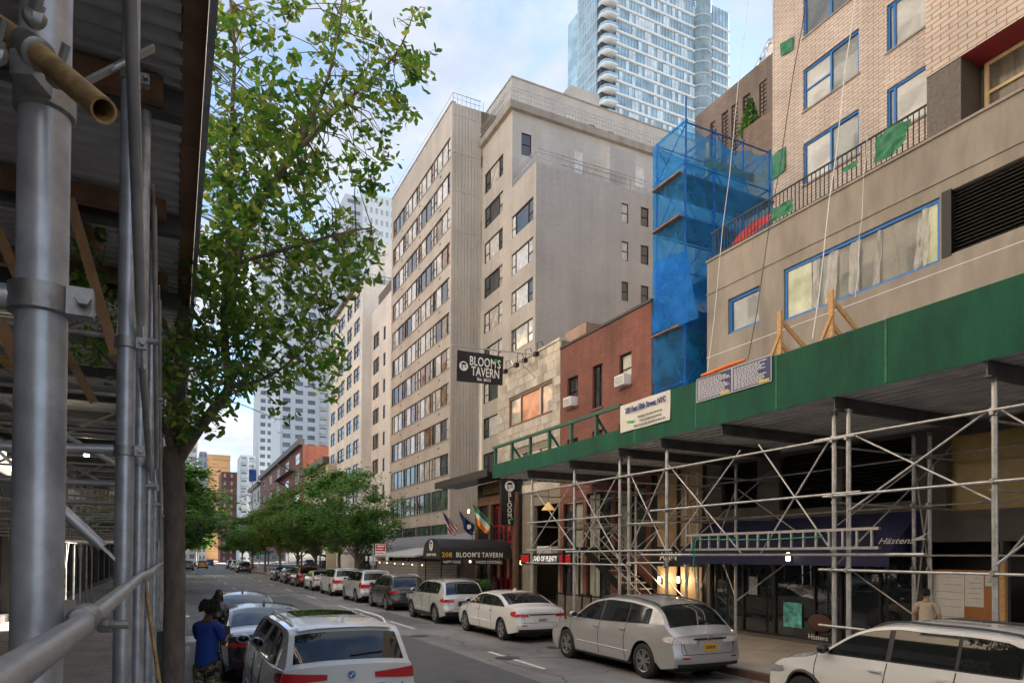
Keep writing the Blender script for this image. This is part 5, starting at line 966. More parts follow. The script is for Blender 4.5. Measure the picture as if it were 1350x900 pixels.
# old houses on the right beyond the trees
X5 = 18.5
def row_house(u0, u1, vt, material, label, rows, cols, fire=False, cornice=True):
    Y0, Y1 = yX(X5,u1), yX(X5,u0); zt = onX(X5,u1,vt).z; t = thing('row_house',label,'building',(X5+5,(Y0+Y1)/2,0)); fh = zt/rows; cw = (Y1-Y0)/cols
    holes = [(Y0+cw*(c_+0.28),Y0+cw*(c_+0.72),fh*(r_+0.25),fh*(r_+0.8)) for r_ in range(1,rows) for c_ in range(cols)]
    m = M().wall('x',X5,Y0,Y1,0,zt,holes,0.15); m.wall('y',Y0,X5,X5+14,0,zt,()); m.wall('y',Y1,X5,X5+14,0,zt,(),sgn=1); m.quad((X5,Y0,zt),(X5+14,Y0,zt),(X5+14,Y1,zt),(X5,Y1,zt)); part(t,'wall',m,material)
    for h in holes: window(t,'x',X5,*h,sash=(0,),panes=[PANE_SKY,PANE_BLIND],fm=FRAME_L,fw=0.1)
    if cornice: part(t,'cornice',M().box(X5-0.7,X5+0.2,Y0-0.1,Y1+0.1,zt,zt+0.9),mat('dark_cornice',(0.10,0.085,0.07),0.6))
    part(t,'shop_front',M().box(X5-0.1,X5-0.003,Y0+0.5,Y1-0.5,0.4,fh*0.9),SHOPGLASS)
    if fire:
        for r_ in range(2,rows): part(t,'fire_escape_landing',M().box(X5-1.1,X5-0.01,Y0+cw*0.6,Y0+cw*2.4,fh*r_,fh*r_+0.06).box(X5-1.1,X5-1.06,Y0+cw*0.6,Y0+cw*2.4,fh*r_+0.9,fh*r_+0.95),BLACKM); part(t,'fire_escape_stair',M().beam((X5-0.6,Y0+cw*0.7,fh*r_),(X5-0.6,Y0+cw*2.2,fh*(r_+1)),0.5,0.06),BLACKM)
    return t
row_house(399,431,611,mat('cream_render',(0.50,0.42,0.31),0.8,0,0.2,0.4,world=True),'low cream house between the white block and the fire escape building',4,3)
row_house(343,398,587,brickmat('old_red_brick',(0.30,0.09,0.06),(0.24,0.07,0.05),(0.2,0.13,0.1),0.4,0.12),'old red brick building with black fire escapes and dark cornice',6,5,True)
row_house(329,342,640,mat('pale_render',(0.5,0.48,0.44),0.8),'small pale house past the fire escape building',4,3)
bnr = thing('street_banner','blue street banner on a tall post down the street','banner',(12,200,0)); p = onX(14.0,333,625); part(bnr,'post',M().tube((p.x,p.y,0),(p.x,p.y,p.z+2),0.1,6),GALV_D); part(bnr,'cloth',M().box(p.x-0.7,p.x+0.7,p.y-0.1,p.y-0.05,p.z-1.4,p.z+1.0),mat('banner_blue',(0.03,0.10,0.35),0.7,0,0.4,0.6))
ga = thing('green_awning','small teal awning over a doorway beyond the parked cars','awning',onX(13.5,344,735)); p = BASE[ga]; part(ga,'canopy',M().prism([(11.8,p.y,2.6),(15.5,p.y,3.4),(15.5,p.y,3.0),(11.8,p.y,2.3)],(0,3,0)),mat('teal_canvas',(0.01,0.22,0.16),0.7)); part(ga,'pole',M().tube((11.9,p.y+0.1,SW),(11.9,p.y+0.1,2.5),0.05,6),GALV)
cb_ = thing('construction_barrel','orange and white construction barrel beside the far parked cars','barrel',onZ(0,336,752)); p = BASE[cb_]
for k in range(5): part(cb_,'stripe',M().lathe(p+V((0,0,0.1+0.2*k)),(0,0,1),[(0,0.3-0.015*k),(0.19,0.29-0.015*k)],12),ORANGE if k % 2 == 0 else WHITE,40)
part(cb_,'rubber_base',M().lathe(p,(0,0,1),[(0,0.4),(0.09,0.38)],12),RUBBER)
# ---------------------------------------------------------------- right-hand sidewalk shed with green parapet
XS, ZS0, ZS1 = 11.2, 5.6, 6.73; YS1 = yX(XS,649); YS0 = 0.5; YH = yX(XS,817)
rs = thing('sidewalk_shed','green parapet sidewalk shed on steel pipe legs along the right pavement','scaffold',(13.4,12,SW))
y = YS0
while y < YH-0.05:
    e = min(y+2.44,YH); part(rs,'parapet_panel',M().box(XS-0.02+random.uniform(0,0.004),XS+0.0,y+0.003,e-0.003,ZS0-0.02,ZS1+random.uniform(-.008,.008)),GREEN); y = e
y = YS0+2.44
while y < YH: part(rs,'panel_joint',M().box(XS-0.026,XS-0.021,y-0.02,y+0.02,ZS0,ZS1-0.01),mat('scuffed_green_joint',(0.03,0.15,0.095),0.7,0,0.5,12)); y += 2.44
part(rs,'low_fascia',M().box(XS-0.02,XS,YH,YS1,ZS0-0.02,ZS0+0.5),GREEN); part(rs,'end_fascia',M().box(XS,XF-0.1,YS1,YS1+0.02,ZS0-0.02,ZS0+0.5),GREEN)
for u in (651,673,697,722,751,784): yy = yX(XS,u); part(rs,'parapet_post',M().box(XS+0.002,XS+0.09,yy-0.05,yy+0.05,ZS0,ZS1),GREEN_F)
part(rs,'parapet_rail',M().box(XS-0.03,XS+0.08,YH,YS1,ZS1,ZS1+0.09),GREEN_F)
for (u0,u1) in ((656,672),(700,722),(755,784)): part(rs,'parapet_strut',M().beam((XS+0.1,yX(XS,u1),ZS1-0.1),(XS+0.9,yX(XS,u1)+0.1,ZS0+0.1),0.06,0.06),GREEN_F)
m = M(); x = XS+0.02; k = 0; prof = []
while x < XF-0.1: prof += [(x,0),(x+0.13,0),(x+0.155,0.085),(x+0.275,0.085),(x+0.30,0)]; x += 0.30
for i in range(len(prof)-1): (xa_,za_),(xb_,zb) = prof[i],prof[i+1]; m.quad((xa_,YS0,ZS0+za_),(xb_,YS0,ZS0+zb),(xb_,YS1,ZS0+zb),(xa_,YS1,ZS0+za_))
m.quad((XS,YS0,ZS0+0.12),(XF-0.05,YS0,ZS0+0.12),(XF-0.05,YS1,ZS0+0.12),(XS,YS1,ZS0+0.12)); part(rs,'corrugated_deck',m,DECK)
XL1, XL2 = 11.5, 15.2
fy = [yX(XL1,u) for u in (701,757,817,829,879,1100,1119,1312)]; byy = [yX(XL2,u) for u in (784,838,905,920,970,1205,1226)]
def leg(X, Y, lab='leg'):
    t = part(rs,lab,M().tube((X,Y,SW+0.02),(X,Y,ZS0-0.32),0.046,12),GALV,60); part(t,'base_plate',M().box(X-0.08,X+0.08,Y-0.08,Y+0.08,SW,SW+0.02),GALV_D)
    part(t,'head_screw',M().tube((X,Y,ZS0-0.32),(X,Y,ZS0-0.24),0.03,8).add([(X-0.12,Y,ZS0-0.24),(X-0.03,Y,ZS0-0.42),(X+0.03,Y,ZS0-0.42),(X+0.12,Y,ZS0-0.24)],[(0,1,2,3)]),GALV_D)
    for z in (4.8,3.73,2.29): part(t,'coupler',M().lathe((X,Y,z-0.05),(0,0,1),[(0,0.048),(0.01,0.062),(0.09,0.062),(0.1,0.048)],10).box(X-0.1,X-0.03,Y-0.03,Y+0.03,z-0.035,z+0.035),CAST,40)
for Y in fy: leg(XL1,Y)
for Y in byy: leg(XL2,Y)
leg(XL1,3.2); leg(XL2,6.2)
for Y in (fy[0],fy[1],(fy[2]+fy[3])/2,fy[4],fy[4]-2.2,(fy[5]+fy[6])/2,fy[7]):
    part(rs,'cross_beam',M().box(XS+0.1,XF-0.15,Y-0.012,Y+0.012,ZS0-0.24,ZS0-0.02).box(XS+0.1,XF-0.15,Y-0.06,Y+0.06,ZS0-0.02,ZS0-0.003).box(XS+0.1,XF-0.15,Y-0.06,Y+0.06,ZS0-0.255,ZS0-0.24),DARKBEAM)
def run(X, a, b, z, r=0.024, m_=GALV): part(rs,'ledger',M().tube((X,a,z),(X,b,z+random.uniform(-.03,.03)),r,8),m_,60)
XL = XL1-0.07
for z in (4.83,): run(XL,fy[0]+0.4,fy[4]-0.3,z); run(XL,fy[4]+0.6,fy[5]-0.5,z-0.03); run(XL,fy[5]+0.4,2,z+0.02)
run(XL,fy[0]+0.2,fy[2]-0.2,3.73); run(XL,fy[4]+0.6,fy[6]-0.3,3.76); run(XL,fy[5]+0.2,2,3.72); run(XL,fy[3],fy[4],3.45)
run(XL,fy[0]+0.3,fy[3]-0.2,2.29); run(XL,fy[3],fy[4],2.35); run(XL,fy[5]+0.3,2,2.29); run(XL,fy[0]+0.2,fy[1]-0.2,2.75); run(XL,fy[1]+0.4,fy[4]-0.3,2.68); run(XL+0.02,fy[4]+1.0,fy[6]-1.5,2.58,0.03); run(XL,fy[5]+0.3,fy[6]-1.9,1.2)
for z in (4.8,3.7,2.6): run(XL2-0.07,byy[0]+2,6,z,0.022,GALV_D)
for Y in (fy[0],fy[1],fy[2],fy[4],fy[5],fy[7]):
    for z in (4.7,3.6): part(rs,'cross_ledger',M().tube((XL1,Y+0.06,z),(XL2+0.2,Y+0.06,z),0.022,7),GALV_D,60)
    part(rs,'cross_brace',M().tube((XL1,Y-0.06,2.4),(XL2,Y-0.06,5.0),0.018,6),GALV_D,60)
def xb(a, b, z0, z1, X=XL1-0.02): part(rs,'brace',M().tube((X,a,z0),(X,b,z1),0.019,7),GALV,60); part(rs,'brace',M().tube((X+0.05,a,z1),(X+0.05,b,z0),0.019,7),GALV,60)
xb(fy[0],fy[1],2.8,5.0); xb(fy[1],fy[2],2.4,5.0); xb(fy[3],fy[4],2.6,4.9); xb(fy[4],fy[4]-2.6,2.6,4.95); xb(fy[6],fy[7],3.4,4.9); xb(fy[5],fy[5]+0.0001+1.9,2.6,5.0); xb(fy[7],3.2,2.4,4.9)
for i in range(0,6): xb(byy[i],byy[i+1] if abs(byy[i+1]-byy[i]) > 0.8 else byy[i]-0.45,1.2 if i > 1 else 2.4,4.6,XL2)
# ladder laid along the shed
la_ = thing('ladder','aluminium ladder laid on its side along the steel shed legs','ladder',(XL1-0.17,10,2.66)); l0, l1 = yX(XL1-0.16,905), yX(XL1-0.16,1160)
for z in (2.7,3.05): part(la_,'rail',M().box(XL1-0.2,XL1-0.13,l1,l0,z-0.02,z+0.03),ALU)
me = M().box(-0.02,0.02,-0.022,0.022,-0.15,0.15).mesh('rung',material=ALU); y = l1+0.15
while y < l0: piece(la_,'rung',me,(XL1-0.165,y,2.88)); y += 0.3
rp_ = thing('green_rope','green rope tied along the ladder rungs','rope',(XL1-0.2,yX(XL1,922),2.3)); part(rp_,'cord',M().path([(XL1-0.22,l0-0.2,2.6),(XL1-0.23,l0-0.45,2.95),(XL1-0.22,l0-1.2,2.93),(XL1-0.22,l0-2.6,2.9),(XL1-0.22,l0-4.0,2.93)],0.012,6),mat('green_cord',(0.02,0.35,0.18),0.6),60); part(rp_,'tail',M().path([(XL1-0.23,l0-0.4,2.94),(XL1-0.25,l0-0.38,2.5),(XL1-0.24,l0-0.3,2.2)],0.012,6),MATS['green_cord'],60)
chn = thing('hanging_chain','short steel chain looped on the shed legs above the ladder','chain',onX(XL1-0.1,1118,700)); q = BASE[chn]
for k in range(7): part(chn,'link',M().path([q+V((0,0.03*math.cos(t)*(1 if k%2 else 0.2),0.1*k*0.9+0.05*math.sin(t))) + V((0.03*math.cos(t)*(0 if k%2 else 1),0,0)) for t in [i*math.pi/4 for i in range(9)]],0.008,5),CAST)
# timber brackets above the parapet
for i, (u, v, lb) in enumerate(((1028,410,'raw timber bracket standing above the green parapet beside the permit boards'),(1096,382,'tall raw timber bracket above the green parapet under the strip window'))):
    p = onX(XS+0.12,u,v); t = thing('timber_bracket',lb,'bracket',(p.x,p.y,ZS0+0.12),'timber brackets behind the green parapet')
    part(t,'post',M().beam((p.x,p.y,ZS0+0.12),(p.x,p.y,p.z),0.1,0.05),WOOD); part(t,'brace',M().beam((p.x,p.y+0.05,p.z-0.1),(p.x+1.6,p.y-0.1,ZS1-0.4),0.04,0.09),WOOD); part(t,'strut',M().beam((p.x,p.y+0.05,p.z-0.6),(p.x+0.8,p.y-0.05,ZS1-0.3),0.04,0.09),WOOD); part(t,'cleat',M().beam((p.x-0.03,p.y+0.25,ZS1-0.05),(p.x-0.03,p.y-0.02,ZS1+0.45),0.04,0.07),WOOD)
# signs on the parapet
INKB = mat('permit_navy',(0.015,0.03,0.14),0.5,var=0.1); INKW = mat('permit_white_print',(0.62,0.64,0.7),0.6,var=0.1)
def permit(u0, u1, label):
    y1_, y0_ = yX(XS-0.03,u0), yX(XS-0.03,u1); z1, z0 = ZS1+0.04, ZS1-0.52; t = thing('permit_board',label,'sign',(XS-0.03,(y0_+y1_)/2,z0),'permit boards on the green parapet')
    part(t,'board',M().box(XS-0.04,XS-0.024,y0_,y1_,z0,z1),INKB); part(t,'border',M().box(XS-0.046,XS-0.041,y0_,y1_,z0,z0+0.015).box(XS-0.046,XS-0.041,y0_,y1_,z1-0.015,z1).box(XS-0.046,XS-0.041,y0_,y0_+0.015,z0+0.015,z1-0.015).box(XS-0.046,XS-0.041,y1_-0.015,y1_,z0+0.015,z1-0.015),INKW); g = M(); rr = random.Random(int(u0)); z = z1-0.05
    while z > z0+0.04:
        yy = y1_-0.05; end = y0_+0.05+rr.random()*0.3*(y1_-y0_)
        while yy > end: w_ = rr.uniform(0.04,0.12); g.box(XS-0.044,XS-0.041,max(yy-w_,end),yy,z-0.022,z); yy -= w_+0.018
        z -= 0.04
    part(t,'printed_text',g,INKW,kind='stuff'); part(t,'yellow_tag',M().box(XS-0.048,XS-0.0465,y0_+0.06,y0_+0.34,z0+0.03,z0+0.08),mat('permit_yellow',(0.7,0.5,0.02),0.5))
permit(918.5,965,'navy blue permit board full of white print beside the white address banner'); permit(965.5,1017.5,'navy blue permit board full of white print beside the timber bracket')
y1_, y0_ = yX(XS-0.04,817.5), yX(XS-0.04,883); ab = thing('address_banner','white cloth banner with blue street address tied on the green parapet','banner',(XS-0.04,(y0_+y1_)/2,6.0)); WCL = mat('white_banner_cloth',(0.66,0.65,0.62),0.7,0,0.08,3); z0, z1 = 5.98, 6.74
def fn(i, j): return V((XS-0.045-0.012*math.sin(9*i+3*j),y1_+(y0_-y1_)*i,z0+(z1-z0)*j))
m = M().grid(fn,16,8); part(ab,'cloth',m,WCL,60)
Lb = y1_-y0_; BLT = mat('banner_blue_ink',(0.02,0.04,0.22),0.6,var=0); text(ab,'200 East 58th Street, NYC',0.2,(XS-0.075,y1_-Lb*0.53,z1-0.2),'-x',BLT,0.006,1,Lb*0.86/2.3)
GRY = mat('banner_grey_ink',(0.2,0.21,0.2),0.6,var=0)
for k, (f0,f1) in enumerate(((0.38,0.86),(0.42,0.82),(0.3,0.9))):
    g = M(); rr = random.Random(k+40); yy = y1_-Lb*f0
    while yy > y1_-Lb*f1: w_ = rr.uniform(0.05,0.16); g.box(XS-0.068,XS-0.062,yy-w_,yy,z1-0.47-k*0.11,z1-0.43-k*0.11); yy -= w_+0.03
    part(ab,'printed_line',g,GRY,kind='stuff')
part(ab,'green_swoosh',M().add([(XS-0.068,y1_-Lb*0.15,z0+0.28),(XS-0.068,y1_-Lb*0.3,z0+0.25),(XS-0.068,y1_-Lb*0.35,z0+0.3),(XS-0.068,y1_-Lb*0.29,z0+0.19),(XS-0.068,y1_-Lb*0.16,z0+0.23)],[(0,1,2,3,4)]),SHAM)
oh = thing('orange_tube','orange flexible tube lying on top of the permit boards','tube',(XS-0.02,yX(XS,950),ZS1)); part(oh,'tube',M().path([onX(XS-0.05,925,495),onX(XS-0.05,940,490),onX(XS-0.05,960,482),onX(XS-0.05,983,474)],[0.035,0.05,0.05,0.03],8),ORANGE,60)
# ---------------------------------------------------------------- scaffold tower wrapped in blue netting
def netmat():
    m, t, b = nodes('blue_debris_netting'); N = t.nodes.new; L = t.links.new; b.inputs['Base Color'].default_value = (0.02,0.36,0.85,1); b.inputs['Roughness'].default_value = 0.6
    tr = N('ShaderNodeBsdfTransparent'); tr.inputs[0].default_value = (0.5,0.8,1.0,1); tl = N('ShaderNodeBsdfTranslucent'); tl.inputs[0].default_value = (0.04,0.48,1.0,1)
    g = N('ShaderNodeNewGeometry'); n = N('ShaderNodeTexNoise'); n.inputs['Scale'].default_value = 0.9; n.inputs['Detail'].default_value = 4; L(g.outputs['Position'],n.inputs['Vector']); mr = N('ShaderNodeMapRange'); mr.inputs['From Min'].default_value = 0.35; mr.inputs['From Max'].default_value = 0.7; mr.inputs['To Min'].default_value = 0.22; mr.inputs['To Max'].default_value = 0.55; L(n.outputs['Fac'],mr.inputs['Value'])
    m1 = N('ShaderNodeMixShader'); m1.inputs[0].default_value = 0.5; L(b.outputs[0],m1.inputs[1]); L(tl.outputs[0],m1.inputs[2]); m2 = N('ShaderNodeMixShader'); L(mr.outputs[0],m2.inputs[0]); L(tr.outputs[0],m2.inputs[1]); L(m1.outputs[0],m2.inputs[2]); L(m2.outputs[0],t.nodes['Material Output'].inputs[0]); return m
NET = netmat(); SCB = mat('blue_painted_scaffold',(0.015,0.10,0.38),0.45,0.2,0.25,4)
nx0, nx1, ny0, ny1 = 15.62, 19.7, yX(15.62,903), yX(15.62,861); nz0, nz1 = 6.52, onX(15.62,903,160).z
nw = thing('netted_scaffold','tall scaffold tower wrapped in translucent blue debris netting beside the brick house','scaffold',((nx0+nx1)/2,(ny0+ny1)/2,nz0))
xs_ = [nx0+0.06,nx0+1.36,nx0+2.7,nx1-0.06]; zl = [nz0+0.1+k*1.9 for k in range(6)]+[nz1]
for x in xs_:
    for y in (ny0+0.08,ny1-0.08): part(nw,'standard',M().tube((x,y,nz0),(x,y,nz1+(0.9 if (x == xs_[0] and y < ny0+0.1) else 0.1)),0.035,8),SCB,60)
for z in zl:
    for y in (ny0+0.08,ny1-0.08): part(nw,'ledger',M().tube((nx0,y,z),(nx1,y,z),0.028,7),SCB,60)
    for x in xs_: part(nw,'transom',M().tube((x,ny0,z+0.05),(x,ny1,z+0.05),0.028,7),SCB,60)
for i, (za_,zb) in enumerate(zip(zl,zl[1:])):
    for j in range(3):
        a, b = (xs_[j],xs_[j+1]) if (i+j) % 2 else (xs_[j+1],xs_[j])
        part(nw,'brace',M().tube((a,ny0+0.03,za_),(b,ny0+0.03,zb),0.02,6),SCB,60); part(nw,'brace',M().tube((b,ny1-0.03,za_),(a,ny1-0.03,zb),0.02,6),SCB,60)
    for x in (xs_[0],xs_[2]): part(nw,'brace',M().tube((x,ny0,za_),(x,ny1,zb),0.02,6),SCB,60)
    part(nw,'brace',M().tube((xs_[0],ny1,za_),(xs_[0],ny0,zb),0.02,6),SCB,60)
for z, a, b in ((zl[5]-0.4,0,3),(zl[4],0,2),(zl[3],1,3),(zl[2],0,2)):
    for q in range(5): yq = ny0+0.1+(ny1-ny0-0.25)*q/5; part(nw,'plank',M().box(xs_[a]-0.3,xs_[b]+0.3,yq,yq+0.3,z+0.03,z+0.08),WOOD_D)
part(nw,'toe_board',M().box(nx0+0.8,nx0+3.2,ny0+0.02,ny0+0.06,zl[5]+0.1,zl[5]+0.4),WOOD); part(nw,'loose_timber',M().beam((nx0+1.4,ny0+0.5,zl[5]-0.3),(nx0+1.45,ny0+0.5,zl[5]+1.5),0.12,0.06),WOOD)
rr = random.Random(9)
def net(name, P, n1, n2):
    ph = [rr.uniform(0,6) for _ in range(4)]; m = M().grid(lambda i,j: P(i,j,0.07*(math.sin(13*i+ph[0])*math.sin(5*j+ph[1])+0.6*math.sin(23*j+7*i+ph[2]))),n1,n2); part(nw,name,m,NET,60)
net('netting_street_side',lambda i,j,d: V((nx0-0.04-abs(d),ny0+(ny1-ny0)*i,nz0+(nz1-nz0)*j)),10,30)
net('netting_near_side',lambda i,j,d: V((nx0-0.04+(nx1-nx0)*i,ny0-0.04-abs(d),nz0+(nz1-nz0-0.35*math.sin(math.pi*i)-0.2*abs(math.sin(9*i)))*j)),14,30)
net('netting_far_side',lambda i,j,d: V((nx0+(nx1-nx0)*i,ny1+0.04+abs(d),12.2+(nz1-12.2)*j)),14,20)
cloth(nw,'loose_net_fold',[onX(nx0-0.1,862,345),onX(nx0-0.1,905,330),onX(nx0-0.15,922,420),onX(nx0-0.12,860,440)],NET,0.05,8,3)
cloth(nw,'pink_tarp',[onX(nx0+0.3,872,376),onX(nx0+0.3,903,358),onX(nx0+0.3,904,350),onX(nx0+0.3,874,362)],mat('pink_tarp',(0.5,0.08,0.16),0.6),0.02,6,4)
wk = thing('safety_mesh','red safety mesh tied along the terrace rail beside the blue netting','mesh',onX(XF+0.6,992,300)); q = BASE[wk]; cloth(wk,'red_mesh',[onX(XF+0.3,965,325),onX(XF+0.3,1016,292),onX(XF+0.3,1016,280),onX(XF+0.3,975,306)],mat('red_safety_mesh',(0.55,0.05,0.07),0.6),0.04,8,8)
# ---------------------------------------------------------------- cars
def pchip(pts):
    xs = [p[0] for p in pts]; ys = [p[1] for p in pts]; n = len(xs); d = [(ys[i+1]-ys[i])/(xs[i+1]-xs[i]) for i in range(n-1)]; t = [d[0]]
    for i in range(1,n-1): t.append(0 if d[i-1]*d[i] <= 0 else 2*d[i-1]*d[i]/(d[i-1]+d[i]))
    t.append(d[-1])
    def f(x):
        if x <= xs[0]: return ys[0]
        if x >= xs[-1]: return ys[-1]
        i = max(k for k in range(n-1) if xs[k] <= x); h = xs[i+1]-xs[i]; s = (x-xs[i])/h
        return ys[i]*(1+2*s)*(1-s)**2+t[i]*h*s*(1-s)**2+ys[i+1]*s*s*(3-2*s)+t[i+1]*h*s*s*(s-1)
    return f
RIM = mat('alloy_rim',(0.5,0.5,0.5),0.3,0.9,0.1,6); RIMD = mat('dark_alloy_rim',(0.14,0.14,0.14),0.3,0.8,0.1,6); TAIL = mat('tail_lamp_red',(0.55,0.015,0.016),0.12,0,0,coat=1); TAILC = mat('clear_lamp',(0.80,0.70,0.70),0.05,0.0,0.35,16,coat=1); CHROME = mat('chrome',(0.75,0.75,0.75),0.12,1,0)
HEADL = mat('head_lamp',(0.4,0.42,0.45),0.06,0.4,0.4,20,coat=1); PLATE = mat('pale_plate',(0.6,0.6,0.58),0.4,var=0.1); PLATEY = mat('yellow_plate',(0.75,0.42,0.02),0.4,var=0.1); SEAM = mat('panel_gap',(0.008,0.008,0.008),0.6,var=0)
def paint(name, c, metal=0.0, rough=0.25): return mat(name,c,rough,metal,0.03,1.5,coat=1.0)
WH = {}
def wheel_meshes(r, style):
    k = (round(r,3),style)
    if k in WH: return WH[k]
    ty = M().lathe((0,0,0),(1,0,0),[(-0.105,0.6*r),(-0.11,0.86*r),(-0.09,0.965*r),(-0.06,r),(0.06,r),(0.09,0.965*r),(0.11,0.86*r),(0.105,0.66*r),(0.08,0.64*r)],28).mesh('tyre',material=RUBBER,smooth=35)
    rm = M().lathe((0,0,0),(1,0,0),[(0.02,0.655*r),(0.098,0.655*r),(0.103,0.645*r),(0.095,0.6*r),(0.04,0.585*r)],28)
    rm.lathe((0,0,0),(1,0,0),[(0.03,0.13*r),(0.088,0.13*r),(0.094,0.09*r)],12); n = 5 if style != 'ten' else 10
    for i in range(n):
        t = 2*math.pi*i/n; d = V((0,math.cos(t),math.sin(t))); e = V((0,-math.sin(t),math.cos(t)))
        if style == 'ten': rm.beam(d*0.1*r+V((0.075,0,0)),d*0.62*r+V((0.085,0,0)),0.025,0.085*r,e)
        else:
            for s_ in (-1,1): rm.beam(d*0.1*r+e*s_*0.03*r+V((0.08,0,0)),d*0.62*r+e*s_*0.13*r+V((0.085,0,0)),0.03,0.1*r,e)
    rim = rm.mesh('rim',material=RIMD if style == 'dark' else RIM,smooth=35); bk = M().lathe((0,0,0),(1,0,0),[(0.0,0.6*r),(0.03,0.6*r)],20).mesh('brake_disc',material=BLACKM)
    WH[k] = (ty,rim,bk); return WH[k]
PROF = {
 'suv': dict(L=4.7,W=1.88,top=[(0,1.0),(.012,1.1),(.035,1.28),(.062,1.47),(.085,1.585),(.11,1.62),(.3,1.67),(.48,1.67),(.58,1.62),(.635,1.53),(.75,1.14),(.78,1.08),(.9,1.0),(.965,.9),(1,.72)],belt=1.02,wy=(.185,.80),r=.36,rg=(.018,.082),ws=(.60,.745),sw=(.13,.70),pil=(.30,.50),tum=.30,lamp=(.80,1.0,.45)),
 'x3': dict(L=4.7,W=1.89,top=[(0,1.15),(.008,1.2),(.025,1.31),(.055,1.49),(.075,1.575),(.1,1.615),(.3,1.66),(.48,1.66),(.58,1.62),(.635,1.53),(.75,1.14),(.78,1.08),(.9,1.0),(.965,.9),(1,.72)],belt=1.05,wy=(.185,.80),r=.36,rg=(.009,.064),ws=(.60,.745),sw=(.13,.70),pil=(.30,.50),tum=.30,lamp=(.80,1.0,.45)),
 'rx': dict(L=4.9,W=1.86,top=[(0,.98),(.02,1.03),(.06,1.17),(.115,1.42),(.15,1.51),(.175,1.545),(.22,1.585),(.35,1.65),(.45,1.66),(.56,1.59),(.63,1.47),(.755,1.07),(.79,1.02),(.9,.93),(.965,.82),(1,.66)],belt=1.03,wy=(.19,.795),r=.365,rg=(.05,.15),ws=(.585,.745),sw=(.175,.71),pil=(.315,.51),tum=.36,lamp=(.80,1.0,.40)),
 'hatch': dict(L=4.48,W=1.86,top=[(0,.98),(.012,1.06),(.04,1.24),(.075,1.44),(.105,1.545),(.14,1.59),(.3,1.645),(.46,1.65),(.56,1.59),(.62,1.49),(.75,1.1),(.785,1.04),(.9,.96),(.965,.86),(1,.68)],belt=1.055,wy=(.185,.80),r=.345,rg=(.02,.10),ws=(.58,.74),sw=(.14,.70),pil=(.30,.50),tum=.32,lamp=(.82,.95,.55)),
 'box': dict(L=4.75,W=1.90,top=[(0,1.05),(.01,1.2),(.022,1.4),(.035,1.6),(.055,1.70),(.1,1.745),(.35,1.77),(.5,1.76),(.57,1.70),(.615,1.6),(.715,1.2),(.745,1.14),(.9,1.08),(.97,.98),(1,.78)],belt=1.13,wy=(.195,.80),r=.375,rg=(.012,.034),ws=(.575,.71),sw=(.07,.68),pil=(.26,.46),tum=.22,lamp=(.80,1.12,.2)),
 'sedan': dict(L=4.65,W=1.80,top=[(0,.9),(.012,.99),(.04,1.03),(.11,1.07),(.145,1.10),(.2,1.21),(.27,1.34),(.325,1.405),(.4,1.44),(.5,1.45),(.575,1.41),(.635,1.32),(.755,.99),(.79,.945),(.9,.87),(.965,.77),(1,.62)],belt=.965,wy=(.20,.795),r=.33,rg=(.155,.315),ws=(.59,.75),sw=(.17,.72),pil=(.345,.535),tum=.42,lamp=(.76,.93,.55)),
}
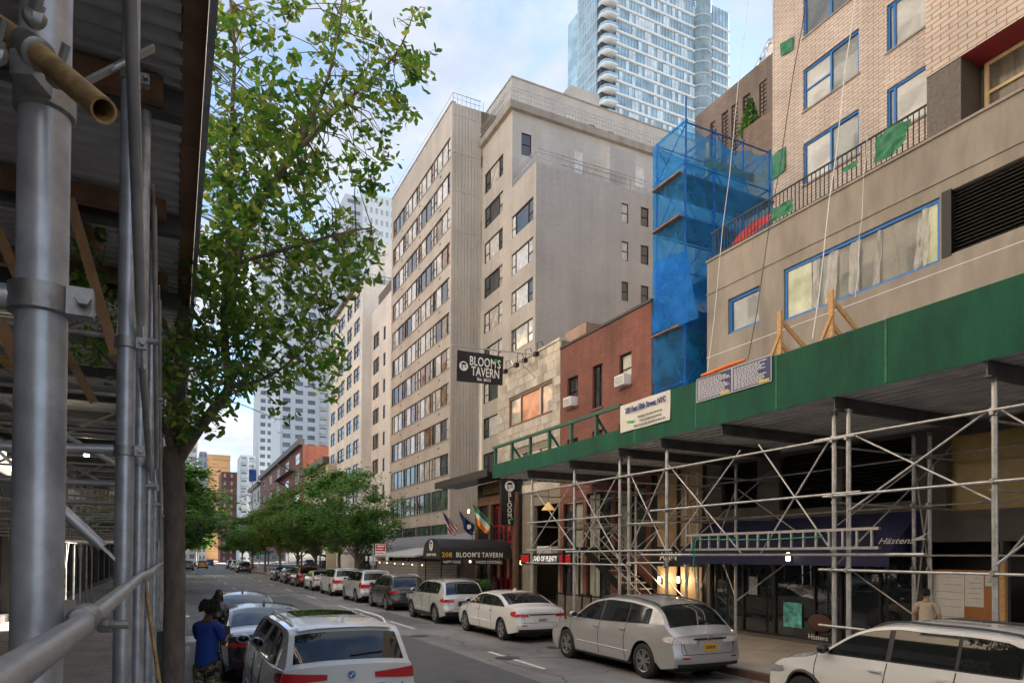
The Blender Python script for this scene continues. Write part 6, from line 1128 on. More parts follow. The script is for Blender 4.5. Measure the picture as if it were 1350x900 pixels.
def car(label, kind, pm, loc, rz=0, scale=1.0, opts=(), cat='car', name='parked_car', group='cars along the street', plate=None, rim='five', lamps=None, lsc=1.0, lmat=None):
    S = dict(PROF[kind]); L = S['L']*lsc; W2 = S['W']/2; top = pchip([(a*L,z) for a,z in S['top']]); BELT = S['belt']; r = S['r']; Ra = r+0.055; zc = r; wys = [a*L for a in S['wy']]; ZS_ = 0.23
    belt = lambda y: BELT+(0.05+(0.10 if kind == 'rx' else 0.0)*max(0,1-y/(0.5*L)))*(1-y/L)
    drop = lambda y: 0.05+0.03*max(0,1-abs(y-L*0.4)/(L*0.35))
    ze = lambda y: top(y)-drop(y)
    zb = lambda y: min(belt(y),ze(y))
    def wpl(y): return W2*(1-0.09*max(0,1-y/(0.22*L))**2-0.13*max(0,1-(L-y)/(0.26*L))**2)
    def zlow(y):
        z = ZS_+0.10*max(0,1-y/(0.13*L))**1.5+0.04*max(0,1-(L-y)/(0.1*L))
        for wy_ in wys:
            d = abs(y-wy_)
            if d < Ra: z = max(z,zc+math.sqrt(Ra*Ra-d*d))
        return z
    def xs(y,z):
        b = belt(y); zz_ = min(z,b); x = wpl(y)*(1-0.085*((zz_-0.62)/0.55)**2)+0.012*math.exp(-((zz_-0.78)/0.05)**2)
        if z > b: x -= 0.02+(z-b)*S['tum']
        return x
    def deform(x,y,z):
        fr = max(0,1-y/(0.28*L)); ff = max(0,1-(L-y)/(0.25*L)); k = (x/W2)**2
        yy = y+0.16*k*k*fr*fr-0.30*k*ff*ff
        bm = math.exp(-((z-0.5)/0.16)**2)*0.055; yy += -bm*fr**6+bm*0.7*ff**6
        return V((x,yy-L/2,z))
    side = lambda y,z,s: deform(s*xs(y,z),y,z)
    def topf(y,x):
        e = xs(y,ze(y)); t_ = min(1,abs(x)/max(e,.01)); return deform(x,y,ze(y)+drop(y)*(1-t_**3.0))
    rear = lambda x,z: deform(x*xs(0,z),0,z)
    front = lambda x,z: deform(x*xs(L,z),L,z)
    st = sorted({round(a*L,3) for a,_ in S['top']}|{round(L*i/26,3) for i in range(27)}|{round(w_+Ra*math.sin(R(d)),3) for w_ in wys for d in (-90,-80,-65,-45,-22,0,22,45,65,80,90)})
    st = [s_ for i,s_ in enumerate(st) if i == 0 or s_-st[i-1] > 0.012]; st[-1] = L
    NS,NU,NT = 7,5,6; body = M(); o0 = 0; n = 0; rows = []
    for y in st:
        ring = []; lo_,b,e = zlow(y),zb(y),ze(y); lo_ = min(lo_,b-0.03)
        half = [(xs(y,lo_+(b-lo_)*i/NS),lo_+(b-lo_)*i/NS) for i in range(NS+1)]+[(xs(y,b+q_),b+q_) for q_ in [min(0.008,(e-b)*0.05)]]+[(xs(y,b+(e-b)*i/NU),b+(e-b)*i/NU) for i in range(1,NU+1)]
        xe = xs(y,e); tp = [(xe*(1-i/NT),None) for i in range(1,NT+1)]
        ring = [deform(-x,y,z) for x,z in half]+[topf(y,-x) for x,_ in tp]; ring += [topf(y,x) for x,_ in tp[-2::-1]]+[deform(x,y,z) for x,z in half[::-1]]; rows.append(ring)
    k = len(rows[0])
    for ring in rows: body.v += ring
    for i in range(len(rows)-1):
        for j in range(k-1): a = i*k+j; body.f.append((a,a+1,a+k+1,a+k))
    for (yy,fnc) in ((0,rear),(L,front)):
        lo_,b,e = min(zlow(yy),zb(yy)-.03),zb(yy),ze(yy); zr_ = [lo_+(b-lo_)*i/NS for i in range(NS+1)]+([b+(e-b)*i/NU for i in range(1,NU+1)] if e > b+0.002 else [])
        body.grid(lambda u_,v_,zr_=zr_,fnc=fnc: fnc(-1+2*u_,zr_[min(int(round(v_*(len(zr_)-1))),len(zr_)-1)]),12,len(zr_)-1)
        e_ = xs(yy,e); body.grid(lambda u_,v_,yy=yy,e=e: (lambda x: topf(yy,x)*v_+deform(x,yy,e)*(1-v_))(e_*(-1+2*u_)),12,1)
    t = thing(name,label,cat,loc,group,rz); BASE[t] = V((0,0,0)); t.scale = (scale,)*3
    part(t,'body',body,pm,32,merge=True)
    def patch(nm,fnc,n1,n2,mt,off=0.005,th=0.0,par=None,sm=40):
        def g(i,j):
            h = 0.01; p = fnc(i,j); du = fnc(min(i+h,1),j)-fnc(max(i-h,0),j); dv = fnc(i,min(j+h,1))-fnc(i,max(j-h,0)); nn = du.cross(dv)
            nn = nn.normalized() if nn.length > 1e-9 else V((0,0,1))
            c = V((0,0,0.7)); 
            if nn.dot(p-c) < 0: nn = -nn
            return p+nn*off
        return part(par or t,nm,M().grid(g,n1,n2),mt,sm)
    G = CARGLASS
    # glass
    r0,r1 = [a*L for a in S['rg']]; rg = patch('rear_window',lambda i,j: topf(r0+(r1-r0)*j,(-1+2*i)*0.90*xs(r0+(r1-r0)*j,ze(r0+(r1-r0)*j))),14,8,G)
    w0_,w1_ = [a*L for a in S['ws']]; patch('windscreen',lambda i,j: topf(w0_+(w1_-w0_)*j,(-1+2*i)*0.92*xs(w0_+(w1_-w0_)*j,ze(w0_+(w1_-w0_)*j))),12,8,G)
    s0,s1 = [a*L for a in S['sw']]; pl_ = [a*L for a in S['pil']]; segs = [(s0,pl_[0]-0.02),(pl_[0]+0.03,pl_[1]-0.04),(pl_[1]+0.04,s1)]
    for sg in (-1,1):
        patch('window_surround',lambda i,j: (lambda y: side(y,belt(y)+0.015+max(0.006,ze(y)-0.045-(0.0 if 0.16*L < y else 0.03)-belt(y)-0.015)*j,sg))(s0-0.03+(s1-s0+0.06)*i),24,4,PLASTIC,0.008)
        for q,(a,b) in enumerate(segs):
            def wf(i,j,a=a,b=b): y = a+(b-a)*i; lo_ = belt(y)+0.025; hi_ = max(lo_+0.004,ze(y)-0.055-(0.0 if 0.16*L < y else 0.03)); return side(y,lo_+(hi_-lo_)*j,sg)
            patch('side_window',wf,10,4,G,0.013)
        part(t,'window_trim',M().path([side(s0+(s1-s0)*i/16,belt(s0+(s1-s0)*i/16)+0.012,sg)+V((sg*0.004,0,0)) for i in range(17)],0.008,5),CHROME if 'chrome' in opts else PLASTIC)
        for y in (pl_[0]+0.0,pl_[1],0.745*L):
            zz_ = [max(zlow(y),0.32)+(belt(y)-0.01-max(zlow(y),0.32))*i/8 for i in range(9)]
            part(t,'door_gap',M().path([side(y+0.03*math.sin(i*0.4),z,sg) for i,z in enumerate(zz_)],0.0075,4),SEAM)
        for y in (pl_[0]+0.12,pl_[1]+0.16):
            p = side(y,belt(y)-0.13,sg); part(t,'door_handle',M().beam(p+V((sg*0.02,-0.1,0)),p+V((sg*0.02,0.1,0)),0.025,0.03),CHROME if 'chrome' in opts else pm)
        p = side(0.715*L,belt(0.7*L)+0.06,sg); mr_ = part(t,'mirror',M().ball(p+V((sg*0.13,-0.03,0.03)),0.11,0.07,0.075,10,8).beam(p,p+V((sg*0.1,-0.02,0)),0.05,0.04),pm if 'blackmirror' not in opts else PLASTIC,60); part(mr_,'mirror_glass',M().ball(p+V((sg*0.13,-0.075,0.03)),0.085,0.03,0.055,8,6),CARGLASS,60)
        part(t,'door_moulding',M().path([side(wys[0]+Ra+0.08+(wys[1]-wys[0]-2*Ra-0.16)*i/12,0.5+0.02*i/12,sg) for i in range(13)],0.014,6),pm,60)
        part(t,'boot_gap',M().path([rear(sg*0.80,z) for z in (0.6,0.66,0.72,0.78,0.84,0.88)]+[rear(sg*0.7,0.59)],0.006,4),SEAM)
        # cladding, arch lips
        if 'clad' in opts:
            patch('sill_cladding',lambda i,j: side(wys[0]+Ra+(wys[1]-wys[0]-2*Ra)*i,ZS_+0.002+0.16*j,sg),10,3,PLASTIC,0.008)
            for w_ in wys: part(t,'arch_trim',M().path([side(w_+Ra*math.cos(R(a)),max(zc+Ra*math.sin(R(a)),0.26),sg)+V((0,0,0.02)) for a in range(-20,201,10)],0.032,6),PLASTIC,60)
        else:
            patch('sill',lambda i,j: side(wys[0]+Ra+(wys[1]-wys[0]-2*Ra)*i,ZS_+0.002+0.05*j,sg),10,2,PLASTIC,0.006)
        # tail lamps: wrap the corner
        za_,zb_,fx = lamps or S['lamp']
        if zb_ <= ze(0): patch('tail_lamp',lambda i,j: rear(sg*(fx+(0.995-fx)*i),za_+(zb_-za_)*(j*(0.45+0.55*i)+0.3*(1-i))),8,4,lmat or TAIL,0.012)
        else: patch('tail_lamp',lambda i,j: rear(sg*(fx+(0.995-fx)*i),za_+(min(zb_,ze(0)-0.01)-za_)*j),8,4,lmat or TAIL,0.012)
        patch('tail_lamp',lambda i,j: side(0.006+0.30*i*(1-0.35*abs(j-0.5)),za_+(min(zb_,ze(0.05)-0.01)-za_)*(j*(1-0.3*i)+0.15*i),sg),6,4,lmat or TAIL,0.012)
        patch('head_lamp',lambda i,j: side(L-0.02-0.42*i,0.66+0.11*j*(1-0.3*i)+0.05*i,sg),8,3,HEADL,0.01); patch('head_lamp',lambda i,j: front(sg*(0.5+0.49*i),0.64+0.09*j),6,3,HEADL,0.01)
        patch('reflector',lambda i,j: rear(sg*(0.62+0.2*i),0.5+0.03*j),4,1,TAIL,0.012)
        # wheels, wheel wells
        for w_ in wys:
            xw = sg*(wpl(w_)-0.115); ty,rim_,bk = wheel_meshes(r,rim); wl = bpy.data.objects.new('wheel',ty); COL.objects.link(wl); wl.parent = t; wl.location = (xw,w_-L/2,r); wl.rotation_euler = (random.uniform(0,1),0,0 if sg > 0 else math.pi); wl.name = 'wheel'; sub(wl,'rim',rim_); sub(wl,'brake_disc',bk)
            wm_ = M(); x0_,x1_ = sg*(wpl(w_)-0.30),sg*(wpl(w_)-0.035); aa = [R(a) for a in range(-25,206,15)]
            for i in range(len(aa)-1): P = lambda x,a: (x,w_-L/2+Ra*1.0*math.cos(a),zc+Ra*1.0*math.sin(a)); wm_.quad(P(x0_,aa[i]),P(x1_,aa[i]),P(x1_,aa[i+1]),P(x0_,aa[i+1]))
            wm_.lathe((x0_,w_-L/2,zc),(sg,0,0),[(-0.01,Ra+0.02),(0,Ra+0.02)],20); part(t,'wheel_well',wm_,BLACK)
        if 'rails' in opts:
            part(t,'roof_rail',M().path([topf(y,sg*0.86*xs(y,ze(y)))+V((0,0,0.035 if 0 < i < 12 else -0.01)) for i,y in enumerate([0.13*L+(0.45*L)*i/12 for i in range(13)])],0.018,6),ALU if 'silverrails' in opts else PLASTIC,60)
    part(t,'underbody',M().box(-W2+0.24,W2-0.24,-L/2+0.25,L/2-0.25,0.2,0.45),BLACK)
    patch('rear_bumper_trim',lambda i,j: rear(-0.93+1.86*i,zlow(0)+0.005+(0.14 if 'clad' in opts else 0.07)*j),12,2,PLASTIC,0.012)
    patch('grille',lambda i,j: front(-0.55+1.1*i,0.38+0.2*j),8,3,PLASTIC,0.012)
    zp = 0.72 if kind != 'sedan' else 0.66; p = rear(0,zp); pl__ = part(t,'licence_plate',M().box(-0.16,0.16,p.y-0.03,p.y-0.015,zp-0.08,zp+0.08),plate or PLATE); g = M()
    for i in range(6): g.box(-0.125+i*0.043,-0.1+i*0.043,p.y-0.033,p.y-0.031,zp-0.035,zp+0.035)
    part(pl__,'plate_marks',g,mat('plate_ink',(0.02,0.03,0.1),0.5,var=0))
    part(t,'plate_recess',M().box(-0.3,0.3,p.y-0.012,p.y-0.004,zp-0.12,zp+0.13),pm if 'clad' not in opts else PLASTIC); p2 = rear(0,zp+0.17); part(t,'tailgate_trim',M().beam((-0.42,p2.y-0.01,zp+0.165),(0.42,p2.y-0.01,zp+0.165),0.03,0.03),CHROME if 'chrome' in opts else PLASTIC)
    if kind != 'sedan':
        yw_ = r0+(r1-r0)*0.12; a_,b_ = topf(yw_,0.0)+V((0,-0.02,0.01)),topf(yw_+(r1-r0)*0.1,0.42)+V((0,-0.02,0.01)); part(t,'wiper',M().path([a_,b_],0.012,5),PLASTIC); sp = r1+0.02*L; e_ = 0.86*xs(sp,ze(sp)); part(t,'spoiler',M().grid(lambda i,j: topf(sp+0.10*L*0.3*(1-j),(-1+2*i)*e_)+V((0,-0.10*j,0.012-0.02*j)),12,3),pm,40)
    part(t,'boot_gap',M().path([rear(-0.8+1.6*i/12,0.585) for i in range(13)],0.006,4),SEAM); part(t,'bonnet_gap',M().path([topf(0.79*L,(-1+2*i/12)*0.9*xs(0.79*L,ze(0.79*L))) for i in range(13)],0.006,4),SEAM)
    if 'fin' in opts: p = topf(r1+0.07*L,0); part(t,'antenna_fin',M().add([p+V((-0.02,-0.06,0.09)),p+V((0.02,-0.06,0.09)),p+V((0.03,-0.09,0)),p+V((-0.03,-0.09,0)),p+V((0,0.12,0))],[(0,1,2,3),(0,4,1),(1,4,2),(0,3,4)]),pm)
    if 'sunroof' in opts: patch('sunroof',lambda i,j: topf(0.30*L+0.22*L*j,(-1+2*i)*0.62*xs(0.4*L,ze(0.4*L))),8,6,G,0.006)
    if 'sign' in opts: p = topf(0.42*L,0); part(t,'roof_sign',M().box(-0.25,0.25,p.y-0.08,p.y+0.08,p.z,p.z+0.2),WHITE)
    t['_'] = 1; del t['_']
    return t, rear, topf, L
PW = paint('white_car_paint',(0.74,0.75,0.75)); PS = paint('silver_car_paint',(0.50,0.51,0.52),0.4,0.3); PK = paint('black_car_paint',(0.012,0.012,0.014)); PG = paint('dark_grey_car_paint',(0.07,0.072,0.078),0.4); PR = paint('red_car_paint',(0.28,0.012,0.02)); PB = paint('navy_car_paint',(0.012,0.018,0.06)); PY_ = paint('taxi_yellow_paint',(0.75,0.36,0.01)); PSW = paint('pale_silver_paint',(0.62,0.63,0.63),0.35,0.3)
XRc = 9.68; K = []
def rcar(lb, kind, pm, ymid, X=XRc, **k): o = car(lb,kind,pm,(X,ymid,0.0),**k); K.append(o); return o
bm = car('white crossover with panoramic roof glass and wide red lamps beside the man in blue','x3',PW,(2.0,8.55+2.35,0),opts=('rails','silverrails','chrome','fin','sunroof'),plate=PLATEY,lamps=(0.93,1.075,0.36),rim='ten',lsc=1.0)
t, rear_, topf_, L_c = bm; p = rear_(0,1.02); part(t,'badge_ring',M().lathe((0,p.y-0.012,1.025),(0,-1,0),[(0,0.05),(0.012,0.05)],20),CHROME); part(t,'badge_blue',M().lathe((0,p.y-0.026,1.025),(0,-1,0),[(0,0.043),(0.004,0.043)],20),mat('badge_blue',(0.02,0.15,0.5),0.3,var=0)); q = M()
for a0 in (0,180): q.add([(0,p.y-0.033,1.025)]+[(0.03*math.cos(R(a0+a)),p.y-0.033,1.025+0.03*math.sin(R(a0+a))) for a in (0,30,60,90)],[(0,1,2,3,4)])
part(t,'badge_quarter',q,WHITE)
car('black saloon with sky in its rear window parked ahead of the white crossover','sedan',PK,(1.75,13.9+2.4,0),opts=('chrome','fin'),lsc=1.04)
car('dark grey saloon beside the woman in the road, ahead of the black saloon','sedan',PG,(1.75,19.1+2.4,0),opts=('chrome','fin'),lsc=1.04)
rcar('white crossover with black arch trim parked by the plywood notice board','hatch',PW,8.45-2.3,opts=('clad','rails','blackmirror'),lsc=1.03)
lx = rcar('silver crossover with clear rear lamps and yellow plate under the ladder','rx',PS,13.15,opts=('rails',),plate=PLATEY,lmat=TAILC,lsc=1.05)
t, rear_, topf_, L_c = lx; p = rear_(0,0.9); part(t,'badge',M().path([(0.06*math.cos(R(a)),p.y-0.02,0.9+0.04*math.sin(R(a))) for a in range(0,361,20)],0.007,5).beam((-0.01,p.y-0.02,0.925),(-0.025,p.y-0.02,0.88),0.01,0.01).beam((-0.025,p.y-0.02,0.88),(0.045,p.y-0.02,0.88),0.01,0.01),CHROME)
rcar('white saloon with slim red lamps between the silver and white crossovers','sedan',PW,19.95,opts=('fin',),lsc=1.03)
rcar('white crossover with black lower cladding parked outside the tavern','hatch',PSW,25.7,opts=('clad','rails','chrome'),lsc=1.02)
rcar('dark grey hatchback with red lamps next to the shuttered dining shed','hatch',PG,32.3,opts=('rails','silverrails','chrome'),lsc=0.98)
rcar('boxy silver off-roader with dark rear glass parked near the red parking sign','box',PSW,38.1,opts=('rails',),lsc=0.99)
rcar('tall white off-roader parked between the silver off-roader and a white saloon','box',PW,44.9,opts=('chrome',))
rcar('white saloon parked behind the red car under the trees','sedan',PW,51.6)
rcar('red crossover parked under the street trees','hatch',PR,58.3)
rcar('black saloon parked between the red and navy cars','sedan',PK,65.0)
rcar('navy blue saloon at the head of the parked row','sedan',PB,72.0)
rcar('dark grey crossover parked far off beside the orange barrel','hatch',PG,105.5,X=8.9); rcar('white car parked far off ahead of the dark grey crossover','hatch',PW,118); rcar('pale silver car parked far off past the white car','suv',PSW,128); rcar('grey car parked farthest off near the corner','suv',PG,139)
car('yellow taxi driving away far down the street','hatch',PY_,(4.6,138,0),opts=('sign',),name='taxi',cat='taxi'); car('dark blue car in the left lane short of the taxi','suv',PG,(1.9,122,0)); car('white van far ahead of the taxi on the left','box',PW,(1.6,168,0)); car('red car far ahead of the taxi','sedan',PR,(3.2,160,0)); car('black car driving far ahead beside the taxi','hatch',PK,(7.2,172,0))
# ---------------------------------------------------------------- the ginkgo at the kerb
TY = 9.2; rr = random.Random(21)
gk = thing('ginkgo_tree','ginkgo street tree with fan shaped leaves growing at the left kerb','tree',(0.0,TY,SW))
def tp(u,v,dy=0.0): return onY(TY+dy,u,v)
limbs = []
def limb(pts, r0, r1, nm='limb'):
    P = [tp(*p) for p in pts]; n = len(P); Q = []
    for i in range(n-1):
        for k in range(4):
            t = k/4; a,b,c,d = P[max(i-1,0)],P[i],P[i+1],P[min(i+2,n-1)]
            Q.append(0.5*((2*b)+(c-a)*t+(2*a-5*b+4*c-d)*t*t+(3*b-a-3*c+d)*t**3))
    Q.append(P[-1]); rad = [r0+(r1-r0)*(i/(len(Q)-1)) for i in range(len(Q))]; part(gk,nm,M().path(Q,rad,10),BARK,60); limbs.append(Q); return Q
base = V((0.0,TY,SW)); tk = [base+V((-0.02,0,0)),base+V((0,0,0.15)),base+V((0.0,0,0.9)),base+V((0.01,0,1.8)),tp(230,690),tp(229,610),tp(230,590)]
part(gk,'trunk',M().path(tk,[0.19,0.145,0.128,0.122,0.12,0.125,0.12],14),BARK,60)
limb([(229,612),(234,540),(240,440),(244,330),(247,220),(253,110),(262,20)],0.10,0.012)
limb([(232,610),(262,565,-.2),(292,526,-.4),(302,507,-.5),(297,465,-.5),(296,410,-.5),(300,330,-.5),(304,250,-.6),(306,150,-.6),(309,60,-.7),(300,-30,-.7)],0.075,0.012)
limb([(297,405,-.5),(330,295,-.7),(378,212,-.9),(412,152,-1),(433,100,-1.1),(447,40,-1.2),(452,-20,-1.2)],0.04,0.008)
limb([(350,255,-.8),(405,185,-.7),(455,135,-.6),(500,95,-.5),(528,62,-.4),(548,10,-.4)],0.032,0.006)
limb([(300,510,-.5),(345,500,-.7),(390,470,-.9),(430,420,-1.0)],0.03,0.006); limb([(300,350,-.5),(370,330,-.8),(440,310,-1),(490,300,-1.1)],0.03,0.006)
limb([(229,600),(215,560,-.3),(195,528,-.5),(150,480,-.9),(100,430,-1.3),(50,390,-1.6)],0.045,0.008); limb([(238,470),(200,400,-.5),(160,330,-.9),(120,300,-1.2)],0.03,0.006); limb([(304,250,-.6),(270,180,-.3),(255,120,0),(285,40,0)],0.02,0.005)
allp = [p for Q in limbs for p in Q[2:]]
def inpoly(x,y,P):
    c = False; n = len(P)
    for i in range(n):
        (x1,y1),(x2,y2) = P[i],P[(i+1)%n]
        if (y1 > y) != (y2 > y) and x < (x2-x1)*(y-y1)/(y2-y1)+x1: c = not c
    return c
dense = [(242,330),(256,230),(290,150),(345,120),(395,160),(430,235),(470,290),(502,318),(480,362),(430,395),(455,450),(440,525),(395,480),(380,555),(350,500),(300,545),(262,585),(228,560),(205,500),(240,420)]
spar = [(252,20),(300,0),(330,30),(360,0),(455,0),(470,40),(545,40),(560,80),(540,140),(520,175),(505,220),(480,250),(420,220),(380,130),(300,130),(258,200),(245,120)]
leftp = [(30,300),(110,270),(160,330),(215,380),(225,440),(225,520),(160,500),(90,450),(40,400)]
twigs = []
def sample(P,n,dy):
    xs_ = [p[0] for p in P]; ys_ = [p[1] for p in P]; c = 0
    while c < n:
        u,v = rr.uniform(min(xs_),max(xs_)),rr.uniform(min(ys_),max(ys_))
        if inpoly(u,v,P): twigs.append(tp(u,v,rr.uniform(*dy))); c += 1
sample(dense,440,(-1.6,0.7)); sample(spar,110,(-1.5,0.2)); sample(leftp,45,(-1.6,0.1))
for u,v in ((530,60),(548,20),(555,85),(540,95),(525,120),(500,60),(480,20),(445,30),(520,150),(510,200),(490,240),(300,20),(280,60),(255,60),(330,20)): 
    for _ in range(2): twigs.append(tp(u+rr.uniform(-8,8),v+rr.uniform(-8,8),-.6))
fan = []
for k in range(3):
    n = 5; a0 = R(65+8*k); pts = [(0,0,0)]+[(math.sin(-a0+2*a0*i/n)*(1 if i % 2 else 0.93),math.cos(-a0+2*a0*i/n)*(0.95 if i != n//2 else 0.8),0.12*math.sin(i*1.3+k)) for i in range(n+1)]
    fan.append(([V(p) for p in pts],[(0,i+1,i+2) for i in range(n)]))
crown, sprig, singles = M(), M(), []
for c in twigs:
    near = min(allp,key=lambda p: (p-c).length_squared); d = (c-near); d = d.normalized() if d.length > 0.01 else V((0,0,1)); L_ = rr.uniform(0.2,0.42); dirv = (d*0.7+V((rr.gauss(0,.5),rr.gauss(0,.5),rr.gauss(-.1,.5)))).normalized(); a = c-dirv*L_*0.5; b = c+dirv*L_*0.5
    mid = (near+a)*0.5+V((rr.gauss(0,.05),rr.gauss(0,.05),0.06))
    if (near-a).length < 1.3: sprig.path([near,mid,a,b],[0.008,0.006,0.0045,0.002],4,cap=False)
    else: sprig.path([a,b],[0.0045,0.002],4,cap=False)
    nl = rr.randint(10,19)
    for i in range(nl):
        p = a+(b-a)*((i+rr.random())/nl)+V((rr.gauss(0,.055),rr.gauss(0,.055),rr.gauss(-.03,.055))); s = rr.uniform(0.048,0.074); z = V((rr.gauss(0,.5),rr.gauss(0,.5)-.1,rr.gauss(.55,.5))).normalized(); y = V((rr.gauss(0,.7),rr.gauss(0,.7),rr.gauss(-.5,.5))); y = (y-z*y.dot(z)); y = y.normalized() if y.length > .01 else V((1,0,0)); x = y.cross(z)
        vs_,fs_ = fan[rr.randrange(3)]
        if len(singles) < 300 and i == 3: singles.append((p,x,y,z,s*1.12,rr.randrange(3)))
        else: crown.add([p+(x*q.x+y*q.y+z*q.z)*s for q in vs_],fs_)
cr_ = part(gk,'crown',crown,GINKGO,kind='stuff'); part(gk,'twig',sprig,BARK,kind='stuff')
fm_ = []
for vs_,fs_ in fan: m = M(); m.add(vs_,fs_); fm_.append(m.mesh('leaf',material=GINKGO))
for p,x,y,z,s,k in singles:
    o = bpy.data.objects.new('leaf',fm_[k]); COL.objects.link(o); o.parent = cr_; q = p-BASE[gk]; o.matrix_local = Matrix(((x.x*s,y.x*s,z.x*s,q.x),(x.y*s,y.y*s,z.y*s,q.y),(x.z*s,y.z*s,z.z*s,q.z),(0,0,0,1)))
pit = M().box(-0.55,0.36,TY-0.7,TY+0.7,SW+0.0125,SW+0.03); struct('tree_pit_soil',pit,mat('soil',(0.06,0.045,0.03),0.95,0,0.4,8,0.5,30))
# ---------------------------------------------------------------- street trees down the block
def make_tree(seed, h, cr, fol, nleaf, ls, trunk_h):
    r_ = random.Random(seed); tm, fm = M(), M(); tm.path([(0,0,0),(0.03,0,trunk_h*0.5),(-0.02,0.02,trunk_h),(0.05,0,h*0.62)],[0.17,0.13,0.11,0.05],8); clumps = []
    for i in range(9):
        a = 2*math.pi*(i+r_.random()*0.7)/9; rad = cr*r_.uniform(.45,.95); z = trunk_h+(h-trunk_h)*r_.uniform(.15,.75); e = V((math.cos(a)*rad,math.sin(a)*rad,z)); s_ = V((0,0,trunk_h*r_.uniform(.75,1.1))); tm.path([s_,(s_+e)*0.5+V((0,0,0.3)),e],[0.07,0.045,0.015],5)
        for q in range(3): f = 0.55+0.25*q; p = s_+(e-s_)*f; clumps.append((p+V((r_.gauss(0,.3),r_.gauss(0,.3),r_.uniform(0,.5))),r_.uniform(.55,1.05)*cr*0.33))
    for i in range(16): a = r_.random()*6.28; k = math.sqrt(r_.random()); z = trunk_h+(h-trunk_h)*r_.uniform(.1,1); kk = cr*k*math.sqrt(max(.08,1-((z-(trunk_h+(h-trunk_h)*.4))/((h-trunk_h)*.62))**2)); clumps.append((V((math.cos(a)*kk,math.sin(a)*kk,z)),r_.uniform(.35,.9)*cr*.32))
    for i in range(nleaf):
        c,rad = clumps[r_.randrange(len(clumps))]; d = V((r_.gauss(0,1),r_.gauss(0,1),r_.gauss(0,.55))); d = d*(rad*0.62); p = c+d; s = ls*r_.uniform(.55,1.3); z = V((r_.gauss(0,.45),r_.gauss(0,.45),1)).normalized(); x = z.cross(V((r_.gauss(0,1),r_.gauss(0,1),.1))).normalized(); y = z.cross(x); fm.add([p-x*s*.5,p+y*s*.28+z*s*.06,p+x*s*.5,p-y*s*.28+z*s*.06],[(0,1,2),(0,2,3)])
    return tm.mesh('trunk',material=BARK,smooth=60), fm.mesh('crown',material=fol)
KINDS = [make_tree(1,9.6,3.4,FOLI,14000,.26,2.4),make_tree(2,8.6,3.1,FOLI2,12000,.26,2.3),make_tree(3,9.0,3.3,FOLI,13000,.27,2.5),make_tree(4,8.0,2.7,FOLI2,9000,.28,2.2)]
def tree(X,Y,k,label,s=1.0,rz=0.0,group='street trees down the block'):
    t = thing('street_tree',label,'tree',(X,Y,SW),group,rz); t.scale = (s*(1.35 if X < 5 and Y < 180 else 1.08),)*2+(s,)
    a,b = KINDS[k]
    for nm,me in (('trunk',a),('crown',b)): o = bpy.data.objects.new(nm,me); COL.objects.link(o); o.parent = t
    return t
for i,(X,Y,k,s,lb) in enumerate(((11.7,48.5,0,.86,'broad green street tree beside the red parking sign'),(11.8,55,2,1.0,'tall dense street tree beside the tall white off-roader'),(11.6,64,0,1.05,'full street tree above the red parked car'),(11.6,74,1,1.05,'pale green street tree above the navy saloon'),(11.4,86,1,1.05,'yellowish street tree beyond the head of the parked row'),(11.4,101,2,1.0,'street tree over the teal awning'),(11.3,117,3,1.1,'street tree above the far white car'),(11.3,136,2,1.05,'street tree at the far corner on the right'),
  (-0.6,52,0,.95,'bright green street tree beyond the left shed end'),(-0.8,64,2,1.0,'dark green street tree further along the left kerb'),(-0.6,80,1,1.1,'pale green street tree well down the left kerb'),(-0.6,100,0,1.1,'street tree far down the left kerb'),(-0.2,126,3,1.2,'street tree farthest down the left kerb'),(-0.6,42,2,.8,'light green tree just past the end of the left shed'))): tree(X,Y,k,lb,s,i*1.7)
for i,(X,Y) in enumerate(((-9,190),(0,205),(6,215),(14,195),(22,200))): tree(X,Y,(1,3,2,1,0)[i],['leafy tree left of the street end','small tree behind the taxi at the street end','dense tree at the street end beside the right corner','pale tree at the far right corner','dark tree past the far right corner'][i],1.15,i)
# ---------------------------------------------------------------- people
SKIN_D = mat('dark_skin',(0.10,0.05,0.03),0.55,0,0.12,10); SKIN_L = mat('light_skin',(0.45,0.27,0.19),0.55,0,0.1,10); HAIR = mat('black_hair',(0.010,0.008,0.007),0.7,0,0.4,30,0.6,90)
def camo():
    m,t,b = nodes('camouflage_cloth'); N = t.nodes.new; L = t.links.new; c = N('ShaderNodeTexCoord'); n = N('ShaderNodeTexNoise'); n.inputs['Scale'].default_value = 9; n.inputs['Detail'].default_value = 1.5; L(c.outputs['Object'],n.inputs['Vector']); r = N('ShaderNodeValToRGB'); r.color_ramp.interpolation = 'CONSTANT'; e = r.color_ramp.elements; e[0].position = 0; e[0].color = (0.02,0.018,0.012,1); e[1].position = 0.44; e[1].color = (0.20,0.17,0.09,1)
    for p_,cc in ((0.52,(0.07,0.075,0.03,1)),(0.6,(0.36,0.31,0.2,1)),(0.68,(0.12,0.09,0.05,1))): k = e.new(p_); k.color = cc
    L(n.outputs['Fac'],r.inputs[0]); L(r.outputs[0],b.inputs['Base Color']); b.inputs['Roughness'].default_value = 0.9; return m
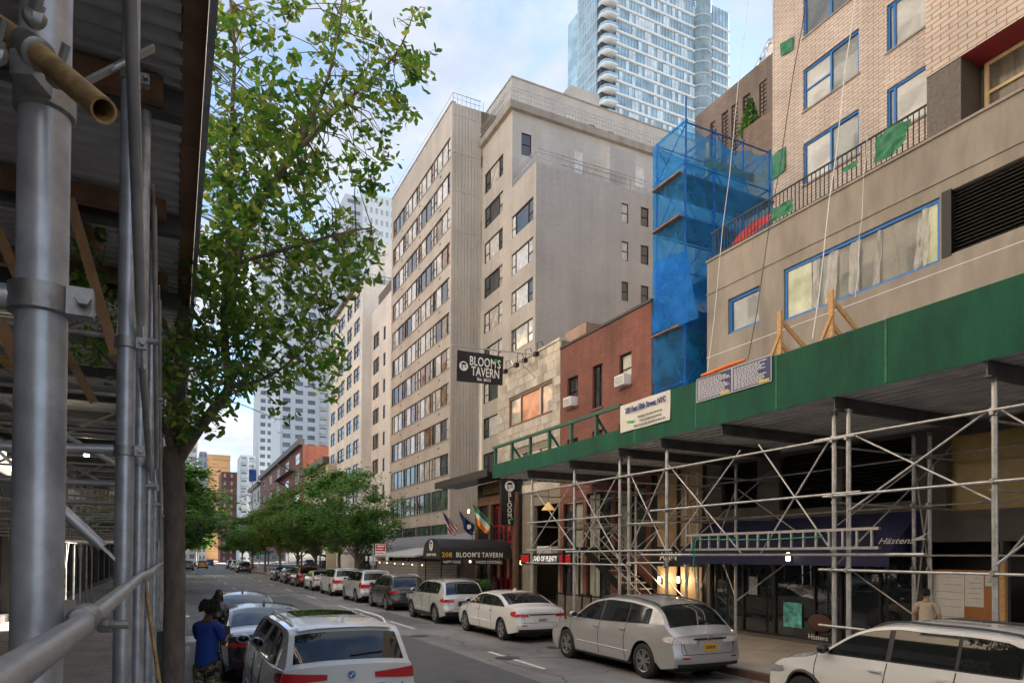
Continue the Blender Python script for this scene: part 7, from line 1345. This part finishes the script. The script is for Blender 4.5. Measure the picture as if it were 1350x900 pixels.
def skin(t, name, pts, edges, material, root=0, lv=2):
    me = bpy.data.meshes.new(name); me.from_pydata([p[:3] for p in pts],edges,[]); bmm = bmesh.new(); bmm.from_mesh(me); ly = bmm.verts.layers.skin.verify(); bmm.verts.ensure_lookup_table()
    for i,p in enumerate(pts): r_ = p[3]; bmm.verts[i][ly].radius = (r_,p[4] if len(p) > 4 else r_); bmm.verts[i][ly].use_root = (i == root)
    bmm.to_mesh(me); bmm.free(); me.materials.append(material); o = bpy.data.objects.new(name,me); COL.objects.link(o); o.parent = t; md = o.modifiers.new('skin','SKIN'); md.use_smooth_shade = True; md.use_x_symmetry = False; sd = o.modifiers.new('smooth','SUBSURF'); sd.levels = lv; sd.render_levels = lv; return o
def person(label, loc, rz, Hh, skinm, shirt, pants, hair, arms, legs='stand', long_hair=0, sleeve=0.45, lean=0.0, nod=0.0, seat=False):
    t = thing('person',label,'person',loc,None,rz); BASE[t] = V((0,0,0)); k = Hh/1.75; s = lambda x,y,z,*r: (x*k,y*k,z*k)+tuple(q*k for q in r)
    zh = 0.93 if not seat else 0.5; ln = lambda z: lean*(z-zh)       # facing local +y
    sh = zh+0.50
    A = {}
    for sd in (-1,1):
        e,w_ = arms[0 if sd < 0 else 1]; A[sd] = [(sd*0.185,ln(sh),sh-0.02,.052),(sd*0.225+e[0]*sd,ln(sh)+e[1],sh+e[2],.042),(sd*0.225+w_[0]*sd,ln(sh)+w_[1],sh+w_[2],.030)]
    P = [s(0,0,zh,.125,.095),s(0,ln(zh+.2),zh+.2,.118,.085),s(0,ln(zh+.38),zh+.38,.135,.095),s(0,ln(sh),sh,.085,.07),s(0,ln(sh)+.01,sh+.09,.052),s(0,ln(sh)+.02+nod*.3,sh+.16,.055)]
    E = [(0,1),(1,2),(2,3),(3,4),(4,5)]
    for sd in (-1,1):
        i = len(P); P += [s(*q) for q in A[sd]]; E += [(3,i),(i,i+1),(i+1,i+2)]
        hx,hy,hz = A[sd][2][:3]; ex,ey,ez = A[sd][1][:3]; d = V((hx-ex,hy-ey,hz-ez)).normalized(); j = len(P); P.append(s(hx+d.x*.06,hy+d.y*.06,hz+d.z*.06,.034,.02)); E.append((i+2,j))
        sidev = d.cross(V((0,0,1))); sidev = sidev.normalized() if sidev.length > .1 else V((1,0,0)); upv = sidev.cross(d)
        for q in range(4):
            off = sidev*(-.03+.02*q); b0 = V((hx,hy,hz))+d*.085+off; b1 = b0+d*(.04+.006*(q in (1,2)))-upv*.012; b2 = b1+d*.022-upv*.028; n0 = len(P); P += [s(*b0,.0095),s(*b1,.0085),s(*b2,.0075)]; E += [(j,n0),(n0,n0+1),(n0+1,n0+2)]
        th = V((hx,hy,hz))+d*.03-sidev*.04*sd; n0 = len(P); P += [s(*th,.011),s(*(th+d*.045-sidev*.012*sd-upv*.01),.009)]; E += [(i+2,n0),(n0,n0+1)]
    kn = []
    for sd in (-1,1):
        i = len(P)
        if seat: lp = [(sd*.1,.05,zh-.02,.075),(sd*.12,.42,zh+.02,.058),(sd*.12,.44,.1,.04),(sd*.12,.54,.04,.035)]
        else:
            st_ = .05*sd if legs == 'walk' else 0; lp = [(sd*.095,0,zh-.08,.088),(sd*.10,.02+st_*1.2,.50,.062),(sd*.105,-.01+st_*2,.09,.042),(sd*.11,.12+st_*2,.035,.036)]
        P += [s(*q) for q in lp]; E += [(0,i),(i,i+1),(i+1,i+2),(i+2,i+3)]; kn.append(lp)
    skin(t,'body',P,E,skinm)
    hc = V((0,ln(sh)+.03+nod,sh+.225-abs(nod)*.25)); hd = M().ball(hc*k,.076*k,.094*k,.115*k,14,12); hd.ball((hc+V((0,.092,-.015)))*k,.014*k,.022*k,.02*k,6,5); hd.ball((hc+V((0,.055,-.085)))*k,.045*k,.04*k,.035*k,8,6)
    for sd in (-1,1): hd.ball((hc+V((sd*.078,0,-.01)))*k,.012*k,.02*k,.032*k,6,5)
    head = part(t,'head',hd,skinm,60)
    part(head,'eyes',M().ball((hc+V((-.032,.082,.012)))*k,.012*k,.01*k,.007*k,6,4).ball((hc+V((.032,.082,.012)))*k,.012*k,.01*k,.007*k,6,4),BLACK); part(head,'mouth',M().ball((hc+V((0,.088,-.06)))*k,.024*k,.008*k,.006*k,6,4),mat('lips',(0.25,0.08,0.07),0.6))
    r_ = random.Random(5); hm = M().ball((hc+V((0,-.018,.03)))*k,.088*k,.1*k,.105*k,14,10)
    if long_hair == 2:
        for i in range(70):
            a = r_.uniform(math.pi*.95,math.pi*2.05); el = r_.uniform(-.1,1.2); b0 = hc+V((math.cos(a)*.08*math.cos(el),-.02+math.sin(a)*.095*math.cos(el),.04+.09*math.sin(el))); o_ = V((math.cos(a)*.05,math.sin(a)*.045,0)); hm.path([b0*k,(b0+o_+V((0,0,.015)))*k,(b0+o_*1.3+V((0,0,-.03)))*k,(b0+o_*1.2+V((0,0,-.075)))*k],[.014*k,.014*k,.012*k,.007*k],5)
    elif long_hair == 1:
        for i in range(50): a = r_.uniform(math.pi*.9,math.pi*2.1); b0 = hc+V((math.cos(a)*.08,-.02+math.sin(a)*.085,.02)); hm.path([b0*k,(b0+V((math.cos(a)*.02,-.01,-.12)))*k,(b0+V((math.cos(a)*.03,-.015,-.26-.06*r_.random())))*k],[.016*k,.015*k,.006*k],5)
    part(t,'hair',hm,hair,60)
    SP = [s(0,0,zh-.12,.175,.14),s(0,0,zh+.02,.17,.135),s(0,ln(zh+.2),zh+.2,.158,.122),s(0,ln(zh+.38),zh+.38,.162,.122),s(0,ln(sh),sh+.01,.09,.08)]; SE = [(0,1),(1,2),(2,3),(3,4)]
    for sd in (-1,1):
        i = len(SP); a,b,c = [V(q[:3]) for q in A[sd]]; e = a+(b-a)*min(1,sleeve/.5*.9) if sleeve < .6 else b; SP += [s(*a,.070),s(*e,.066 if sleeve < .6 else .054)]; SE += [(4,i),(i,i+1)]
        if sleeve >= .6: SP.append(s(*(b+(c-b)*.9),.042)); SE.append((i+1,i+2))
    skin(t,'shirt',SP,SE,shirt)
    TP = [s(0,0,zh+.04,.142,.11)]; TE = []
    for lp in kn: i = len(TP); TP += [s(*lp[0][:3],.105),s(*lp[1][:3],.08),s(*lp[2][:3],.06)]; TE += [(0,i),(i,i+1),(i+1,i+2)]
    skin(t,'trousers',TP,TE,pants)
    for lp in kn: f = V(lp[3][:3]); part(t,'shoe',M().ball((f+V((0,-.06,.012)))*k,.05*k,.135*k,.05*k,10,6),BLACK,60)
    return t
ph = ((-0.05,0.10,-.27),(-.12,.30,-.20))
mn = person('person in a blue T-shirt and camouflage trousers holding a phone by the white crossover',(0.40,10.1,SW),R(-38),1.72,SKIN_D,mat('royal_blue_cotton',(0.012,0.045,0.26),0.85,0,0.2,5,0.3,20),camo(),HAIR,(ph,ph),long_hair=2,nod=.05,lean=.04)
p = V((0.40,10.1,SW)); d = V((math.sin(R(38)),math.cos(R(38)),0)); q = p+d*.45+V((0,0,1.22))
single('phone',M().box(q.x-.045,q.x+.045,q.y-.005,q.y+.005,q.z-.02,q.z+.13),BLACK,'dark phone held by the person in the blue T-shirt','phone')
down = ((0.03,-.01,-.28),(.05,.06,-.52)); up_ = ((0.02,.12,-.26),(-.08,.32,-.16))
person('person with long dark hair and patterned top standing at the dark grey saloon',(0.95,17.6,0.0),R(-160),1.66,SKIN_D,mat('patterned_top',(0.3,0.3,0.32),0.85,0,0.7,40),BLACK,HAIR,(down,up_),long_hair=1)
pr = onX(XF-1.2,1221,800)
person('person in a cream shirt walking past the plywood notice board',(pr.x,pr.y,SW),R(-60),1.70,SKIN_L,mat('cream_shirt',(0.55,0.48,0.38),0.85,0,0.12,5,0.2,20),mat('dark_trousers',(0.03,0.03,0.04),0.9),HAIR,(up_,down),legs='walk')
sp_ = (XT-0.75,yX(XT-0.75,651)); bq = thing('bench','small black bench by the red tavern door','bench',(sp_[0],sp_[1],SW)); part(bq,'seat',M().box(sp_[0]-.2,sp_[0]+.25,sp_[1]-.5,sp_[1]+.5,.53,.58),BLACK)
for dx_ in (-.15,.2):
    for dy_ in (-.45,.45): part(bq,'leg',M().box(sp_[0]+dx_-.02,sp_[0]+dx_+.02,sp_[1]+dy_-.02,sp_[1]+dy_+.02,SW,.528),BLACK)
person('person in dark clothes seated by the red tavern door',(sp_[0]+.05,sp_[1],SW),R(90),1.75,SKIN_D,mat('dark_jacket',(0.05,0.045,0.04),0.8,0,0.5,20),mat('dark_jeans',(0.02,0.02,0.025),0.9),HAIR,(ph,ph),seat=True,sleeve=.8)
